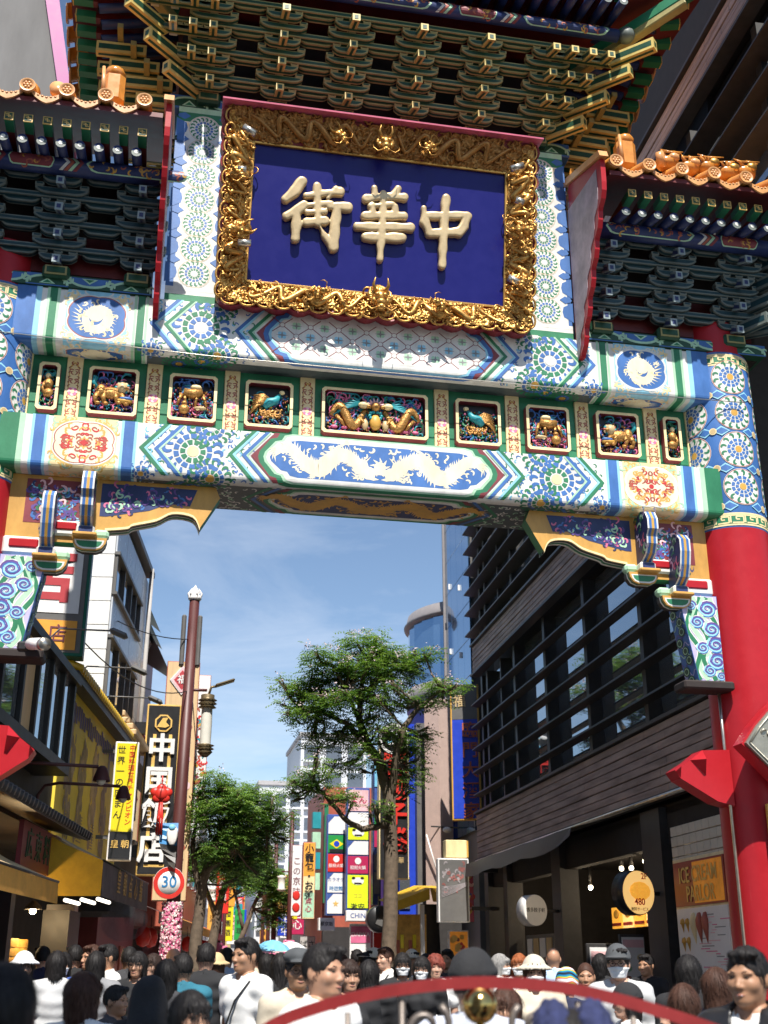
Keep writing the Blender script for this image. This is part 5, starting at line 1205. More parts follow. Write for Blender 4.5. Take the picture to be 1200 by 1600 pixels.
mb=MB(); mb.tube([(.46,0,6.85),(.50,0,7.0),(.6,0,7.02)],.03,'bronze',n=6); mb.box((.78,0,7.10),(.42,.2,.05),'bronze',rot=Matrix.Rotation(-.35,3,'Y'),bev=.02); mb.build('street_light_head',pl)
sg30=thing('speed_limit_sign','round 30 speed limit sign with red ring on the brown pole','road sign',(-1.86,11.82,3.1))
mb=MB(); mb.lathe([(0,-.02),(.30,-.02),(.30,.0)],'sign_white',n=36,axis='Y'); mb.build('disc',sg30)
mb=MB(); mb.lathe([(.215,-.024),(.295,-.024)],'ink_red',n=36,axis='Y',smooth=False); mb.build('red_ring',sg30)
M('road_blue',(0.03,0.2,0.45),rough=.4,var=.03); mb=MB(); mb.text('30',.30,'road_blue',lambda u,v,d:(u,-.026-d,v+.01),extrude=.002,offset=.008); mb.build('numerals',sg30)
kn=thing('knot_ornament','red Chinese knot ornament hanging in front of the black restaurant sign','ornament',(-2.12,11.6,4.75))
mb=MB(); 
for k in range(5): a=pi/2+2*pi*k/5; mb.ball((.12*cos(a),0,.10*sin(a)),(.105,.05,.095),'ink_red',10,6)
mb.ball((0,-.02,0),(.14,.06,.13),'ink_red',10,6); mb.tube([(0,0,.15),(0,0,.36)],.015,'ink_red',n=6); mb.build('knot',kn)
mb=MB()
for x in (-.045,.0,.045): mb.tube([(x*.5,0,-.12),(x,0,-.5),(x,0,-.78)],.022,'ink_red',n=6)
mb.build('tassel',kn)
fl=thing('festival_banner','crumpled blue and white pennant tied to the brown pole above the speed sign','banner',(-1.92,11.7,4.1))
mb=MB(); n=8; V=[];
for i in range(n+1):
    t_=i/n; V+=[(-.30+.30*t_+.03*sin(i),.05*sin(i*1.1),.10-.9*t_*.85),(.17-.02*t_,.05*cos(i*1.3),.12-.88*t_)]
mb.add(V[:2*6],[(2*i,2*i+1,2*i+3,2*i+2) for i in range(5)],'road_blue'); mb.add(V[8:],[(2*i,2*i+1,2*i+3,2*i+2) for i in range(4)],'sign_grey'); mb.ball((.06,-.07,-.12),(.11,.02,.2),'sign_white'); mb.ball((.05,-.08,.02),(.07,.03,.06),'lblue'); mb.build('cloth',fl)
def flower_wrap(name,label,loc,h,r,n,group):
    t=thing(name,label,'decoration',loc,0,group); rg=random.Random(int(loc[1]*7)); mb=MB(); mb.tube([(0,0,0),(0,0,h)],r*.92,'pink',n=12); mb.build('core',t)
    mb=MB()
    for k in range(n):
        a=rg.random()*6.28; z=rg.uniform(0,h); c=Vector((r*cos(a),r*sin(a),z)); q=rg.uniform(.018,.034)
        nrm=Vector((cos(a)+rg.uniform(-.6,.6),sin(a)+rg.uniform(-.6,.6),rg.uniform(-.6,.6))).normalized(); u=nrm.orthogonal().normalized(); v=nrm.cross(u)
        mb.add([c+u*q*cos(b)+v*q*sin(b)+nrm*(.012 if i%2 else .0) for i,b in enumerate([k2*pi/3 for k2 in range(6)])],[(0,1,2,3,4,5)],rg.choice(('pink','lpink','lpink','pink','white') if n>500 else ('pink','lpink')))
    mb.build('blossoms',t)
flower_wrap('flower_wrap','pink artificial flowers wrapped round the foot of the brown pole with the speed sign',(-1.76,12,1.0),1.75,.185,1500,'pink pole wraps')
# ---- trees
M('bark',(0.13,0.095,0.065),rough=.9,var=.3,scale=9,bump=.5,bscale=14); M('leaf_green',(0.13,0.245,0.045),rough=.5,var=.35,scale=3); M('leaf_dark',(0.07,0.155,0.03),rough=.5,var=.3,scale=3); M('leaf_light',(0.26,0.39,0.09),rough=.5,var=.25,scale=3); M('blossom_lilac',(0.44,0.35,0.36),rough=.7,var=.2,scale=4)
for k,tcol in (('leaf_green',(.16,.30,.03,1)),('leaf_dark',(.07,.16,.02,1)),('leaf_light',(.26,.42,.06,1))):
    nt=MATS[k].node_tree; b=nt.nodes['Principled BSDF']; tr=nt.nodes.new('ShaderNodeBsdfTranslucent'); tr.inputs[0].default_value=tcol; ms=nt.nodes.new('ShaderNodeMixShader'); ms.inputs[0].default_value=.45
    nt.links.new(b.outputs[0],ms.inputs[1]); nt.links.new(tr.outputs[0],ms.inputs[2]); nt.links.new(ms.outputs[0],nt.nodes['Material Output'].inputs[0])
def tree(name,label,base,branches,clumps,nleaf,bloom,seed,group=None,lsz=.075):
    t=thing(name,label,'tree',base,0,group); rg=random.Random(seed); mb=MB(); B=Vector(base)
    for pts in branches:
        P=[(p[0]-B.x,p[1]-B.y,p[2]-B.z) for p in pts]; Q=[];R=[]
        for i in range(len(P)-1):
            for k in range(4):
                s=k/4; Q.append(tuple(a+(b-a)*s+(rg.uniform(-.02,.02) if i+k else 0) for a,b in zip(P[i],P[i+1]))); R.append(pts[i][3]+(pts[i+1][3]-pts[i][3])*s)
        Q.append(P[-1]); R.append(pts[-1][3]); mb.tube(Q,R,'bark',n=9)
    base_c=list(clumps)
    for (x,y,z,rx,rz) in base_c:
        for q in range(4):
            a=rg.random()*6.28; clumps=clumps+[(x+rx*.95*cos(a),y+rx*.9*sin(a),z+rg.uniform(-1.0,.8)*rz*1.4,rx*rg.uniform(.4,.62),rz*rg.uniform(.45,.75))]
    clumps=[(x,y,z+.02,rx*.74,rz*1.15) for x,y,z,rx,rz in clumps]
    # twigs from branch ends into each clump
    ends=[Vector(p[:3])-B for pts in branches for p in pts[1:]]
    for (x,y,z,rx,rz) in clumps:
        c=Vector((x,y,z))-B; e=min(ends,key=lambda q:(q-c).length); m=(e+c)/2+Vector((rg.uniform(-.1,.1),rg.uniform(-.1,.1),-.08))
        mb.tube([e,m,c],[.03,.022,.012],'bark',n=5)
        for k in range(5): q=c+Vector((rg.uniform(-rx,rx),rg.uniform(-rx,rx),rg.uniform(-rz*.4,rz)))*.7; mb.tube([m,(c+q)/2+Vector((0,0,.03)),q],[.016,.011,.005],'bark',n=4)
    mb.build('trunk',t)
    lv=MB(); fl_=MB(); tot=sum(c[3]*c[3]*c[4] for c in clumps)
    mats=[lv.mi(MATS[k]) for k in ('leaf_green','leaf_dark','leaf_light')]
    for (x,y,z,rx,rz) in clumps:
        n=int(nleaf*(rx*rx*rz)/tot); c=Vector((x,y,z))-B; shade=rg.random()
        k=0
        while k<n:
            d=Vector((rg.gauss(0,1),rg.gauss(0,1),rg.gauss(0,1))); d.normalize(); r=rg.random()**.42*rg.uniform(.8,1.25)
            p=c+Vector((d.x*rx*r,d.y*rx*r,d.z*rz*r)); 
            # a drooping spray of paired leaflets
            az=atan2(d.y,d.x)+rg.uniform(-.8,.8); L=rg.uniform(2.2,3.6)*lsz; dirv=Vector((cos(az),sin(az),rg.uniform(-.55,.25)))
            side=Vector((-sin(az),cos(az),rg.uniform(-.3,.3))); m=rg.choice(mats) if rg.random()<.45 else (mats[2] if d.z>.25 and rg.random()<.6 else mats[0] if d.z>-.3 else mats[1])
            for q in range(4):
                a=p+dirv*(L*q/4)
                for e in (1,-1):
                    tip=a+side*(e*lsz*rg.uniform(.7,1.1))+dirv*lsz*.45+Vector((0,0,-lsz*.25)); w=(tip-a).cross(Vector((rg.uniform(-.3,.3),rg.uniform(-.3,.3),1))).normalized()*lsz*.2; mid=(a+tip)/2
                    o=len(lv.v); lv.v+= [tuple(a),tuple(mid+w),tuple(tip),tuple(mid-w)]; lv.f.append((o,o+1,o+2,o+3)); lv.m.append(m); lv.sm.append(False)
                    k+=1
        for q in range(int(bloom*rx*rx*2)):
            az=rg.random()*6.28; r=rg.random()**.5; p=c+Vector((rx*r*cos(az),rx*r*sin(az),rz*sqrt(max(0,1-r*r))*rg.uniform(.75,1.12)))
            for s in range(9):
                a=p+Vector((rg.gauss(0,.05),rg.gauss(0,.05),rg.gauss(0,.045))); u=Vector((rg.uniform(-1,1),rg.uniform(-1,1),rg.uniform(-1,1))).normalized(); v=u.orthogonal().normalized(); h=.022
                fl_.add([a+u*h,a+v*h,a-u*h,a-v*h],[(0,1,2,3)],'blossom_lilac')
    lv.build('crown',t)
    if fl_.v: fl_.build('blossom',t)
    return t
Y0=13.5
tree('street_tree','leafy chinaberry tree with pale lilac blossom standing right of the street centre','',[],[],0,0,0) if False else None
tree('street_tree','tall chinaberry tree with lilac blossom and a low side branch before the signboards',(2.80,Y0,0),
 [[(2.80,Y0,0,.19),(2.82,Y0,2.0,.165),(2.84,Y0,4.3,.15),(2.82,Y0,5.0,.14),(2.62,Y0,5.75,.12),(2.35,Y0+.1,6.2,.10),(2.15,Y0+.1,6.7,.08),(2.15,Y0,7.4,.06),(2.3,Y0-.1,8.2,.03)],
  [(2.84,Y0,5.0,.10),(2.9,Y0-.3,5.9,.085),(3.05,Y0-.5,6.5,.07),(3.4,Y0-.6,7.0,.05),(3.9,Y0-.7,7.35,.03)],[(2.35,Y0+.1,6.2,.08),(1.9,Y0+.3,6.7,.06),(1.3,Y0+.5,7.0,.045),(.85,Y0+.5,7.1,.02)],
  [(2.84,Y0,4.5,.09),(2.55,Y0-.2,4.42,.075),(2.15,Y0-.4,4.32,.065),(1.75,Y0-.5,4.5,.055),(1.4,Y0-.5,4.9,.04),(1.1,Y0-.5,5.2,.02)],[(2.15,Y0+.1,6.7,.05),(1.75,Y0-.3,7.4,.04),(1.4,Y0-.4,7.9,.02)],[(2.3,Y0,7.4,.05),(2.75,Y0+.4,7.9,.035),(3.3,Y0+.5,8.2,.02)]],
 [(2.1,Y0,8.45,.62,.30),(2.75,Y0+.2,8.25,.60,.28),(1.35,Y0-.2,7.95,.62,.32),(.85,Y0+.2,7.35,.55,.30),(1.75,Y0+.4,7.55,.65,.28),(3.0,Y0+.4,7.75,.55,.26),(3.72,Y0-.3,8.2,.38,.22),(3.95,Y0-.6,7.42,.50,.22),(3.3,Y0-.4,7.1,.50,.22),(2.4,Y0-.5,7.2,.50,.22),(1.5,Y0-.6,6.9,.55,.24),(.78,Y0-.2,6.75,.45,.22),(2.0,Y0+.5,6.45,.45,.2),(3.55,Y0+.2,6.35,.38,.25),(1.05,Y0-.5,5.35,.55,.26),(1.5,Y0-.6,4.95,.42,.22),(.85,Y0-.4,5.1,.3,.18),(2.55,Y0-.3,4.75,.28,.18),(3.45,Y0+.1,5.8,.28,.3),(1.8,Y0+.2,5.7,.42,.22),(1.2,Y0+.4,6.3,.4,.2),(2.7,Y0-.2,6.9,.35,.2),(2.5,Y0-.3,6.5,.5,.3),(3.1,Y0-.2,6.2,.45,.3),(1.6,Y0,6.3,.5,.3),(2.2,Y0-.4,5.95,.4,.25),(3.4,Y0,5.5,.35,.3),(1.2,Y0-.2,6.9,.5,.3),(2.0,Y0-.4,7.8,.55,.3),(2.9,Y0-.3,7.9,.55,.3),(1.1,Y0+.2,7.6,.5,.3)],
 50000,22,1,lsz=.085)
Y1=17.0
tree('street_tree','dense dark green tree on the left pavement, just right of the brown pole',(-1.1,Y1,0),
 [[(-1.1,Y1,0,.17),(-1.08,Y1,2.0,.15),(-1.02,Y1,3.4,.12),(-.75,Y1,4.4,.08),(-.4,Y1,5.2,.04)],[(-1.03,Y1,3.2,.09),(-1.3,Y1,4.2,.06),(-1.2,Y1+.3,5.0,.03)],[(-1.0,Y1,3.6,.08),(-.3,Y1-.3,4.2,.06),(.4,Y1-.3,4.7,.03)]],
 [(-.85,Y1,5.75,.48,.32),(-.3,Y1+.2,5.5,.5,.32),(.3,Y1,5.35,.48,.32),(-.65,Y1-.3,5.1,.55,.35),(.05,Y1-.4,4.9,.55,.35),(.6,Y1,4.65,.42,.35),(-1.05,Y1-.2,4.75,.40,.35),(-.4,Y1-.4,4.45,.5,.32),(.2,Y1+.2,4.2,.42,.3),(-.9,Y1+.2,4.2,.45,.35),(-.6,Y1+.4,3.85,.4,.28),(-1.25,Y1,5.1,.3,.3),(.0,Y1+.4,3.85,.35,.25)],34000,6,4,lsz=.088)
tree('street_tree','darker slim tree just behind the dense left tree, forked above the crowd',(-.5,23,0),
 [[(-.5,23,0,.16),(-.42,23,2.0,.14),(-.25,23,3.2,.11),(.1,23,4.4,.05)],[(-.3,23,2.8,.09),(-.8,23,4.0,.05)]],[(-.2,23,4.6,.6,.45),(.5,23,4.3,.5,.4),(-.8,23,4.2,.5,.4),(.2,23,5.3,.6,.45),(.9,23.4,5.2,.55,.45),(.1,22.6,3.9,.45,.3)],26000,0,6,lsz=.10)
tree('street_tree','small pale green tree farthest down the left pavement, near the street end',(.75,30,0),
 [[(.75,30,0,.12),(.85,30,2.2,.10),(1.3,30,3.4,.07),(1.7,30,4.4,.04)],[(1.0,30,2.7,.07),(.6,30,4.0,.04)]],[(1.75,30,4.3,.65,.45),(1.4,30.3,4.9,.6,.4),(2.15,29.8,3.7,.5,.4),(.7,30,4.6,.6,.45),(2.0,30,3.2,.4,.25)],22000,0,8,lsz=.11)
# lit lamps inside the bun shop
for i,(y,x,z) in enumerate(((4.2,-.25,2.35),(6.2,-.1,2.35))):
    g=thing('shop_lamp','small warm lamp lit inside the bun shop, '+('nearer the gate' if i==0 else 'under the second awning'),'lamp',LFW(y,x,z),LA,'lamps in the bun shop'); mb=MB(); mb.ball((0,0,0),.05,M('warm_bulb',(1,.75,.4),var=0,emit=14),10,8); mb.build('bulb',g); mb=MB(); mb.lathe([(.03,.12),(.12,.03),(.13,.0)],'black_frame',(0,0,.02),n=14); mb.build('shade',g)
    l=bpy.data.lights.new('shop_lamp_light','POINT'); l.energy=28; l.color=(1,.72,.38); l.shadow_soft_size=.06; lo=bpy.data.objects.new('shop_lamp_light',l); COL.objects.link(lo); lo.parent=g; lo.location=(0,0,-.1)
# ---- further shopfronts that close the left side of the street
def left_shop(name,label,s0,s1,h,wall,front,aw,rg,d0=0.0):
    t=thing(name,label,'shop',LFW((s0+s1)/2,d0,0),LA); L=s1-s0; mb=MB(); mb.box((-2.0,0,h/2+1.3),(4.0,L-.05,h-2.6),wall); mb.box((-2.6,0,1.3),(2.8,L-.05,2.6),front); mb.build('wall',t)
    for k in range(int(L/1.6)):
        y=-L/2+.8+1.6*k; mb=MB(); mb.box((.02,y,h-1.2),(.05,.9,1.1),'window_glass'); w_=mb.build('window',t); mb=MB(); mb.box((.05,y,h-1.8),(.12,1.0,.08),'concrete'); mb.build('sill',w_)
    mb=MB(); mb.add([(.02,-L/2,2.95),(.95,-L/2,2.6),(.95,L/2,2.6),(.02,L/2,2.95),(.95,-L/2,2.38),(.95,L/2,2.38)],[(0,1,2,3),(1,4,5,2)],aw); mb.build('awning',t)
    for k in range(int(L/.8)):
        c=rg.choice(('poster_orange','ink_red','sign_white','sign_yellow','rust','teal') if 'poster_orange' in MATS else ('ink_red','sign_white','sign_yellow','rust','teal')); mb=MB(); mb.box((.1,-L/2+.4+.8*k,1.2+.5*rg.random()),(.05,.5,.7+.4*rg.random()),c,bev=.01); mb.build('poster',t)
    for k in range(int(L/1.2)):
        mb=MB(); mb.lathe([(.02,.2),(.12,.15),(.16,.0),(.12,-.15),(.02,-.2)],'ink_red',(.6,-L/2+.6+1.2*k,2.15),n=12); mb.tube([(.6,-L/2+.6+1.2*k,2.35),(.6,-L/2+.6+1.2*k,2.6)],.008,'black_frame',n=4); mb.build('paper_lantern',t)
rgL=random.Random(41)
left_shop('dim_sum_shop','dark red shopfront with paper lanterns below the white building',12.7,16.0,5.9,'soot_wall','deep_red','awning_grey',rgL)
left_shop('souvenir_shop','brown shopfront with lanterns beside the dense left tree',22.4,27.5,6.5,'rust','dark_wood','awning_orange',rgL)
left_shop('tea_shop','tan shopfront with a red awning farther along the left pavement',27.6,33.0,5.8,'tan','deep_red','ink_red',rgL)
# sagging overhead cables on the left
for i,(a,b,sg_) in enumerate((((-4.0,9.7,8.2),(-1.72,12,8.0),.25),((-3.6,5.9,6.4),(-1.72,12,6.9),.35),((-1.72,12,7.6),(-.4,30,6.0),.6))):
    t=thing('overhead_cable','thin black overhead cable '+('from the white building to the brown pole','from the corner shop to the brown pole','running from the brown pole down the street')[i],'cable',a); mb=MB(); mb.tube([(a[0]+(b[0]-a[0])*k/12-a[0],a[1]+(b[1]-a[1])*k/12-a[1],(b[2]-a[2])*k/12-sg_*4*(k/12)*(1-k/12)) for k in range(13)],.011,'black_frame',n=5); mb.build('cable',t)
# ------------------------------------------------------------------ fittings on the columns
M('pewter',(0.34,0.32,0.26),rough=.35,metal=.6,var=.2,bump=.2,bscale=30)
for sg in (1,-1):
    T=lambda u,v,d,sg=sg:(sg*(3.92+(u-3.92)*(.78 if sg>0 else .62)),-.02-d*.8,3.58+(v-3.58)*.8)
    mb=MB(); mb.prism([(3.12,3.62),(3.20,3.51),(3.72,3.22),(3.97,3.16),(3.97,3.92),(3.55,3.90),(3.36,3.76)],-.16,.16,'red_lacquer',T)
    mb.add([T(3.13,3.60,.16),T(3.20,3.52,.16),T(3.185,3.66,.24)],[(0,1,2)],'red_lacquer'); mb.add([T(3.36,3.76,.16),T(3.56,3.90,.16),T(3.58,3.56,.16),T(3.54,3.76,.30)],[(0,1,3),(1,2,3),(2,0,3)],'red_lacquer')
    br=mb.build('red_cantilever',gate)
    dm=MB(); q=.52; cx=4.36*sg; C0=(cx,-.72,3.82)
    pts=[(-q,0),(-q*.72,q*.36),(-q*.36,q*.72),(0,q),(q*.36,q*.72),(q*.72,q*.36),(q,0),(0,-q)]
    F=lambda u,v,d:(C0[0]+u,C0[1]-d,C0[2]+v)
    dm.prism([(u*1.06,v*1.06) for u,v in pts],-.20,.0,'red_lacquer',F); dm.prism(pts,.002,.05,'pewter',F); d_=dm.build('diamond_plate',gate)
    rl=MB(); rg=random.Random(33)
    for k in range(60):
        u,v=rg.uniform(-.45,.45),rg.uniform(-.4,.42)
        if abs(u)+abs(v)>.43: continue
        a=rg.random()*6; tr=rg.choice((-1,1)); P=[]
        for i in range(7): P.append(F(u,v,.055+.015*sin(i))); u+=.022*cos(a); v+=.022*sin(a); a+=tr*.6
        rl.tube(P,[.008,.012,.014,.014,.012,.009,.005],'pewter',n=5)
    rl.tube([F(u*.92,v*.92,.055) for u,v in pts+[pts[0]]],.012,'pewter',n=5); rl.build('plate_relief',d_)
    fm=MB(); fm.box((sg*4.42,-.44,2.85),(.52,.05,.78),'ochre',bev=.01); fm.box((sg*4.42,-.47,2.85),(.44,.02,.70),'lgold'); fm.build('framed_notice',gate)
    ey=MB(); ey.tube([(sg*4.56,-.36,5.25),(sg*4.56,-.42,5.25)],.02,'steel_tube',n=8); ey.tube([(sg*4.56+.025*cos(a),-.41,5.22+.025*sin(a)) for a in [k*.52 for k in range(13)]],.006,'steel_tube',n=5); ey.build('eye_bolt',gate)
    pp=MB(); pp.tube([(sg*3.93,-.10,4.58),(sg*3.92,-.12,3.9),(sg*3.90,-.14,0)],.018,'steel_tube',n=8); pp.build('cable_pipe',gate)
    if sg<0:
        cm=MB(); cm.tube([(-3.55,-.35,4.62),(-3.40,-.62,4.56)],.06,'sign_white',n=14); cm.tube([(-3.41,-.60,4.562),(-3.38,-.65,4.55)],.065,'steel_tube',n=14); cm.box((-3.62,-.25,4.60),(.12,.2,.1),'dark',bev=.02); cm.build('camera_housing',gate)
    bm_=MB(); bm_.box((sg*3.72,-.18,4.53),(.6,.3,.10),'dark_wood',bev=.02); bm_.build('ledge',gate)
# ================================================================== RIGHT SIDE OF THE STREET
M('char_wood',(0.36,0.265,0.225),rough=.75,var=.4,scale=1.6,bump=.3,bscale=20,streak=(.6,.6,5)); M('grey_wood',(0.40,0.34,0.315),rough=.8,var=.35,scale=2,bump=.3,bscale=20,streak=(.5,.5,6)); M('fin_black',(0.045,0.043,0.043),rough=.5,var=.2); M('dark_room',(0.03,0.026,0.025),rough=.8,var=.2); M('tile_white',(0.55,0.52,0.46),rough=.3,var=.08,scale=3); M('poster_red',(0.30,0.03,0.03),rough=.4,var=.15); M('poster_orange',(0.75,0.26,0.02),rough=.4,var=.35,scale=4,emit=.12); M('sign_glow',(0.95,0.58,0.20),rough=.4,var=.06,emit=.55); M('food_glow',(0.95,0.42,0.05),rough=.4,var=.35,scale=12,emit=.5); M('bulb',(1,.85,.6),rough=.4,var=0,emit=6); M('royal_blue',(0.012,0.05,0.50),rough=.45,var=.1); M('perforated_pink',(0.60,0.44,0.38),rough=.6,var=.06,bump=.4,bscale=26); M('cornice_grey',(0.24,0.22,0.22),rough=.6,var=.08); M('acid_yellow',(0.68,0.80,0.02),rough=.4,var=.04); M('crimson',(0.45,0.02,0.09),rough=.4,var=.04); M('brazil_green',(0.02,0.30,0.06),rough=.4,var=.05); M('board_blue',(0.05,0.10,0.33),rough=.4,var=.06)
RA=-.03
def RFW(y,d,z): return (4.95+.03*y-d,y,z)
rb_=thing('louvred_building','dark charred-wood building with rows of black louvre fins before wide windows, above a shop','building',(4.95,0,0),RA)
# local: x = away from street (+), y along street
def fascia(z0,z1,y0,y1,nb,mat):
    hh=(z1-z0)/nb
    for k in range(nb):
        y=y0; j=0
        while y<y1-.01:
            L=min(y1-y,(2.6,3.4,2.9)[(j+k)%3]); mb=MB(); mb.box((-.10+.006*((j*3+k)%3),y+L/2,z0+hh*(k+.5)),(.10,L-.012,hh-.014),mat,bev=.006); mb.build('cladding_board',rb_); y+=L; j+=1
fascia(3.92,4.93,1.0,15.3,8,'char_wood'); fascia(8.32,9.0,1.0,15.3,6,'char_wood'); fascia(13.5,14.1,-3.4,15.3,5,'grey_wood')
mb=MB()
for z,y0 in ((3.90,1),(4.97,1),(8.28,1),(9.03,1),(13.46,-3.4),(14.14,-3.4)): mb.box((-.10,(y0+15.3)/2,z),(.22,15.3-y0,.05),'fin_black')
mb.build('flashing',rb_)
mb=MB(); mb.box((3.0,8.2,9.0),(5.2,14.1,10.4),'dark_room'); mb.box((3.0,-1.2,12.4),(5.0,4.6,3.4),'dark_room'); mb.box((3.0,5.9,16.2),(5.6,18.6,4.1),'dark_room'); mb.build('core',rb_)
YM=[1.2,4.69,7.37,9.89,12.19,13.36,14.66,15.2]
for i in range(len(YM)-1):
    for z0,z1 in ((4.99,8.26),(9.06,13.44)):
        mb=MB(); mb.box((.30,(YM[i]+YM[i+1])/2,(z0+z1)/2),(.03,YM[i+1]-YM[i]-.1,z1-z0),'window_glass'); mb.build('window_pane',rb_)
for y in (-2.6,-.4): 
    mb=MB(); mb.box((.30,y+.8,12.25),(.03,2.1,2.35),'window_glass'); mb.build('window_pane',rb_)
for y in YM+[-3.3,-1.0]:
    z0,z1=((4.99,8.26),) [0]
    for z0,z1 in (((4.99,8.26),(9.06,13.44)) if y>0 else ((11.0,13.44),)):
        mb=MB(); mb.box((.17,y,(z0+z1)/2),(.24,.15 if y not in (13.36,) else .09,z1-z0),'fin_black'); mb.build('mullion',rb_)
for z,y0,y1 in [(5.42+.545*k,1.1,15.65) for k in range(5)]+[(9.42+.555*k,1.1,15.9) for k in range(7)]+[(11.65,-3.4,1.0),(12.21,-3.4,1.0),(12.81,-3.4,1.0)]:
    mb=MB(); mb.box((-.02,(y0+y1)/2,z),(.20 if z<9 else .32,y1-y0,.035),'fin_black',rot=Matrix.Rotation(.12,3,'Y')); mb.build('louvre_fin',rb_)
# ground-floor shop
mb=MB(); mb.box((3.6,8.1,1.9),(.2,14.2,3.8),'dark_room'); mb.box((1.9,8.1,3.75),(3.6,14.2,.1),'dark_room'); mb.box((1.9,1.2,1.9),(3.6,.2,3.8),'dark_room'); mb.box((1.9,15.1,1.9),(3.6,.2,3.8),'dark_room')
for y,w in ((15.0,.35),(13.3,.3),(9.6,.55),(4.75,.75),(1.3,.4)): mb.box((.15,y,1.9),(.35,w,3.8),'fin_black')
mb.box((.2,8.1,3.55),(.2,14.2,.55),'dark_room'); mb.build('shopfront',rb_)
mb=MB(); 
for j in range(11):
    for i in range(5): mb.box((1.6,6.1+.32*i,.5+.23*j),(.04,.31,.22),'tile_white',bev=.004)
mb.build('tiled_wall',rb_)
mb=MB(); mb.box((1.4,6.0,2.35),(.05,1.5,.8),'poster_orange'); fp=mb.build('food_poster',rb_)
mb=MB(); rg=random.Random(31)
for k in range(16): mb.ball((1.36,5.4+rg.random()*1.2,2.05+rg.random()*.6),(.03,.13,.08),'gold',8,5)
mb.build('food_print',fp)
for y,x,z in ((8.6,.9,3.25),(8.1,.9,3.22),(6.4,.5,3.2),(12.3,.8,3.2)):
    mb=MB(); mb.ball((x,y,z),.045,'bulb',8,6); mb.tube([(x,y,z+.04),(x,y,z+.2)],[.05,.03],'fin_black',n=8); mb.build('spot_lamp',rb_)
mb=MB(); mb.box((1.3,11.2,.55),(.6,3.4,1.1),'steam_wood'); mb.box((1.3,11.2,1.12),(.7,3.5,.05),'tile_white'); mb.build('counter',rb_)
for k in range(5):
    mb=MB(); mb.box((2.2,9.9+.66*k,2.55),(.06,.6,.42),'sign_glow' if k%2 else 'food_glow'); q=mb.build('menu_light_box',rb_); mb=MB(); mb.box((2.16,9.9+.66*k,2.42),(.02,.5,.06),'poster_red'); mb.ball((2.16,9.9+.66*k,2.62),(.02,.17,.09),'ochre',8,5); mb.build('print',q)
# glossy tiled panel, poster and menu beside the column
mb=MB()
for j in range(4):
    for i in range(8): mb.box((.0,2.35+.22*i,2.98+.14*j),(.05,.21,.13),'tile_white',bev=.005)
mb.build('tile_panel',rb_)
ps=thing('ice_cream_poster','framed ice cream parlor poster with gold lettering on red, beside the right column','poster',RFW(3.05,.02,1.35),RA)
mb=MB(); mb.box((-.02,0,.83),(.04,1.75,1.66),'cream',bev=.01); mb.build('frame',ps); mb=MB(); mb.box((-.05,0,1.32),(.02,1.64,.58),'poster_red'); mb.box((-.052,-.3,1.32),(.02,.95,.54),'poster_orange',bev=.008); mb.box((-.05,0,.52),(.02,1.64,.96),'sign_white'); mb.build('print',ps)
mb=MB(); TF=lambda u,v,d:(-.068-d,-u,v)
mb.text('ICE CREAM',.25,'gold',lambda u,v,d:TF(u,v*1.15+1.42,d),extrude=.004,offset=.01); mb.text('PARLOR',.25,'gold',lambda u,v,d:TF(u+.05,v*1.15+1.17,d),extrude=.004,offset=.01); mb.build('lettering',ps)
mb=MB(); rg=random.Random(6)
for j in range(3):
    for i in range(2): mb.lathe([(.0,-.09),(.03,.02),(.045,.03),(.035,.08),(0,.10)],'ochre',(-.065,.62-.16*i,.78-.24*j),n=8)
for i in range(3): mb.lathe([(.0,-.2),(.06,.02),(.065,.1),(.03,.19),(0,.2)],('lgold','rust','rust')[i],(-.065,.24-.19*i,.74),n=10)
for k in range(26): mb.box((-.062,rg.uniform(-.75,.0),.1+.032*k),(.004,rg.uniform(.1,.4),.012),rg.choice(('pink','grey','lpink')))
mb.box((-.062,.35,.10),(.006,1.0,.08),'rust'); mb.build('menu_items',ps)
# roll-out dark awning and its rail
aw=thing('rolled_awning','black fabric awning half rolled out under the charred-wood fascia','awning',(4.95,0,0),RA)
mb=MB(); V=[];n=12
for i in range(n+1):
    y=6.3+8.9*i/n; sag=.0+.03*sin(i*1.9); V+=[(-.08,y,3.86),(-.75,y,3.70+sag*.3),(-.78,y,3.42+sag+(.15 if i==0 else 0))]
mb.add(V,[(3*i+k,3*i+k+1,3*i+4+k,3*i+3+k) for i in range(n) for k in range(2)],'fin_black'); mb.build('fabric',aw)
mb=MB(); mb.tube([(-.2,2.0,3.88),(-.2,15.2,3.86)],.035,'steel_tube',n=8); mb.build('roller',aw)
M('white_ink',(0.7,0.7,0.7),rough=.5,var=0)
# round projecting signs
def disc_sign(name,label,loc,r,rim,face,group='round projecting signs of the shop'):
    t=thing(name,label,'sign',loc,.35,group); mb=MB(); mb.lathe([(0,.11),(r,.11),(r,-.11),(r*.95,-.12)],rim,n=36,axis='Y'); mb.tube([(0,0,0),(.7,.0,.0)],.03,'fin_black',n=6); mb.build('drum',t)
    mb=MB(); mb.lathe([(r*.96,-.119),(0,-.119)],face,n=36,axis='Y',smooth=False); f=mb.build('face',t); return t,f
t,f=disc_sign('round_sign','plain white round sign with one line of small dark lettering outside the dark shop',(4.62,9.3,2.55),.27,'sign_white','sign_white')
mb=MB(); mb.text('博多餃子軒',.085,'sign_black',lambda u,v,d:(u,-.121-d,v),extrude=.002); mb.build('lettering',f)
t,f=disc_sign('round_sign','yellow round food sign marked 2F with a red price, outside the shop near the column',(4.60,4.45,2.60),.31,'sign_black','sign_glow')  # face and food print emit: glow put in to lift them from shade
mb=MB(); mb.ball((.03,-.12,.02),(.2,.012,.13),'food_glow',14,6); 
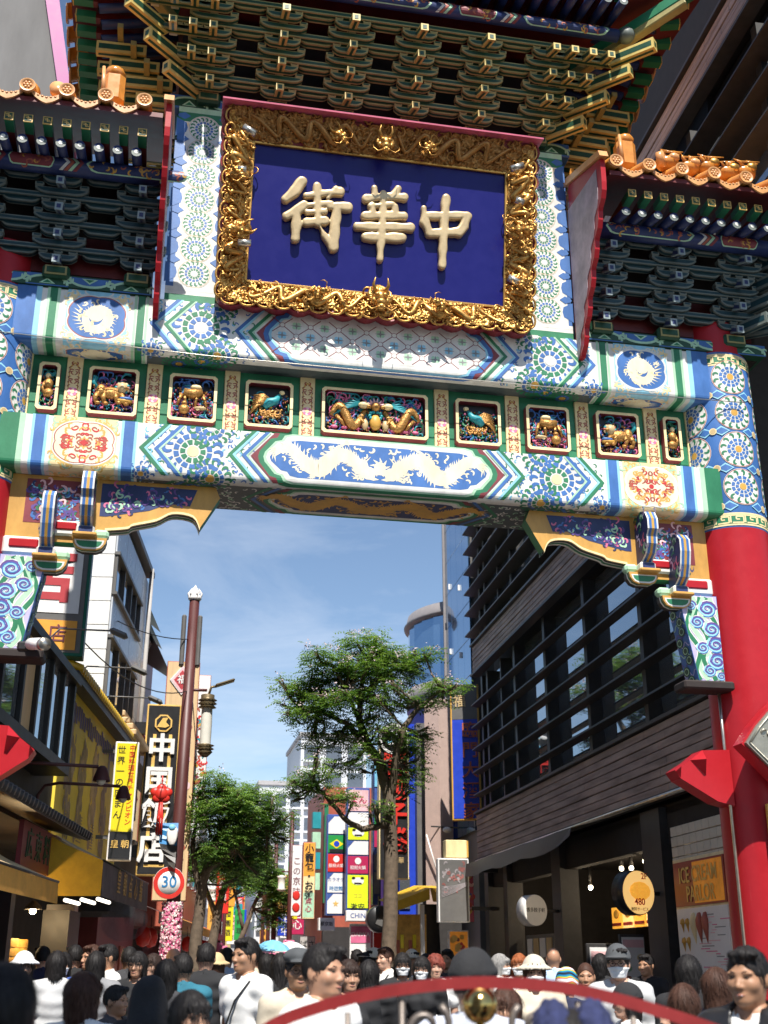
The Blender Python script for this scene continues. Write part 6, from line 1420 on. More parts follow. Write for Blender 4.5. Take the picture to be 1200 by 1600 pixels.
for k in range(8): mb.ball((-.1+.03*k,-.128,.03+.03*sin(k*2)),(.07,.01,.03),'food_glow',8,5)
mb.build('food_print',f)
mb=MB(); mb.text('2F',.12,'ink_red',lambda u,v,d:(u+.12,-.124-d,v+.22),extrude=.003,offset=.008); mb.text('480',.13,'ink_red',lambda u,v,d:(u-.0,-.134-d,v-.13),extrude=.003,offset=.008); mb.text('無料サービス',.055,'sign_black',lambda u,v,d:(u,-.124-d,v-.23),extrude=.002); mb.build('lettering',f)
# menu boards standing at the shop
for (y,d,z,w,h,nm,lb) in ((5.0,.35,1.0,.45,1.05,'menu_board','narrow menu board leaning at the shop entrance with rows of dish pictures'),(6.6,.25,.3,.6,1.65,'menu_stand','white menu stand with a red heading beside the shop doorway')):
    t=thing(nm,lb,'menu board',RFW(y,d,z),.25); mb=MB(); mb.box((0,0,h/2),(w,.05,h),'fin_black',bev=.01); mb.build('frame',t); mb=MB(); mb.box((0,-.03,h/2),(w*.86,.012,h*.93),'sign_white'); p=mb.build('sheet',t)
    mb=MB(); mb.box((0,-.04,h*.88),(w*.8,.008,h*.1),'lpink')
    for j in range(5):
        for i in range(2): mb.ball((-.12+.24*i,-.04,h*(.14+.14*j)),(w*.16,.008,h*.045),('ochre','tan','rust','pgreen')[(i+j)%4],8,5)
    mb.build('dish_pictures',p)
mb=MB(); mb.box((.3,11.9,1.95),(.04,2.0,.5),'sign_grey'); 
for k in range(4): mb.box((.27,11.2+.46*k,1.95),(.02,.36,.36),('tan','sign_white')[k%2])
mb.build('price_cards',rb_)
# ---- glass tower with its rounded end
gt=thing('glass_tower','tall blue glass tower with a rounded end and grey cornice, beyond the louvred building','building',(5.55,16.5,0),RA)
mb=MB(); mb.box((2.6,1.5,7.2),(5.0,2.7,14.4),'sign_grey'); mb.build('core',gt)
for j in range(10):
    for i in range(4):
        mb=MB(); mb.box((.03,.36+.73*i,5.2+.98*j),(.05,.715,.965),'blue_glass',bev=.004); mb.build('glass_panel',gt)
mb=MB(); mb.box((.0,2.98,7.6),(.12,.07,13.6),'cornice_grey'); mb.build('corner_post',gt)
mb=MB(); mb.lathe([(2.42,2.0),(2.42,8.7),(2.46,8.7),(2.46,9.3),(2.42,9.3)],'cornice_grey',(1.75,5.2,0),n=48); mb.lathe([(2.4,9.3),(2.4,11.25)],'blue_glass',(1.75,5.2,0),n=30,smooth=False); mb.build('rounded_bay',gt)
mb=MB(); mb.lathe([(2.3,11.2),(2.52,11.25),(2.54,11.32),(2.46,11.42),(2.42,11.62),(1.6,11.75),(0,11.8)],'cornice_grey',(1.75,5.2,0),n=48); mb.build('cornice',gt)
for j in range(4):
    for i in range(2): mb=MB(); mb.box((-.02,1.1+1.2*i,5.6+1.9*j+.4*i),(.05,.03,.16),'sign_white'); mb.build('vent_clip',gt)
# blue base and perforated pillar
pb=thing('blue_wall_building','royal blue shop building with a pale perforated corner pillar, under the glass tower','building',(5.2,18.6,0))
mb=MB(); mb.box((-.62,1.3,4.6),(.75,.3,6.2),'royal_blue'); mb.box((1.0,.9,4.6),(1.2,.3,6.2),'royal_blue'); mb.box((-.32,1.05,4.2),(.26,.3,7.4),'sign_grey'); mb.box((.6,3.4,4.2),(2.6,3.6,7.6),'royal_blue'); mb.build('wall',pb)
mb=MB(); mb.box((0,.2,4.7),(.52,.52,7.4),'perforated_pink',rot=Matrix.Rotation(.62,3,'Z')); mb.build('perforated_pillar',pb)
for z in (3.4,5.5,6.7):
    mb=MB(); mb.box((-.75,1.13,z),(.28,.04,.8),'window_glass'); mb.build('window',pb)
mb=MB(); mb.tube([(-.3,-.1,5.0),(.7,-.3,4.95),(1.2,-.5,4.9)],.02,'fin_black',n=5); mb.ball((.1,-.25,4.9),(.12,.08,.08),'sign_white'); mb.tube([(-.4,0,4.8),(-.1,-.2,3.6)],.02,'sign_white',n=5); mb.build('cables',pb)
t,f,F,w,h=vsign('gilt_edge_sign','dark vertical sign with a bright gold edge, half hidden by the louvre fins','sign',5.02,5.75,4.95,8.35,16.6,.14,'ochre','royal_blue',.045,rz=-.35)
mb=MB(); mb.box((0,-.08,h/2-.45),(w-.09,.012,.9),'sign_grey'); mb.build('sign_panel',f,(0,0,h/2))
mb=MB(); mb.text('福',.34,'tan',lambda u,v,d:F(u-.12,v+h/2-.45,d+.012),extrude=.01,offset=.01)
mb.build('lettering',f); mb=MB()
for i,ch in enumerate('臨門大酒家'): mb.text(ch,.42,'rust',lambda u,v,d,i=i:F(u+.12,v+h/2-1.2-.5*i,d),extrude=.02,offset=.015)
mb.build('lettering',f)
# led screen, gold box, signs under it
t,f,F,w,h=vsign('screen_sign','switched-off grey screen with faint red pattern in a white frame, below a gold box','screen',3.98,4.68,2.48,3.82,14.0,.2,'sign_white','sign_grey',.03)
P=Paint(); rg=random.Random(18); M('screen_red',(0.28,0.10,0.09),rough=.5,var=.3); M('screen_pale',(0.30,0.27,0.28),rough=.5,var=.2)
for k in range(34): P.curl(rg.uniform(-.22,.28),rg.uniform(-.1,.55),.05,rg.random()*6,rg.choice((1,-1)),.03,rg.choice(('screen_red','screen_red','screen_pale')),k%4,n=6)
for k in range(8): P.stroke([(-.28,-.15+.03*k),(.0,-.05+.02*k),(.3,.1+.01*k)],.012,'screen_pale',3)
P.build('faint_pattern',F,f,kind='stuff')
mb=MB(); mb.build('wall_bracket',t) if 0 else None
for zz in (.3,1.1): mb=MB(); mb.box((.75,.05,zz),(.6,.08,.08),'fin_black'); mb.build('wall_bracket',t)
t=thing('gold_box_sign','small plain gold box sign on top of the grey screen','sign',(4.42,14.1,3.84)); mb=MB(); mb.box((0,0,.19),(.48,.3,.38),'lgold',bev=.01); mb.build('box',t); mb=MB(); mb.box((.26,.0,.19),(.03,.28,.36),'ochre'); mb.build('side_panel',t)
t,f,F,w,h=vsign('flame_print_sign','narrow sign with red, yellow and purple flame print, beside the grey screen','sign',4.63,4.86,2.5,3.55,14.25,.08,'sign_black','crimson',.008)
P=Paint()
for k in range(26): P.curl(rg.uniform(-.07,.07),rg.uniform(-.48,.48),.07,rg.random()*6,rg.choice((1,-1)),.05,rg.choice(('ochre','red','violet','lpink','sign_yellow')),k%4,n=5)
P.build('flame_print',F,f)
t,f,F,w,h=vsign('orange_menu_sign','orange food menu sign standing under the grey screen','sign',4.45,4.92,1.35,2.35,15.0,.1,'sign_white','poster_orange',.03)
P=Paint()
for k in range(18): P.disc(rg.uniform(-.18,.15),rg.uniform(-.42,.42),rg.uniform(.03,.08),rg.choice(('red','ochre','gold','maroon')),k%4,n=10)
P.build('menu_print',F,f)
# yellow-awning stall behind the tree
st=thing('snack_stall','snack stall with yellow awning and white counter right of the tree trunk','stall',(3.9,16.2,0))
mb=MB(); mb.add([(-.55,.0,2.95),(.35,-.3,3.3),(.8,-.3,3.3),(.8,1.2,3.45),(.3,1.2,3.45),(-.6,1.2,3.1)],[(0,1,4,5),(1,2,3,4)],'awning_yellow'); mb.add([(-.55,0,2.95),(.35,-.3,3.3),(.35,-.3,3.05),(-.55,0,2.75)],[(0,1,2,3)],'awning_yellow'); mb.add([(.35,-.31,3.3),(.85,-.31,3.3),(.85,-.31,3.0),(.42,-.31,3.0)],[(0,1,2,3)],'ochre'); mb.build('awning',st)
mb=MB(); mb.box((.0,.6,2.1),(.9,.1,1.3),'steam_wood'); mb.box((.25,.1,2.3),(.09,.09,1.3),'sign_white'); mb.box((.9,.9,2.0),(1.0,.1,2.0),'dark_room'); mb.box((.6,.05,1.35),(1.1,.5,.7),'sign_white'); mb.box((.6,-.22,1.72),(1.2,.1,.05),'sign_white',bev=.01); mb.build('counter',st)
mb=MB()
for k in range(7): mb.box((-.35+.1*k,.53,1.9+.12*(k%3)),(.08,.03,.3),('ochre','rust','sign_yellow')[k%3])
mb.box((1.05,-.23,1.5),(.4,.02,.22),'pink'); mb.box((.65,-.23,1.5),(.3,.02,.22),'pgreen'); mb.build('menu_pictures',st)
# black restaurant sign with red characters and round emblem
t,f,F,w,h=vsign('red_character_sign','tall black sign with heavy red characters and a round emblem, behind the tree','sign',3.40,4.17,3.62,7.0,18,.3,'lgold','sign_black',.025)
mb=MB()
for i,ch in enumerate('龍包子楼'): mb.text(ch,.62,'ink_red',lambda u,v,d,i=i:F(u+.03,v+h/2-.55-.64*i,d),extrude=.05,offset=.03)
mb.text('中華',.16,'tan',lambda u,v,d:F(u+.1,v-h/2+.45,d),extrude=.006); mb.build('lettering',f)
mb=MB(); mb.lathe([(.0,-.03),(.40,-.03),(.43,.0),(.43,.2)],'sign_black',(0,-.19,3.5),n=32,axis='Y'); mb.lathe([(.34,-.036),(.40,-.036)],'sign_white',(0,-.19,3.5),n=32,axis='Y',smooth=False); em=mb.build('round_emblem',t)
mb=MB(); rg=random.Random(22)
for k in range(14): a=rg.random()*6.3; mb.ball((.16*cos(a),-.235,3.5+.16*sin(a)),(.09,.012,.05),('sign_white','lblue')[k%4==0],8,5)
mb.build('emblem_print',em)
# signboard stacks
def stack(label,x0,x1,z0,z1,y,frame,cells):
    w=x1-x0; t=thing('signboard_column',label,'sign',((x0+x1)/2,y,z0),0,'stacked tenant signboards'); mb=MB(); mb.box((0,.08,(z1-z0)/2),(w,.3,z1-z0),frame,bev=.01); mb.build('frame',t); z=z1-z0-.04
    for hh,face,art in cells:
        mb=MB(); mb.box((0,-.08,z-hh/2),(w-.07,.02,hh-.04),face); c=mb.build('sign_panel',t); P=MB(); Fz=lambda u,v,d,z=z,hh=hh:(u,-.092-d,z-hh/2+v)
        if art: art(P,Fz,w,hh); P.build('print',c)
        z-=hh
def tx(s,c,size,dz=0,**k): return lambda P,F,w,h: P.text(s,size,c,lambda u,v,d:F(u,v+dz,d),extrude=.003,offset=.01,**k)
def corner(P,F,w,h): P.prism([(-w/2+.035,h/2-.02),(-w/2+.2,h/2-.02),(-w/2+.035,h/2-.2)],.001,.003,'board_blue',F)
def brazil(P,F,w,h):
    P.prism([(-.2,0),(0,-.13),(.2,0),(0,.13)],.001,.004,'sign_yellow',F); P.prism([(.08*cos(k*pi/8),.08*sin(k*pi/8)) for k in range(16)],.005,.008,'royal_blue',F); P.prism([(-.2,-h/2+.03),(.2,-h/2+.03),(.2,-h/2+.12),(-.2,-h/2+.12)],.001,.004,'sign_black',F)
def panda_free(P,F,w,h):                             # yellow panel with plain black and white marks
    P.prism([(.17*cos(k*pi/8),.10*sin(k*pi/8)+.02) for k in range(16)],.001,.004,'sign_white',F)
    for e in (1,-1): P.prism([(e*.12+.05*cos(k*pi/5),.10+.035*sin(k*pi/5)) for k in range(10)],.005,.008,'sign_black',F)
    P.prism([(-.1,-.06),(.1,-.06),(.1,-.02),(-.1,-.02)],.005,.008,'sign_black',F)
def ringart(c): return lambda P,F,w,h: (P.prism([(.09*cos(k*pi/8),.09*sin(k*pi/8)+h*.2) for k in range(16)],.001,.004,c,F),P.text('担担火鍋',.11,c,lambda u,v,d:F(u,v-.08,d),extrude=.003,offset=.008))
def star(P,F,w,h): P.prism([((.09 if k%2==0 else .04)*sin(k*pi/5),(.09 if k%2==0 else .04)*cos(k*pi/5)) for k in range(10)],.001,.004,'gold',F); corner(P,F,w,h)
def karaoke(P,F,w,h): corner(P,F,w,h); P.text('カラオケ',.12,'board_blue',lambda u,v,d:F(u,v+.08,d),extrude=.003,offset=.006); P.text('時遊館',.13,'road_blue',lambda u,v,d:F(u,v-.16,d),extrude=.003,offset=.006)
def yum(P,F,w,h): P.text('激安',.2,'sign_black',lambda u,v,d:F(u,v-.42,d),extrude=.003,offset=.008); P.text('ココ',.12,'ochre',lambda u,v,d:F(u,v-.12,d),extrude=.003,offset=.008); panda_free(P,(lambda u,v,d:F(u,v+.25,d)),w,h)
stack('blue framed stack of tenant signs with a green yellow-diamond flag panel',2.65,3.20,2.9,5.65,22,'board_blue',[(.52,'sign_white',corner),(.52,'brazil_green',brazil),(.52,'ink_red',ringart('sign_white')),(.56,'sign_white',karaoke),(.56,'sign_white',star)])
stack('wider stack of tenant signs with pink top panel and acid yellow panels',3.06,3.70,3.0,6.28,21,'board_blue',[(.62,'lpink',tx('まん',.26,'crimson') if False else (lambda P,F,w,h:P.text('まん',.24,'crimson',lambda u,v,d:F(u,v,d),extrude=.003,offset=.01))),(.42,'sign_white',None),(.36,'acid_yellow',panda_free),(.40,'sign_white',corner),(.50,'crimson',ringart('sign_white')),(.90,'acid_yellow',yum)])
stack('narrow shaded stack of dark blue tenant signs beside the black restaurant sign',3.62,3.84,3.1,6.8,20,'navy',[(.6,'lblue',None),(.5,'board_blue',corner),(.5,'brazil_green',None),(.6,'crimson',None),(.6,'sign_grey',corner),(.6,'sign_grey',None)])
t,f,F,w,h=vsign('china_sign','white slanted fascia sign lettered CHINA under the yellow panels','sign',3.0,3.75,2.7,2.98,20.6,.2,'sign_white','sign_white',.02); mb=MB(); mb.text('CHINA',.17,'board_blue',lambda u,v,d:F(u,v,d),extrude=.003,offset=.008); mb.build('lettering',f)
t,f,F,w,h=vsign('pink_banner_sign','pink and white shop banner at street level left of the tree trunk','sign',3.15,3.72,1.4,2.65,20.8,.1,'sign_white','sign_white',.01); mb=MB(); mb.box((0,-.07,.35),(w*.92,.012,.42),'pink'); mb.text('DAIWA',.15,'sign_white',lambda u,v,d:(u,-.078-d,v+.35),extrude=.002,offset=.008); mb.build('print',f,(0,0,h/2))
t,f,F,w,h=vsign('red_banner_sign','red and white shop banner with large katakana, hidden partly by the tree trunk','sign',3.72,4.3,1.4,2.75,20.4,.1,'sign_white','ink_red',.01); mb=MB(); mb.box((0,-.07,-.3),(w*.9,.012,.5),'sign_white'); mb.text('スタミナ',.16,'ink_red',lambda u,v,d:(u,-.078-d,v-.3),extrude=.002,offset=.008); mb.build('print',f,(0,0,h/2))
t=thing('round_lamp_sign','round black drum sign on a bracket left of the tree trunk','sign',(3.55,18.6,2.7)); mb=MB(); mb.lathe([(0,-.12),(.30,-.12),(.33,-.06),(.33,.2),(0,.2)],'sign_black',n=28,axis='Y'); mb.build('drum',t); mb=MB(); mb.box((0,-.13,-.08),(.2,.012,.16),'sign_grey',rot=Matrix.Rotation(.4,3,'Y')); mb.build('mark',t); mb=MB(); mb.box((.0,0,.4),(.06,.06,.3),'fin_black'); mb.build('bracket',t)
# dumpling sign, white sign, green facade, little cube sign
t,f,F,w,h=vsign('dumpling_sign','narrow orange and green vertical sign with black characters','sign',2.22,2.60,2.86,5.05,24,.2,'rust','lgold',.02)
mb=MB(); mb.box((0,-.108,h/2-.5),(w-.05,.012,.95),'sign_orange'); mb.box((0,-.108,-h/2+.4),(w-.05,.012,.7),'pgreen'); mb.build('sign_panel',f,(0,0,h/2)); mb=MB()
for i,ch in enumerate('小籠包・お粥'): mb.text(ch,.27,'sign_black',lambda u,v,d,i=i:F(u,v+h/2-.2-.265*i,d+.01),extrude=.004,offset=.012)
for i,ch in enumerate('点心'): mb.text(ch,.2,'crimson',lambda u,v,d,i=i:F(u,v-h/2+.5-.22*i,d+.01),extrude=.004,offset=.01)
mb.build('lettering',f)
t,f,F,w,h=vsign('kyoto_sign','narrow white vertical sign with dark brush characters and red blots, left of the orange sign','sign',2.06,2.38,3.0,5.1,25.5,.2,'maroon','sign_white',.012)
mb=MB()
for i,ch in enumerate('この京味'): mb.text(ch,.25,'char_brown',lambda u,v,d,i=i:F(u,v+h/2-.5-.3*i,d),extrude=.004,offset=.008)
mb.build('lettering',f)
for i in range(2): mb=MB(); mb.ball((0,-.12,.25+.35*i),(.12,.01,.14),'ink_red',8,5); mb.build('red_blot',f)
t,f,F,w,h=vsign('cube_sign','small white box sign with three black characters below the tenant signboards','sign',2.72,3.2,2.55,2.9,24,.3,'sign_white','sign_white',.01); mb=MB(); mb.text('華京飯',.13,'sign_black',lambda u,v,d:F(u,v,d),extrude=.003,offset=.008); mb.build('lettering',f)
t,f,F,w,h=vsign('silver_sign','grey metal sign with two worn round letters, low beside the pole wraps','sign',2.55,3.05,1.95,2.45,27,.1,'sign_grey','concrete',.02); mb=MB(); mb.text('ばさ',.24,'sign_black',lambda u,v,d:F(u,v,d),extrude=.004,offset=.01); mb.build('lettering',f)
gf=thing('green_trim_building','brown building front with green corner trim, teal panels and small red eaves','building',(3.2,26,0)); mb=MB(); mb.box((1.0,2.0,3.5),(2.2,4,7.0),'rust'); mb.box((.4,-.2,2.1),(1.0,.3,1.2),'dark_room'); mb.build('wall',gf)
for k in range(4): 
    mb=MB(); mb.box((-.35,-.2,5.9-.62*k),(.26,.3,.5),'teal' if k%2==0 else 'pgreen'); mb.build('panel',gf)
mb=MB(); mb.box((-.05,-.3,4.9),(.12,.2,3.0),'green'); mb.box((.08,-.3,3.5),(.3,.25,.22),'red'); mb.build('trim',gf)
for k in range(5):
    mb=MB(); mb.prism([(-.1,0),(.14,0),(.02,.16)],-.12,.12,'deep_red',lambda u,v,d,k=k:(.12+u,-.35+d,5.6-.45*k+v)); mb.build('eave',gf)
bkg=thing('brown_shopfront','plain brown shopfront with a lit yellow window between the signs and the green building','building',(3.6,29,0)); mb=MB(); mb.box((1.0,1.5,2.6),(2.6,3,5.2),'concrete'); mb.box((-.2,-.05,1.9),(.5,.1,.3),'sign_glow'); mb.build('wall',bkg)
mb=MB(); mb.box((-.1,-.1,1.1),(1.6,.15,2.0),'dark_room'); mb.build('shopfront',bkg)
for i,(y,d,z) in enumerate(((7.3,-1.2,3.1),(11.5,-1.3,3.1))):
    g=thing('ceiling_lamp','small lit lamp on the dark shop ceiling, '+('behind the yellow round sign' if i==0 else 'behind the white round sign'),'lamp',RFW(y,d,z),0,'lamps in the dark shop'); mb=MB(); mb.ball((0,0,0),.05,'bulb',10,8); mb.build('bulb',g); mb=MB(); mb.tube([(0,0,.04),(0,0,.5)],.03,'fin_black',n=8); mb.build('stem',g)
    l=bpy.data.lights.new('ceiling_lamp_light','POINT'); l.energy=35; l.color=(1,.8,.55); l.shadow_soft_size=.06; lo=bpy.data.objects.new('ceiling_lamp_light',l); COL.objects.link(lo); lo.parent=g; lo.location=(0,0,-.1)
# ================================================================== FAR END OF THE STREET
M('far_white',(0.66,0.67,0.70),rough=.6,var=.05); M('far_grey',(0.40,0.38,0.38),rough=.7,var=.1); M('far_dark',(0.10,0.12,0.15),rough=.3,var=.1); M('awning_blue',(0.04,0.10,0.32),rough=.6,var=.08)
def block(label,x0,x1,y,z1,mat,rows,cols,depth=8,name='apartment_building',rz=0.0):
    t=thing(name,label,'building',((x0+x1)/2,y,0),rz); w=x1-x0; mb=MB(); mb.box((0,depth/2,z1/2),(w,depth,z1),mat); mb.box((0,depth/2,z1+.1),(w+.2,depth+.2,.25),'far_grey'); mb.build('wall',t)
    ch=(z1-3.5)/rows; cw=w/cols
    for j in range(rows):
        for i in range(cols):
            m=MB(); m.box((-w/2+cw*(i+.5),-.02,3.2+ch*(j+.55)),(cw*.72,.06,ch*.55),'far_dark'); q=m.build('window',t)
            m=MB(); m.box((-w/2+cw*(i+.5),-.12,3.2+ch*(j+.22)),(cw*.8,.22,.12),'far_white'); m.build('sill',q)
    return t
block('white office block with deep grid balconies far down the street',3.9,7.4,60,11.8,'far_white',6,4)
block('tall pale block with grey flank rising behind the chinaberry tree',6.6,10.8,62,15.2,'far_white',7,3)
block('white building with plain upper wall closing the far end of the street',3.6,7.0,88,9.5,'far_white',2,2)
block('tan building whose top shows above the dense left tree',-3.6,-.4,45,9.6,'tan',4,3,rz=LA)
block('pale left-hand building behind the left trees',-3.4,-.6,34,6.2,'far_white',3,3,rz=LA)
t=thing('blue_awning_shop','low shop with a blue awning at the street end','shop',(5.0,86,0)); mb=MB(); mb.box((0,1,2.2),(3.6,2,4.4),'far_grey'); mb.build('wall',t); mb=MB(); mb.add([(-1.5,-1,4.6),(1.5,-1,4.6),(1.5,.0,5.6),(-1.5,.0,5.6),(-1.5,-1,4.3),(1.5,-1,4.3)],[(0,1,2,3),(4,5,1,0)],'awning_blue'); mb.build('awning',t)
# brown poles receding down the street, with pink wraps
for i,(x,y,hh,lb) in enumerate(((2.33,28,6.4,'brown pole nearest the orange dumpling sign'),(2.02,30,5.6,'brown pole just left of the white brush-lettered sign'),(2.6,38,6.2,'thin brown pole farther down the right pavement'),(3.1,46,6.4,'brown pole midway along the far right pavement'),(.35,33,6.2,'brown pole beside the small pale green tree'),(1.0,41,6.3,'brown pole far down the left pavement'),(4.2,62,6.5,'most distant brown pole on the right'))):
    t=thing('lamp_pole',lb,'lamp post',(x,y,0),0,'brown lamp poles'); mb=MB(); mb.tube([(0,0,0),(0,0,hh)],[.10,.07],'pole_brown',n=10); mb.build('pole',t)
    mb=MB(); mb.lathe([(.03,.4),(.16,.36),(.12,.3),(.11,.0),(.16,-.05),(.06,-.12)],'lamp_glass',(-.3,0,hh*.62),n=10); mb.tube([(0,0,hh*.7),(-.3,0,hh*.7)],.025,'pole_brown',n=6); mb.build('lantern',t)
    flower_wrap('flower_wrap','pink wrap round the foot of the '+lb,(x,y,1.15),1.2,.20,140,'pink pole wraps')
# small signs and banners that crowd both sides farther on
rg=random.Random(77); cols=['ink_red','sign_yellow','sign_white','royal_blue','sign_orange','crimson','teal','lpink','awning_orange','brazil_green']; cn=dict(ink_red='red',sign_yellow='yellow',sign_white='white',royal_blue='blue',sign_orange='orange',crimson='crimson',teal='teal',lpink='pale pink',awning_orange='ochre',brazil_green='green')
for k in range(34):
    y=29+k*1.55; side=k%2; c=cols[(k*7+k//10)%10]
    x=(-.9+.095*(y-20)+rg.uniform(-.5,.4)) if side==0 else (2.75+.055*(y-28)+rg.uniform(-.2,.9)); z=rg.uniform(2.5,4.6); w=rg.uniform(.35,.7); h=rg.uniform(.8,2.2)
    tx_=[rg.choice('中華料理飯店菜館楼園茶酒点心') for q in range(max(1,int(h/.4)))]
    t=thing('hanging_sign','%s %s %s sign hung %s on the %s side of the distant street, %s'%('slim' if w<.47 else 'medium-wide' if w<.58 else 'broad','short' if h<1.2 else 'mid-length' if h<1.7 else 'tall',cn[c],'low' if z<3.2 else 'mid-height' if z<3.9 else 'high','left' if side==0 else 'right',('nearest','near','middle','farther','farthest')[min(4,k//7)]),'sign',(x,y,z),0,'distant hanging signs'); mb=MB(); mb.box((0,0,h/2),(w,.12,h),c,bev=.02); mb.build('sign_box',t)
    mb=MB()
    for q in range(int(h/.4)): mb.text(tx_[q],w*.62,'sign_black' if c not in('royal_blue','ink_red','crimson') else 'sign_white',lambda u,v,d,q=q:(u,-.065-d,h-.24-.4*q+v),extrude=.003,offset=.01)
    if mb.v: mb.build('lettering',t)
# shopfront rows behind the signs
for side in (0,1):
    for k in range(5):
        y=33+k*10; x=(-2.0+.1*(y-20)-1.6) if side==0 else (4.6+.05*(y-28)+1.2); h=rg.uniform(5,7.5); c=rg.choice(('far_grey','rust','tan','far_white','concrete'))
        t=thing('street_building','%s shop building, number %s back along the distant %s side'%(dict(far_grey='grey',rust='rust red',tan='tan',far_white='white',concrete='concrete')[c],('one','two','three','four','five')[k],'left' if side==0 else 'right'),'building',(x,y,0)); mb=MB(); mb.box((0,4,h/2),(3.4,9,h),c); mb.build('wall',t)
        mb=MB(); sx=1.72 if side==0 else -1.72
        mb.box((sx,4,1.4),(.05,7.6,2.4),'far_dark'); mb.build('shopfront',t)
        for q in range(3):
            mb=MB(); mb.box((sx,1.8+2.3*q,h*.68),(.06,1.3,1.2),'far_dark'); mb.build('window',t)
# right-hand planar roof slab with magenta edge high at upper left
M('magenta_edge',(0.36,0.07,0.24),rough=.5,var=.1)
sb=thing('concrete_building','grey concrete building wall with a magenta edge, high above the left tiled roof','building',(-9,6,0))
mb=MB(); M('shaded_concrete',(0.17,0.165,0.16),rough=.9,var=.25,scale=.8,streak=(1,1,.25)); mb.prism([(-3,0),(3.0,0),(3.0,12.5),(4.2,16.55),(3.52,19.6),(-3,19.6)],0,5,'shaded_concrete',lambda u,v,d:(u,d,v)); mb.build('wall',sb)  # concrete darkened, the underside's shade is put into its colour
mb=MB(); mb.prism([(4.17,16.4),(4.38,16.45),(3.76,19.6),(3.49,19.6)],-.06,4.9,'magenta_edge',lambda u,v,d:(u,d,v)); mb.build('edge_trim',sb)
# unseen block added behind the viewer to shade the left half of the crowd
t=thing('shade_block','plain grey block behind the viewer that shades the left of the crowd','building',(-7.4,-16.6,0)); mb=MB(); mb.box((0,0,9.2),(9.2,8.0,18.4),'far_grey',bev=.02); mb.build('wall',t)
for j in range(5):
    for i in range(4): mb=MB(); mb.box((-3.2+2.1*i,4.02,3.6+3.0*j),(1.3,.06,1.6),'far_dark'); mb.build('window',t)
# steam drifting from the bun steamers
sm=bpy.data.materials.new('steam_vapour'); sm.use_nodes=True; n_,l_=sm.node_tree.nodes,sm.node_tree.links; n_.clear(); o_=n_.new('ShaderNodeOutputMaterial'); pv=n_.new('ShaderNodeVolumePrincipled'); pv.inputs['Color'].default_value=(.95,.95,.97,1); pv.inputs['Anisotropy'].default_value=.3
tc_=n_.new('ShaderNodeTexCoord'); nz_=n_.new('ShaderNodeTexNoise'); nz_.inputs['Scale'].default_value=3.2; nz_.inputs['Detail'].default_value=4; mr_=n_.new('ShaderNodeMapRange'); mr_.inputs['From Min'].default_value=.42; mr_.inputs['From Max'].default_value=.75; mr_.inputs['To Max'].default_value=2.4
l_.new(tc_.outputs['Object'],nz_.inputs['Vector']); l_.new(nz_.outputs['Fac'],mr_.inputs[0]); l_.new(mr_.outputs[0],pv.inputs['Density']); l_.new(pv.outputs[0],o_.inputs['Volume']); MATS['steam_vapour']=sm
mb=MB(); mb.ball((0,0,0),(.42,.5,.36),'steam_vapour',16,10); mb.ball((.05,.1,.0),(.0,.0,.0),'steam_vapour',3,2) if False else None
mb.build('steam',None,(-2.62,9.9,2.35),kind='stuff',label='faint white steam drifting under the tan awning of the bun shop',category='steam')
# ================================================================== PEOPLE
for k,c in dict(black=(0.014,0.012,0.012),brown=(0.06,0.026,0.016),darkbrown=(0.03,0.016,0.012),ginger=(0.30,0.09,0.03),redhair=(0.20,0.045,0.03),grey=(0.30,0.29,0.28)).items():
    m=M('hair_'+k,c,rough=.58,var=.45,scale=16,bump=.0,streak=(9,9,.9),spec=.22)
for k,c in dict(white=(.80,.79,.77),ltgrey=(.52,.52,.52),grey=(.22,.22,.23),charcoal=(.045,.045,.05),black=(.015,.015,.017),navy=(.018,.022,.06),teal=(.02,.14,.20),beige=(.60,.52,.40),tan=(.42,.30,.16),blue=(.06,.12,.42),ltblue=(.42,.55,.74),pinkish=(.62,.46,.46),leather=(.016,.015,.016),denim=(.05,.08,.16),stripe=(.5,.53,.62)).items():
    M('cloth_'+k,c,rough=.85 if k!='leather' else .35,var=.10,scale=9,bump=.35,bscale=9)
M('skin',(0.47,0.255,0.16),rough=.5,var=.07,scale=8); M('skin_tan',(0.38,0.20,0.115),rough=.5,var=.07,scale=8); M('skin_pale',(0.54,0.315,0.22),rough=.5,var=.05,scale=8)
for k in ('skin','skin_tan','skin_pale'):
    b=MATS[k].node_tree.nodes['Principled BSDF']; b.inputs['Subsurface Weight'].default_value=.12; b.inputs['Subsurface Radius'].default_value=(.012,.005,.003)
M('lip',(0.36,0.15,0.11),rough=.45,var=.05); M('eye_dark',(0.015,0.010,0.010),rough=.2,var=0); M('mask_white',(.78,.79,.80),rough=.8,var=.03); M('hat_black',(.018,.018,.02),rough=.9,var=.2,bump=.3,bscale=50); M('hat_navy',(.020,.026,.085),rough=.95,var=.35,scale=26,bump=1.0,bscale=34); M('hat_grey',(.07,.075,.08),rough=.85,var=.15); M('hat_beige',(.56,.50,.40),rough=.85,var=.1); M('hat_straw',(.58,.42,.22),rough=.8,var=.2)
rbm=M('hat_rainbow',(.5,.1,.1),rough=.85,var=0); nn_=rbm.node_tree.nodes; ll_=rbm.node_tree.links; wv=nn_.new('ShaderNodeTexWave'); wv.wave_type='RINGS'; wv.inputs['Scale'].default_value=3.0; wv.inputs['Distortion'].default_value=6; tcx=nn_.new('ShaderNodeTexCoord'); rr_=nn_.new('ShaderNodeValToRGB')
for p_,c_ in ((.2,(.0,.18,.45,1)),(.4,(.0,.3,.12,1)),(.6,(.7,.5,.02,1)),(.8,(.6,.03,.05,1))): e_=rr_.color_ramp.elements.new(p_); e_.color=c_
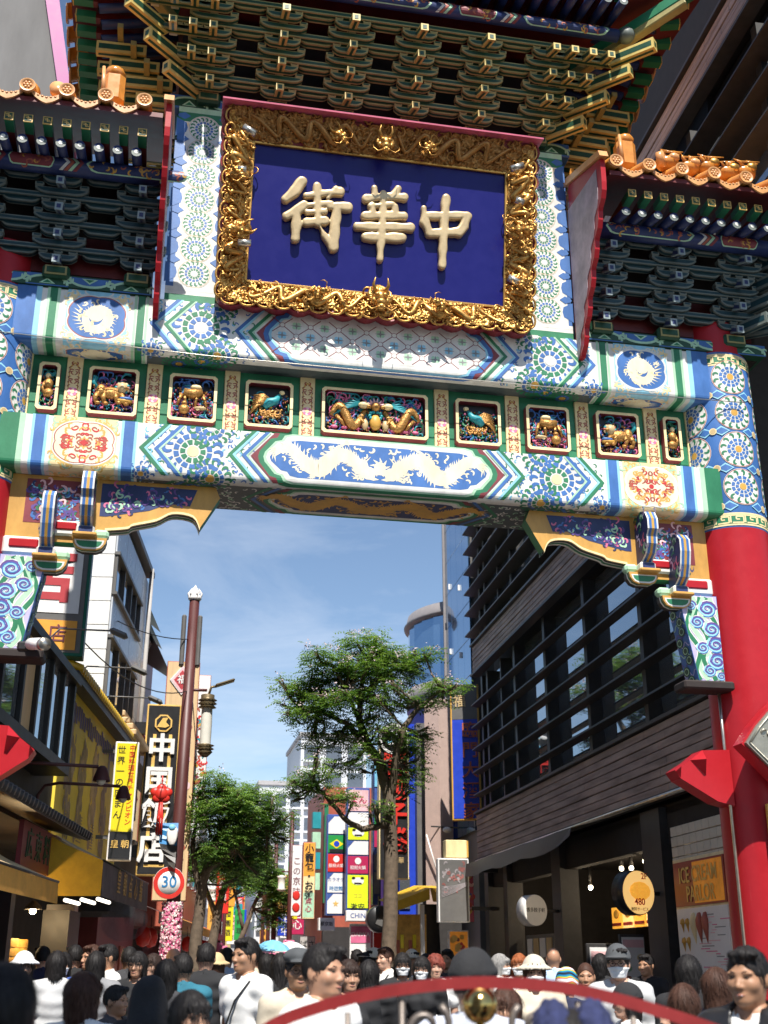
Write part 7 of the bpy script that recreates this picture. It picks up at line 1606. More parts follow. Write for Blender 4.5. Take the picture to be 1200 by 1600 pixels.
ll_.new(tcx.outputs['Object'],wv.inputs['Vector']); ll_.new(wv.outputs['Fac'],rr_.inputs[0]); ll_.new(rr_.outputs[0],nn_['Principled BSDF'].inputs['Base Color'])
def sub(d,c,k): return -smin(-d,c,k)
def headsdf(X,Y,Z,fem):
    aX=np.abs(X)
    d=s_ell(X,Y,Z,(0,.012,1.620),(.077,.097,.100)); w=.058 if fem else .063
    d=smin(d,s_ell(X,Y,Z,(0,-.022,1.556),(w,.074,.070)),.035); d=smin(d,s_ell(X,Y,Z,(0,-.066,1.506),(.030,.026,.019)),.03)
    d=smin(d,s_ell(aX,Y,Z,(.040,-.062,1.572),(.026,.026,.024)),.022)          # cheeks
    d=smin(d,s_ell(aX,Y,Z,(.030,-.080,1.618),(.030,.012,.008)),.014)          # brow
    d=sub(d,s_ell(aX,Y,Z,(.031,-.103,1.601),(.018,.012,.010)),.010)
    d=smin(d,s_cap(X,Y,Z,(0,-.086,1.607),(0,-.108,1.566),.007,.011),.012); d=smin(d,s_ell(aX,Y,Z,(.012,-.100,1.562),(.009,.009,.007)),.007)
    d=smin(d,s_ell(X,Y,Z,(0,-.087,1.536),(.024,.011,.006)),.007); d=smin(d,s_ell(X,Y,Z,(0,-.084,1.526),(.020,.010,.006)),.007)
    d=smin(d,s_ell(aX,Y,Z,(.080,.012,1.590),(.010,.020,.031)),.008)
    return smin(d,s_cap(X,Y,Z,(0,.020,1.38),(0,.012,1.54),.058 if not fem else .050,.052 if not fem else .046),.03)
def arms(pose):
    if pose=='walk': return [((.185,.01,1.39),(.22,.07,1.13),(.20,.00,.90)),((-.185,.01,1.39),(-.22,-.06,1.13),(-.19,-.18,.95))]
    if pose=='hold': return [((.18,.01,1.39),(.215,.04,1.14),(.10,-.22,1.22)),((-.18,.01,1.39),(-.215,.05,1.13),(-.13,-.18,1.10))]
    if pose=='raise': return [((.18,.01,1.39),(.26,-.10,1.22),(.20,-.20,1.46)),((-.18,.01,1.39),(-.21,.03,1.13),(-.19,-.06,.90))]
    return [((.185,.01,1.39),(.22,.035,1.13),(.205,-.03,.89)),((-.185,.01,1.39),(-.22,.035,1.13),(-.205,-.03,.89))]
def torso(X,Y,Z,fem,g=0.0):
    q=.93 if fem else 1.0
    d=s_ell(X,Y,Z,(0,.0,.93),(.155*1.0+g,.108+g,.13+g)); d=smin(d,s_ell(X,Y,Z,(0,.0,1.09),((.125 if fem else .142)+g,.092+g,.15+g)),.06)
    d=smin(d,s_ell(X,Y,Z,(0,.005,1.28),(.160*q+g,.112+g,.16+g)),.05); d=smin(d,s_cap(X,Y,Z,(-.145*q,.012,1.395),(.145*q,.012,1.395),.056+g,.056+g),.05)
    if fem: d=smin(d,s_ell(np.abs(X),Y,Z,(.065,-.085,1.27),(.055+g,.045+g,.055+g)),.04)
    return smin(d,s_cap(np.abs(X),Y,Z,(0,.02,1.46),(.11,.015,1.41),.05+g,.045+g),.05)
def armsdf(X,Y,Z,pose,g,fore=1.0,ut=1.0):
    d=None
    for sh,el,wr in arms(pose):
        sh,el,wr=map(np.array,(sh,el,wr)); a=s_cap(X,Y,Z,sh,sh+(el-sh)*ut,.050+g,.040+g)
        if fore>0: a=smin(a,s_cap(X,Y,Z,el,el+(wr-el)*fore,.039+g,.028+g),.02)
        d=a if d is None else np.minimum(d,a)
    return d
def legs(X,Y,Z,pose,g):
    st=.16 if pose=='walk' else .0; d=None
    for e in (1,-1):
        k=(e*.095,-.03-st*e*.6,.50); f=(e*.10,.02-st*e*1.1 if e<0 else .02-st,.09)
        a=smin(s_cap(X,Y,Z,(e*.09,0,.90),k,.088+g,.060+g),s_cap(X,Y,Z,k,f,.056+g,.040+g),.03); d=a if d is None else np.minimum(d,a)
    return d
def hand_mesh(mb,wr,el,skin):
    """palm, four unequal bent fingers and a side thumb"""
    wr,el=Vector(wr),Vector(el); a=(wr-el).normalized(); side=a.cross(Vector((0,1,0)) if abs(a.y)<.8 else Vector((0,0,1))).normalized(); nrm=side.cross(a)
    T=lambda p:np.array(wr)+np.array(side)*p[0]+np.array(nrm)*p[1]+np.array(a)*p[2]
    segs=[(T((0,0,-.01)),T((0,0,.05)),.026,.03)]
    for i,L in enumerate((.062,.072,.068,.052)):
        x=-.028+.0185*i; p0,p1,p2,p3=T((x,0,.07)),T((x*1.1,-.006,.07+L*.5)),T((x*1.15,-.022,.07+L*.85)),T((x*1.15,-.036,.07+L)); segs+=[(p0,p1,.0098,.009),(p1,p2,.009,.0082),(p2,p3,.0082,.007)]
    segs+=[(T((.028,0,.02)),T((.052,-.012,.05)),.0125,.0105),(T((.052,-.012,.05)),T((.055,-.028,.08)),.0105,.008)]
    lo=np.min([np.minimum(s[0],s[1]) for s in segs],0)-.04; hi=np.max([np.maximum(s[0],s[1]) for s in segs],0)+.04
    def f(X,Y,Z):
        d=None
        for p,q,r0,r1 in segs:
            c=s_cap(X,Y,Z,p,q,r0,r1); d=c if d is None else smin(d,c,.006)
        return smin(d,s_cap(X,Y,Z,T((-.02,0,.055)),T((.02,0,.055)),.016,.016),.015)
    V,F=surfnets(f,lo,hi,.0075); mb.add(V,[tuple(x) for x in F],skin,True)
TPL={}
def tpl(key,fn):
    if key not in TPL: TPL[key]=fn()
    return TPL[key]
def body_mesh(fem,pose):
    mb=MB(); f=lambda X,Y,Z: smin(np.minimum(smin(torso(X,Y,Z,fem),armsdf(X,Y,Z,pose,0),.04),smin(legs(X,Y,Z,pose,0),s_ell(X,Y,Z,(0,0,.92),(.15,.1,.12)),.03)),s_cap(X,Y,Z,(0,.02,1.38),(0,.012,1.50),.054,.048),.03)
    V,F=surfnets(f,(-.36,-.34,.0),(.36,.28,1.52),.02); mb.add(V,[tuple(x) for x in F],'skin',True)
    V,F=surfnets(lambda X,Y,Z:headsdf(X,Y,Z,fem),(-.12,-.15,1.40),(.12,.14,1.74),.0072); mb.add(V,[tuple(x) for x in F],'skin',True)
    for sh,el,wr in arms(pose): hand_mesh(mb,wr,el,'skin')
    return mb.mesh('body')
def shirt_mesh(fem,pose,kind):
    g=.016 if kind!='jacket' else .026; fo,ut=(0,.62) if kind in('tee','polo') else (.95,1.0)
    def f(X,Y,Z):
        fold=.004*np.sin(34*Z+9*X+6*Y)*np.sin(17*X-21*Z)+.003*np.sin(60*Z+30*Y)
        d=smin(torso(X,Y,Z,fem,g),armsdf(X,Y,Z,pose,g+(.012 if fo==0 else .006),fo,ut),.035)+fold
        d=np.maximum(d,.84-Z); nk=s_cap(X,Y,Z,(0,.012,1.41),(0,-.02,1.56),.066,.075)
        if kind=='jacket': nk=np.minimum(nk,np.maximum(np.abs(X)-.06+.10*(1.40-Z)*.5,np.maximum(Y+.02,1.12-Z)))
        return np.maximum(d,-nk)
    V,F=surfnets(f,(-.38,-.36,.80),(.38,.30,1.52),.0165); mb=MB(); mb.add(V,[tuple(x) for x in F],'cloth_white',True)
    return mb.mesh('shirt')
def pants_mesh(fem,pose):
    def f(X,Y,Z):
        d=np.minimum(s_ell(X,Y,Z,(0,0,.92),(.17,.122,.15)),1); d=smin(d,legs(X,Y,Z,pose,.016),.04); return np.maximum(np.maximum(d,Z-1.0),.10-Z)
    V,F=surfnets(f,(-.24,-.32,.06),(.24,.28,1.02),.024); mb=MB(); mb.add(V,[tuple(x) for x in F],'cloth_charcoal',True)
    for e in (1,-1): mb.ball((e*.10,-.05,.05),(.048,.13,.05),'cloth_black',8,6)
    return mb.mesh('trousers')
def hair_mesh(kind):
    def f(X,Y,Z):
        ang=np.arctan2(Y-.01,X); st=.0020*np.sin(ang*19+Z*14+3*np.sin(Z*20))+.0016*np.sin(ang*41-Z*23+2*X*30)
        g={'buzz':.003,'crop':.007,'mop':.012,'bob':.008,'long':.008,'curly':.028}[kind]
        d=s_ell(X,Y,Z,(0,.012,1.622),(.077+g,.097+g,.100+g))+st*(1 if kind!='buzz' else .2)
        if kind=='curly': d=d+.012*np.sin(70*X)*np.sin(70*Y+1)*np.sin(66*Z)
        face=s_ell(X,Y,Z,(0,-.135,1.565),(.080,.105,.100 if kind in('crop','buzz') else .078)); d=sub(d,face,.012)
        if kind in('crop','buzz','mop','curly'):
            low=1.565 if kind!='mop' else 1.535; d=sub(d,np.maximum(Z-low,np.abs(X)*0-.5+.0),.01); d=sub(d,np.maximum(Z-1.60,Y+.02),.012)
            if kind=='mop': d=smin(d,s_ell(X,Y,Z,(.012,-.066,1.672),(.078,.044,.034))+st*2,.018)
            if kind=='crop': d=smin(d,s_ell(X,Y,Z,(.02,-.060,1.692),(.060,.034,.022))+st*2,.02)
        else:
            d=sub(d,np.maximum(Z-1.50,-1+X*0),.01)
            zb=1.47 if kind=='bob' else 1.24
            sl=s_cap(np.abs(X),Y,Z,(.064,.0,1.62),(.072,.012,zb+.03),.026,.022); bk=s_cap(X,Y,Z,(0,.045,1.62),(0,.055,zb+.04),.070,.058 if kind=='bob' else .062,sx=1.15)
            d=smin(d,smin(sl,bk,.03)+st*1.4,.03); d=sub(d,s_ell(X,Y,Z,(0,-.10,1.555),(.064,.095,.075)),.012)
            d=sub(d,s_cap(X,Y,Z,(0,-.02,1.40),(0,-.05,1.52),.062,.06),.01)
            d=smin(d,s_ell(X,Y,Z,(0,-.078,1.650),(.066,.028,.030))+st*2.2,.014)
        return d
    zb=1.16 if kind=='long' else 1.40
    V,F=surfnets(f,(-.16,-.17,zb),(.16,.20,1.80),.0085); mb=MB(); mb.add(V,[tuple(x) for x in F],'hair_black',True)
    # loose strands lying over the mass, so that the outline is never a clean shell
    rs=random.Random(len(kind)*13+5); cr=Vector((.01,.035,1.62)); n=dict(buzz=260,crop=900,mop=1000,bob=1100,long=1300,curly=900)[kind]
    for _ in range(n):
        p=Vector(V[rs.randrange(len(V))]); nr=p-Vector((0,.02,min(1.62,max(1.3,p.z)))); 
        if nr.length<1e-4 or (kind in('crop','buzz') and p.y<-.045) or (kind=='mop' and p.y<-.06 and p.z<1.69): continue
        nr.normalize(); rad=Vector((p.x-cr.x,p.y-cr.y,0)); rad=rad.normalized() if rad.length>1e-3 else Vector((1,0,0))
        d=(Vector((0,0,-1))*(.35 if p.z>1.66 else 1.0)+rad*(.9 if p.z>1.66 else .12)+Vector((rs.gauss(0,.22),rs.gauss(0,.22),rs.gauss(0,.12)))); d=(d-nr*d.dot(nr)).normalized()
        L=dict(buzz=.008,crop=.035,mop=.05,bob=.07,long=.11,curly=.045)[kind]*rs.uniform(.5,1.2); w=d.cross(nr).normalized()*rs.uniform(.0011,.0024); lift=rs.uniform(.0005,.004); P=[]
        for i in range(4):
            t=i/3; q=p+d*(L*t)+nr*(lift*sin(pi*min(1,t*.8+.1))+.001)-nr*(.010*t*t*(L/.05)) ; P+= [q-w*(1-t*.7),q+w*(1-t*.7)]
            d=(d+Vector((rs.gauss(0,.1),rs.gauss(0,.1),-.12))).normalized()
        mb.add(P,[(0,1,3,2),(2,3,5,4),(4,5,7,6)],'hair_black',True)
    return mb.mesh('hair')
def face_mesh(smile):
    mb=MB()
    for e in (1,-1):
        mb.ball((e*.0315,-.0865,1.6005),(.0105,.005,.0034),'eye_dark',8,5); mb.tube([(e*.016,-.0935,1.620),(e*.032,-.0915,1.6245),(e*.050,-.078,1.619)],[.0018,.0024,.0012],'hair_darkbrown',n=5)
        mb.tube([(e*.018,-.0905,1.603),(e*.032,-.0925,1.6065),(e*.046,-.083,1.602)],[.0011,.0014,.0008],'eye_dark',n=5)
    mb.tube([(-.021,-.0925,1.5315),(-.008,-.0985,1.5325),(0,-.0985,1.5315),(.008,-.0985,1.5325),(.021,-.0925,1.5315)],[.002,.0055,.006,.0055,.002],'lip',n=6)
    if smile: mb.box((0,-.0995,1.531),(.026,.006,.007),'sign_white',bev=.002)
    return mb.mesh('face_features')
def hat_mesh(kind):
    mb=MB(); R=Matrix.Identity(3)
    def sd(f,lo,hi,h,m): V,F=surfnets(f,lo,hi,h); mb.add(V,[tuple(x) for x in F],m,True)
    mt={'greycap':'hat_grey','blackcap':'hat_black','cap2':'hat_beige','rainbow':'hat_rainbow','navyhat':'hat_navy','bucket':'hat_beige','blackhat':'hat_black','newsboy':'hat_grey','blackhood':'hat_black','whitehat':'mask_white','straw':'hat_straw'}[kind]
    dome=lambda X,Y,Z,g,zc=1.645,rz=.10: np.maximum(s_ell(X,Y,Z,(0,.012,zc-.02),(.077+g,.097+g,rz+g)),1.628-Z)
    if kind in('greycap','blackcap','cap2'):
        sd(lambda X,Y,Z:smin(dome(X,Y,Z,.026)+.0015*np.sin(30*X),np.maximum(s_ell(X,Y,Z,(0,-.10,1.645-.0),(.078,.10,.010)),Y-.0),.008),(-.14,-.23,1.60),(.14,.15,1.78),.009,mt)
    elif kind in('rainbow','navyhat'):
        g=.03 if kind=='rainbow' else .055
        sd(lambda X,Y,Z:np.maximum((s_ell(X,Y,Z,(0,.012,1.63),(.077+g,.097+g,.105+g)) if kind=='rainbow' else smin(s_ell(X,Y,Z,(.058,.012,1.645),(.068,.112,.112)),s_ell(X,Y,Z,(-.058,.012,1.645),(.068,.112,.112)),.012))+(.006 if kind=='navyhat' else .001)*np.sin(95*X)*np.sin(90*Y)*np.sin(85*Z),1.60-Z),(-.19,-.2,1.57),(.19,.2,1.84),.0085,mt)
    elif kind in('bucket','whitehat','straw','blackhat'):
        br=.150 if kind!='blackhat' else .108
        sd(lambda X,Y,Z:smin(dome(X,Y,Z,.026),np.maximum(np.abs(Z-1.655+.5*np.maximum(0,np.sqrt(X*X+Y*Y)-.10))-.0095,np.sqrt(X*X+(Y-.01)**2)-br),.012)+.0012*np.sin(50*X+40*Y),(-.2,-.2,1.58),(.2,.22,1.80),.0095,mt)
    elif kind=='newsboy': sd(lambda X,Y,Z:smin(s_ell(X,Y,Z,(0,.005,1.685),(.104,.122,.060))+.002*np.sin(60*X),np.maximum(s_ell(X,Y,Z,(0,-.11,1.655),(.075,.06,.012)),-1.6+Z*0),.012),(-.15,-.2,1.60),(.15,.17,1.76),.009,mt)
    elif kind=='blackhood': sd(lambda X,Y,Z:np.maximum(s_cap(X,Y,Z,(0,.02,1.64),(0,.05,1.44),.125,.15)+.004*np.sin(25*Z+20*X),-s_ell(X,Y,Z,(0,-.12,1.56),(.075,.1,.1))),(-.22,-.2,1.26),(.22,.24,1.80),.012,mt)
    return mb.mesh('hat')
def mask_mesh():
    mb=MB(); f=lambda X,Y,Z: np.maximum(np.maximum(headsdf(X,Y,Z,1)-.006,-headsdf(X,Y,Z,1)-.004),np.maximum(np.maximum(Z-1.580+.10*np.abs(X),1.497-Z),Y+.01+.0*X))
    V,F=surfnets(f,(-.1,-.14,1.48),(.1,.02,1.60),.006); mb.add(V,[tuple(x) for x in F],'mask_white',True); return mb.mesh('face_mask')
def glasses_mesh():
    mb=MB()
    for e in (1,-1): mb.tube([(e*.032+.022*cos(a),-.104,1.598+.018*sin(a)) for a in [2*pi*k/14 for k in range(15)]],.0022,'eye_dark',n=5); mb.tube([(e*.054,-.102,1.60),(e*.08,.0,1.602)],.002,'eye_dark',n=4)
    mb.tube([(-.01,-.105,1.60),(.01,-.105,1.60)],.002,'eye_dark',n=4); return mb.mesh('glasses')
def strap_mesh():
    mb=MB(); mb.tube([(.13,-.06,1.43),(.06,-.135,1.30),(-.05,-.135,1.10),(-.16,-.10,.92)],.014,'cloth_black',n=6,flat=.5); mb.tube([(.13,-.05,1.45),(.1,.10,1.38),(-.05,.145,1.15),(-.17,.09,.92)],.014,'cloth_black',n=6,flat=.5); mb.box((-.2,.02,.86),(.10,.2,.18),'cloth_black',bev=.03); return mb.mesh('bag_strap')
def setmat(o,m): o.material_slots[0].link='OBJECT'; o.material_slots[0].material=MATS[m]
NP=0
def person(x,y,h,rz,sex,hair,hc,top,tc,ex,label,group=None,lite=False):
    global NP; NP+=1; fem=sex=='f'; ex=ex.split('+') if ex else []
    pose='hold' if 'phone' in ex else 'raise' if 'hand' in ex else ('walk' if NP%3==0 else 'stand')
    base=1.725 if hair not in('mop','curly') else 1.75
    if 'navyhat' in ex or 'blackhood' in ex: base=1.765
    elif any(e in('bucket','whitehat','straw','blackhat','greycap','blackcap','cap2','rainbow','newsboy') for e in ex): base=1.745
    s=h/base; t=thing('person',label,'person',(x,y,0),radians(rz),group); t.scale=(s*(.97 if sex=='c' else 1),s,s)
    b=link('body',tpl(('b',fem,pose),lambda:body_mesh(fem,pose)),t); setmat(b,('skin','skin_tan','skin_pale')[NP%3 if not fem else (0 if NP%2 else 2)])
    o=link('shirt',tpl(('s',fem,pose,top),lambda:shirt_mesh(fem,pose,top)),t); setmat(o,'cloth_'+tc)
    o=link('trousers',tpl(('p',fem,pose),lambda:pants_mesh(fem,pose)),t); setmat(o,('cloth_charcoal','cloth_denim','cloth_black','cloth_beige','cloth_navy')[NP%5])
    if not lite: link('face_features',tpl(('f','smile' in ex),lambda:face_mesh('smile' in ex)),t,kind='stuff')
    if hair!='bald': o=link('hair',tpl(('h',hair),lambda:hair_mesh(hair)),t); setmat(o,'hair_'+hc)
    for e in ex:
        if e in('mask',): link('face_mask',tpl('mask',mask_mesh),t)
        elif e=='glasses': link('glasses',tpl('glasses',glasses_mesh),t)
        elif e=='strap': link('shoulder_bag',tpl('strap',strap_mesh),t)
        elif e in('greycap','blackcap','cap2','rainbow','navyhat','bucket','blackhat','newsboy','blackhood','whitehat','straw'): link('hat',tpl(('hat',e),lambda:hat_mesh(e)),t)
        elif e=='inner': o=link('undershirt',tpl(('s',False,pose,'tee'),lambda:shirt_mesh(False,pose,'tee')),t); setmat(o,'cloth_white')
        elif e=='stripes':
            mb=MB()
            for k in range(12): mb.lathe([(.178,0),(.178,.012)],'cloth_navy',(0,0,.9+.042*k),n=24)
            st=mb.build('shirt_stripes',t); st.scale=(1.02,.80,1)
    return t
PEOPLE=[
(0.32,-7.17,1.72,-52,'m','crop','black','jacket','leather','smile+inner','smiling person in a black leather jacket over a white tee, at the right column'),
(0.68,-5.71,1.55,141,'f','long','brown','long','black','hand','person with long brown hair raising a hand, seen from behind beside the leather jacket'),
(1.22,-5.01,1.63,124,'f','long','brown','long','navy','','person with long brown hair in navy, half hidden behind the leather jacket'),
(1.62,-3.73,1.71,155,'f','bob','black','long','black','','person with a dark bob in black before the ice cream poster'),
(1.52,-2.64,1.80,-29,'m','crop','black','long','ltgrey','greycap+glasses+mask','person in a grey cap and glasses with a white mask and pale grey top'),
(1.04,-3.97,1.53,-97,'f','bob','black','tee','white','blackcap','person in a black cap seen from the side under the red rail'),
(1.75,-1.24,1.66,-20,'m','buzz','brown','tee','grey','','person with cropped brown hair just left of the grey-capped person'),
(1.36,-1.84,1.61,151,'m','crop','black','tee','navy','rainbow','person wearing a rainbow knitted beanie, back turned'),
(-1.09,-8.93,1.57,161,'f','bob','black','long','navy','navyhat','person in a fluffy two-lobed navy hat close to the camera below the rail'),
(0.95,-2.22,1.72,-13,'f','bob','brown','long','beige','bucket+mask','person in a beige bucket hat, white mask and beige jacket above the red rail'),
(2.01,1.66,1.76,-27,'f','bob','ginger','tee','white','mask','ginger-haired person in a white top and white mask before the dark shop'),
(2.78,2.72,1.84,161,'m','bald','black','long','ltblue','','bald person in a light blue shirt, back turned, at the shop entrance'),
(1.97,2.28,1.76,64,'f','bob','grey','long','white','mask','grey-haired person in profile with a white mask, right of the big black hat'),
(-0.85,-7.03,1.71,145,'m','crop','black','tee','stripe','blackhat+stripes','person in a large black hat and striped shirt behind the brass ball'),
(-0.28,-5.52,1.53,-51,'f','long','brown','tee','pinkish','','brown-haired person in pale pink peering from beside the brass ball'),
(1.06,1.82,1.76,-3,'f','curly','redhair','tee','white','','person with curly red hair and a white top, right of the tree trunk'),
(0.54,1.17,1.76,-7,'f','long','black','long','black','mask+glasses','long-haired person in black with mask and glasses, left of a masked pair'),
(0.63,0.61,1.72,-21,'f','long','black','long','black','mask','long-haired person in black with a mask, right of a masked pair'),
(0.68,3.73,1.84,-70,'m','crop','black','tee','white','cap2','person in a beige cap and white tee looking left, by the tree trunk'),
(0.68,2.89,1.84,-61,'m','crop','brown','tee','white','strap','person in a white tee with a black shoulder bag, by the tree trunk'),
(-1.37,-6.21,1.74,42,'m','crop','black','tee','white','','person with short tousled black hair in a white tee looking right, behind the rail'),
(-1.21,-3.90,1.75,3,'m','crop','black','long','beige','newsboy+glasses','person in a dark newsboy cap, round glasses and a beige jacket'),
(-0.68,-2.73,1.68,6,'f','bob','darkbrown','long','black','','dark-haired person in black facing the camera, right of the tousled-haired person'),
(-0.29,-1.41,1.68,160,'f','long','black','long','black','','long-haired person in black with back turned, near the middle of the rail'),
(-1.44,-2.37,1.84,-55,'m','crop','black','polo','white','strap','cropped-haired person in a white short-sleeved shirt with a thin black strap'),
(-1.64,-0.11,1.83,172,'m','crop','black','tee','black','','person in a black tee with back turned, left of the white shirt'),
(-1.88,-1.13,1.73,178,'m','crop','black','tee','teal','','person in a teal tee with back turned below the pink flower wrap'),
(-2.17,-3.85,1.58,180,'f','bob','black','long','black','blackhood','person in a black hood with back turned, left foreground'),
(-2.00,-6.58,1.54,28,'f','long','black','tee','white','phone','dark-haired person looking down at the lower edge, left of the red rail'),
(-2.50,-5.68,1.61,153,'f','bob','brown','tee','white','','person with a glossy brown bob in a white top, back turned, lower left'),
(-2.40,-2.65,1.50,61,'c','crop','black','tee','charcoal','','boyish small person in a dark grey tee facing right, lower left'),
(-2.55,-8.91,1.67,186,'m','mop','black','tee','charcoal','','large dark head closest to the camera at the left edge'),
(-3.04,0.18,1.76,184,'f','bob','black','long','ltgrey','','person in a pale grey jacket with back turned, before the steamers'),
(-3.07,1.56,1.76,-6,'f','bob','black','long','blue','mask','person in blue with a white mask before the steamers'),
(-2.98,2.05,1.84,188,'m','crop','black','tee','black','','broad person in a black tee with back turned, before the steamers'),
(-2.79,1.92,1.84,-58,'m','crop','brown','tee','tan','','brown-haired person in a tan tee by the white pillar'),
(-2.61,1.45,1.84,-68,'m','crop','black','tee','white','strap','person in a white tee with a bag strap looking left, by the awning'),
(-2.68,0.39,1.76,172,'f','long','black','tee','grey','','person with long black hair and a grey top, back turned'),
(-2.28,0.59,1.76,-20,'f','long','black','long','black','','long-haired person in black facing the camera below the awning'),
(-2.13,1.68,1.75,-35,'f','long','darkbrown','long','black','','dark brown-haired person in black left of the flower wrap'),
(-1.83,4.80,1.84,59,'m','bald','black','long','blue','','bald person in blue in profile beside the flower wrap'),
(-3.37,0.51,1.76,15,'f','long','black','long','charcoal','whitehat','person in a white brimmed hat at far left'),
(-3.91,3.34,1.84,156,'m','crop','black','tee','black','','dark-haired person in black at the far left edge'),
(-1.18,4.05,1.84,176,'m','crop','black','long','ltblue','','person in a light blue shirt with back turned under the left trees'),
(-1.44,1.72,1.76,177,'f','bob','brown','long','ltgrey','straw','person in a straw hat and pale grey top with back turned'),
(-0.78,2.77,1.76,165,'f','bob','black','tee','black','','person with a black bob in a black tee right of the white shirt'),
(-0.91,2.84,1.83,175,'m','crop','black','tee','beige','strap','person in a beige tee with a dark bag, back turned in mid street'),
(-0.84,0.74,1.75,-176,'f','long','black','long','black','','long-haired person in black with back turned, left of the newsboy cap'),
(1.91,4.72,1.84,-34,'m','crop','black','tee','charcoal','','person in dark grey before the snack stall counter'),
(1.66,2.97,1.76,46,'f','bob','grey','long','ltgrey','','grey-haired person in pale grey left of the big black hat'),
(1.31,4.25,1.83,-2,'m','crop','black','tee','navy','cap2','person in a beige cap and navy tee right of the tree'),
(0.19,3.24,1.76,171,'f','bob','brown','long','tan','','brown-haired person in a tan top, back turned in mid street'),
(0.78,5.55,1.84,165,'m','crop','black','tee','charcoal','','person in dark grey with back turned left of the tree trunk'),
(-0.34,2.10,1.76,173,'f','mop','black','tee','black','','person with a black mop of hair, back turned in mid street'),
(3.68,1.96,1.76,-53,'m','crop','black','tee','black','','person in black in the shadow of the shop doorway'),
(2.90,1.40,1.76,139,'f','bob','black','long','black','','person with a black bob standing left of the menu stand'),
(-2.04,-2.19,1.68,174,'f','long','black','long','charcoal','','long-haired person in dark grey right of the black hood'),
(-2.39,2.51,1.83,171,'m','crop','black','tee','charcoal','','person in dark grey walking away under the tan awning'),
(-3.42,3.30,1.84,-166,'m','crop','black','tee','navy','','person in a navy tee facing the shop at far left'),
]
for p in PEOPLE: person(*p)
rg=random.Random(99)
spots=[]
while len(spots)<105:
    y=rg.uniform(3.0,34) if len(spots)<80 else rg.uniform(2.5,12); lo=-1.5+.1*y; hi=2.3+.045*y; x=rg.uniform(lo,hi)
    if all((x-a)**2+(y-b)**2>.2 for a,b in spots) and (x-2.8)**2+(y-13.5)**2>.5 and (x+1.1)**2+(y-17)**2>.4 and (x+1.75)**2+(y-12)**2>.3: spots.append((x,y))
for i,(x,y) in enumerate(spots):
    sx=rg.choice('mf'); away=rg.random()<.6
    hr=rg.choice(('crop','mop','crop','buzz')) if sx=='m' else rg.choice(('bob','long','long')); hc_=rg.choice(('black','black','darkbrown','brown')); tp=rg.choice(('tee','long')); tc_=rg.choice(('black','white','charcoal','navy','ltgrey','beige','teal','ltblue','black','white')); ex_=rg.choice(('','','','mask','cap2','straw','strap'))
    lb='far-crowd person in %s %s, %s %s hair%s, %s'%(dict(ltgrey='pale grey',ltblue='pale blue',charcoal='dark grey').get(tc_,tc_),'tee' if tp=='tee' else 'long sleeves',dict(darkbrown='dark brown').get(hc_,hc_),dict(crop='short',mop='thick',buzz='cropped',bob='bobbed',long='long')[hr],dict(mask=', mask',cap2=', beige cap',straw=', straw hat',strap=', shoulder bag').get(ex_,''),'walking away' if away else 'approaching')
    person(x,y,rg.uniform(1.58,1.80),rg.uniform(150,210) if away else rg.uniform(-40,40),sx,hr,hc_,tp,tc_,ex_,lb,'crowd beyond the gate',lite=True)
# parasols over the far crowd
for i,(x,y,c,n) in enumerate(((1.0,20,'lblue','pale blue'),(1.7,22,'mask_white','white'),(1.35,26,'lpink','pale pink'))):
    t=thing('parasol',n+' parasol held above the distant crowd','umbrella',(x,y,0)); mb=MB(); mb.lathe([(0,2.22),(.2,2.18),(.38,2.08),(.5,1.95)],c,n=8,smooth=False); mb.build('canopy',t); mb=MB(); mb.tube([(0,0,1.1),(0,0,2.22)],.012,'steel_tube',n=6); mb.build('handle',t)
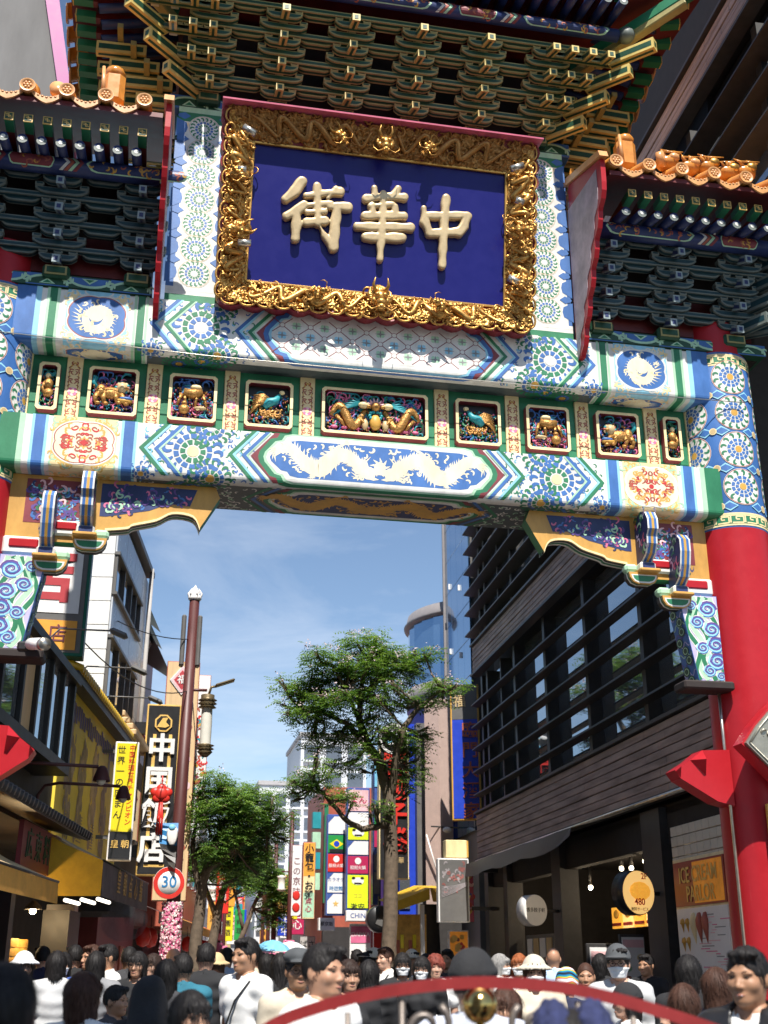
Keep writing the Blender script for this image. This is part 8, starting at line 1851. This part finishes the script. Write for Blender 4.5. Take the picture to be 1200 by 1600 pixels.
# ---- red arched barrier with brass ball and scrolls in the foreground
bf=thing('arched_barrier','red arched metal barrier with a brass ball and grey scrollwork across the foreground','barrier',(-1.2,-8.52,0),-.19)
M('barrier_red',(0.24,0.018,0.018),rough=.4,var=.15,scale=12); M('brass',(0.62,0.42,0.14),rough=.12,metal=1.0,var=.08); M('scroll_metal',(0.20,0.17,0.15),rough=.4,metal=.5,var=.2)
arc=[(-.78,1.40),(-.64,1.497),(-.50,1.547),(-.36,1.580),(-.18,1.605),(.0,1.614),(.20,1.602),(.36,1.572),(.53,1.526),(.70,1.468),(.80,1.40)]
ac=curve(arc,5); mb=MB()
for i in range(len(ac)-1):
    (x0,z0),(x1,z1)=ac[i],ac[i+1]; mb.bar((x0,0,z0-.016),(x1,0,z1-.016),.040,.034,'barrier_red')
mb.build('arch_rail',bf)
for x in (-.79,.80):
    mb=MB(); mb.tube([(x,0,0),(x,0,1.40)],.024,'barrier_red',n=10); mb.build('post',bf)
mb=MB(); mb.box((0,0,.35),(1.58,.04,.05),'barrier_red'); mb.box((0,0,1.05),(1.58,.04,.05),'barrier_red'); mb.build('cross_rail',bf)
mb=MB(); mb.ball((-.03,0,1.535),.052,'brass',24,16); mb.build('brass_ball',bf); mb=MB(); mb.tube([(-.03,0,1.05),(-.03,0,1.49)],.012,'brass',n=8); mb.build('ball_stem',bf)
for e in (1,-1):
    mb=MB(); P=[]
    for k in range(26): a=k*.33; r=.075*(1-.033*k); P.append((-.03+e*(.16+r*cos(a+2.2)),0,1.475+r*sin(a+2.2)))
    mb.tube(P,[.018]*20+[.016,.014,.012,.010,.008,.006],'scroll_metal',n=8,flat=.6); mb.tube([(-.03+e*.12,0,1.42),(-.03+e*.05,0,1.44),(-.03+e*.08,0,1.30),(-.03+e*.02,0,1.08)],[.03,.026,.02,.014],'scroll_metal',n=8,flat=.6); mb.build('scroll',bf)
for x in (-.6,-.42,-.26,.26,.42,.6):
    zt=min(z for xx,z in ac if abs(xx-x)<.06)-.04; mb=MB(); mb.tube([(x,0,.35),(x,0,zt)],.010,'scroll_metal',n=6); mb.build('bar',bf)
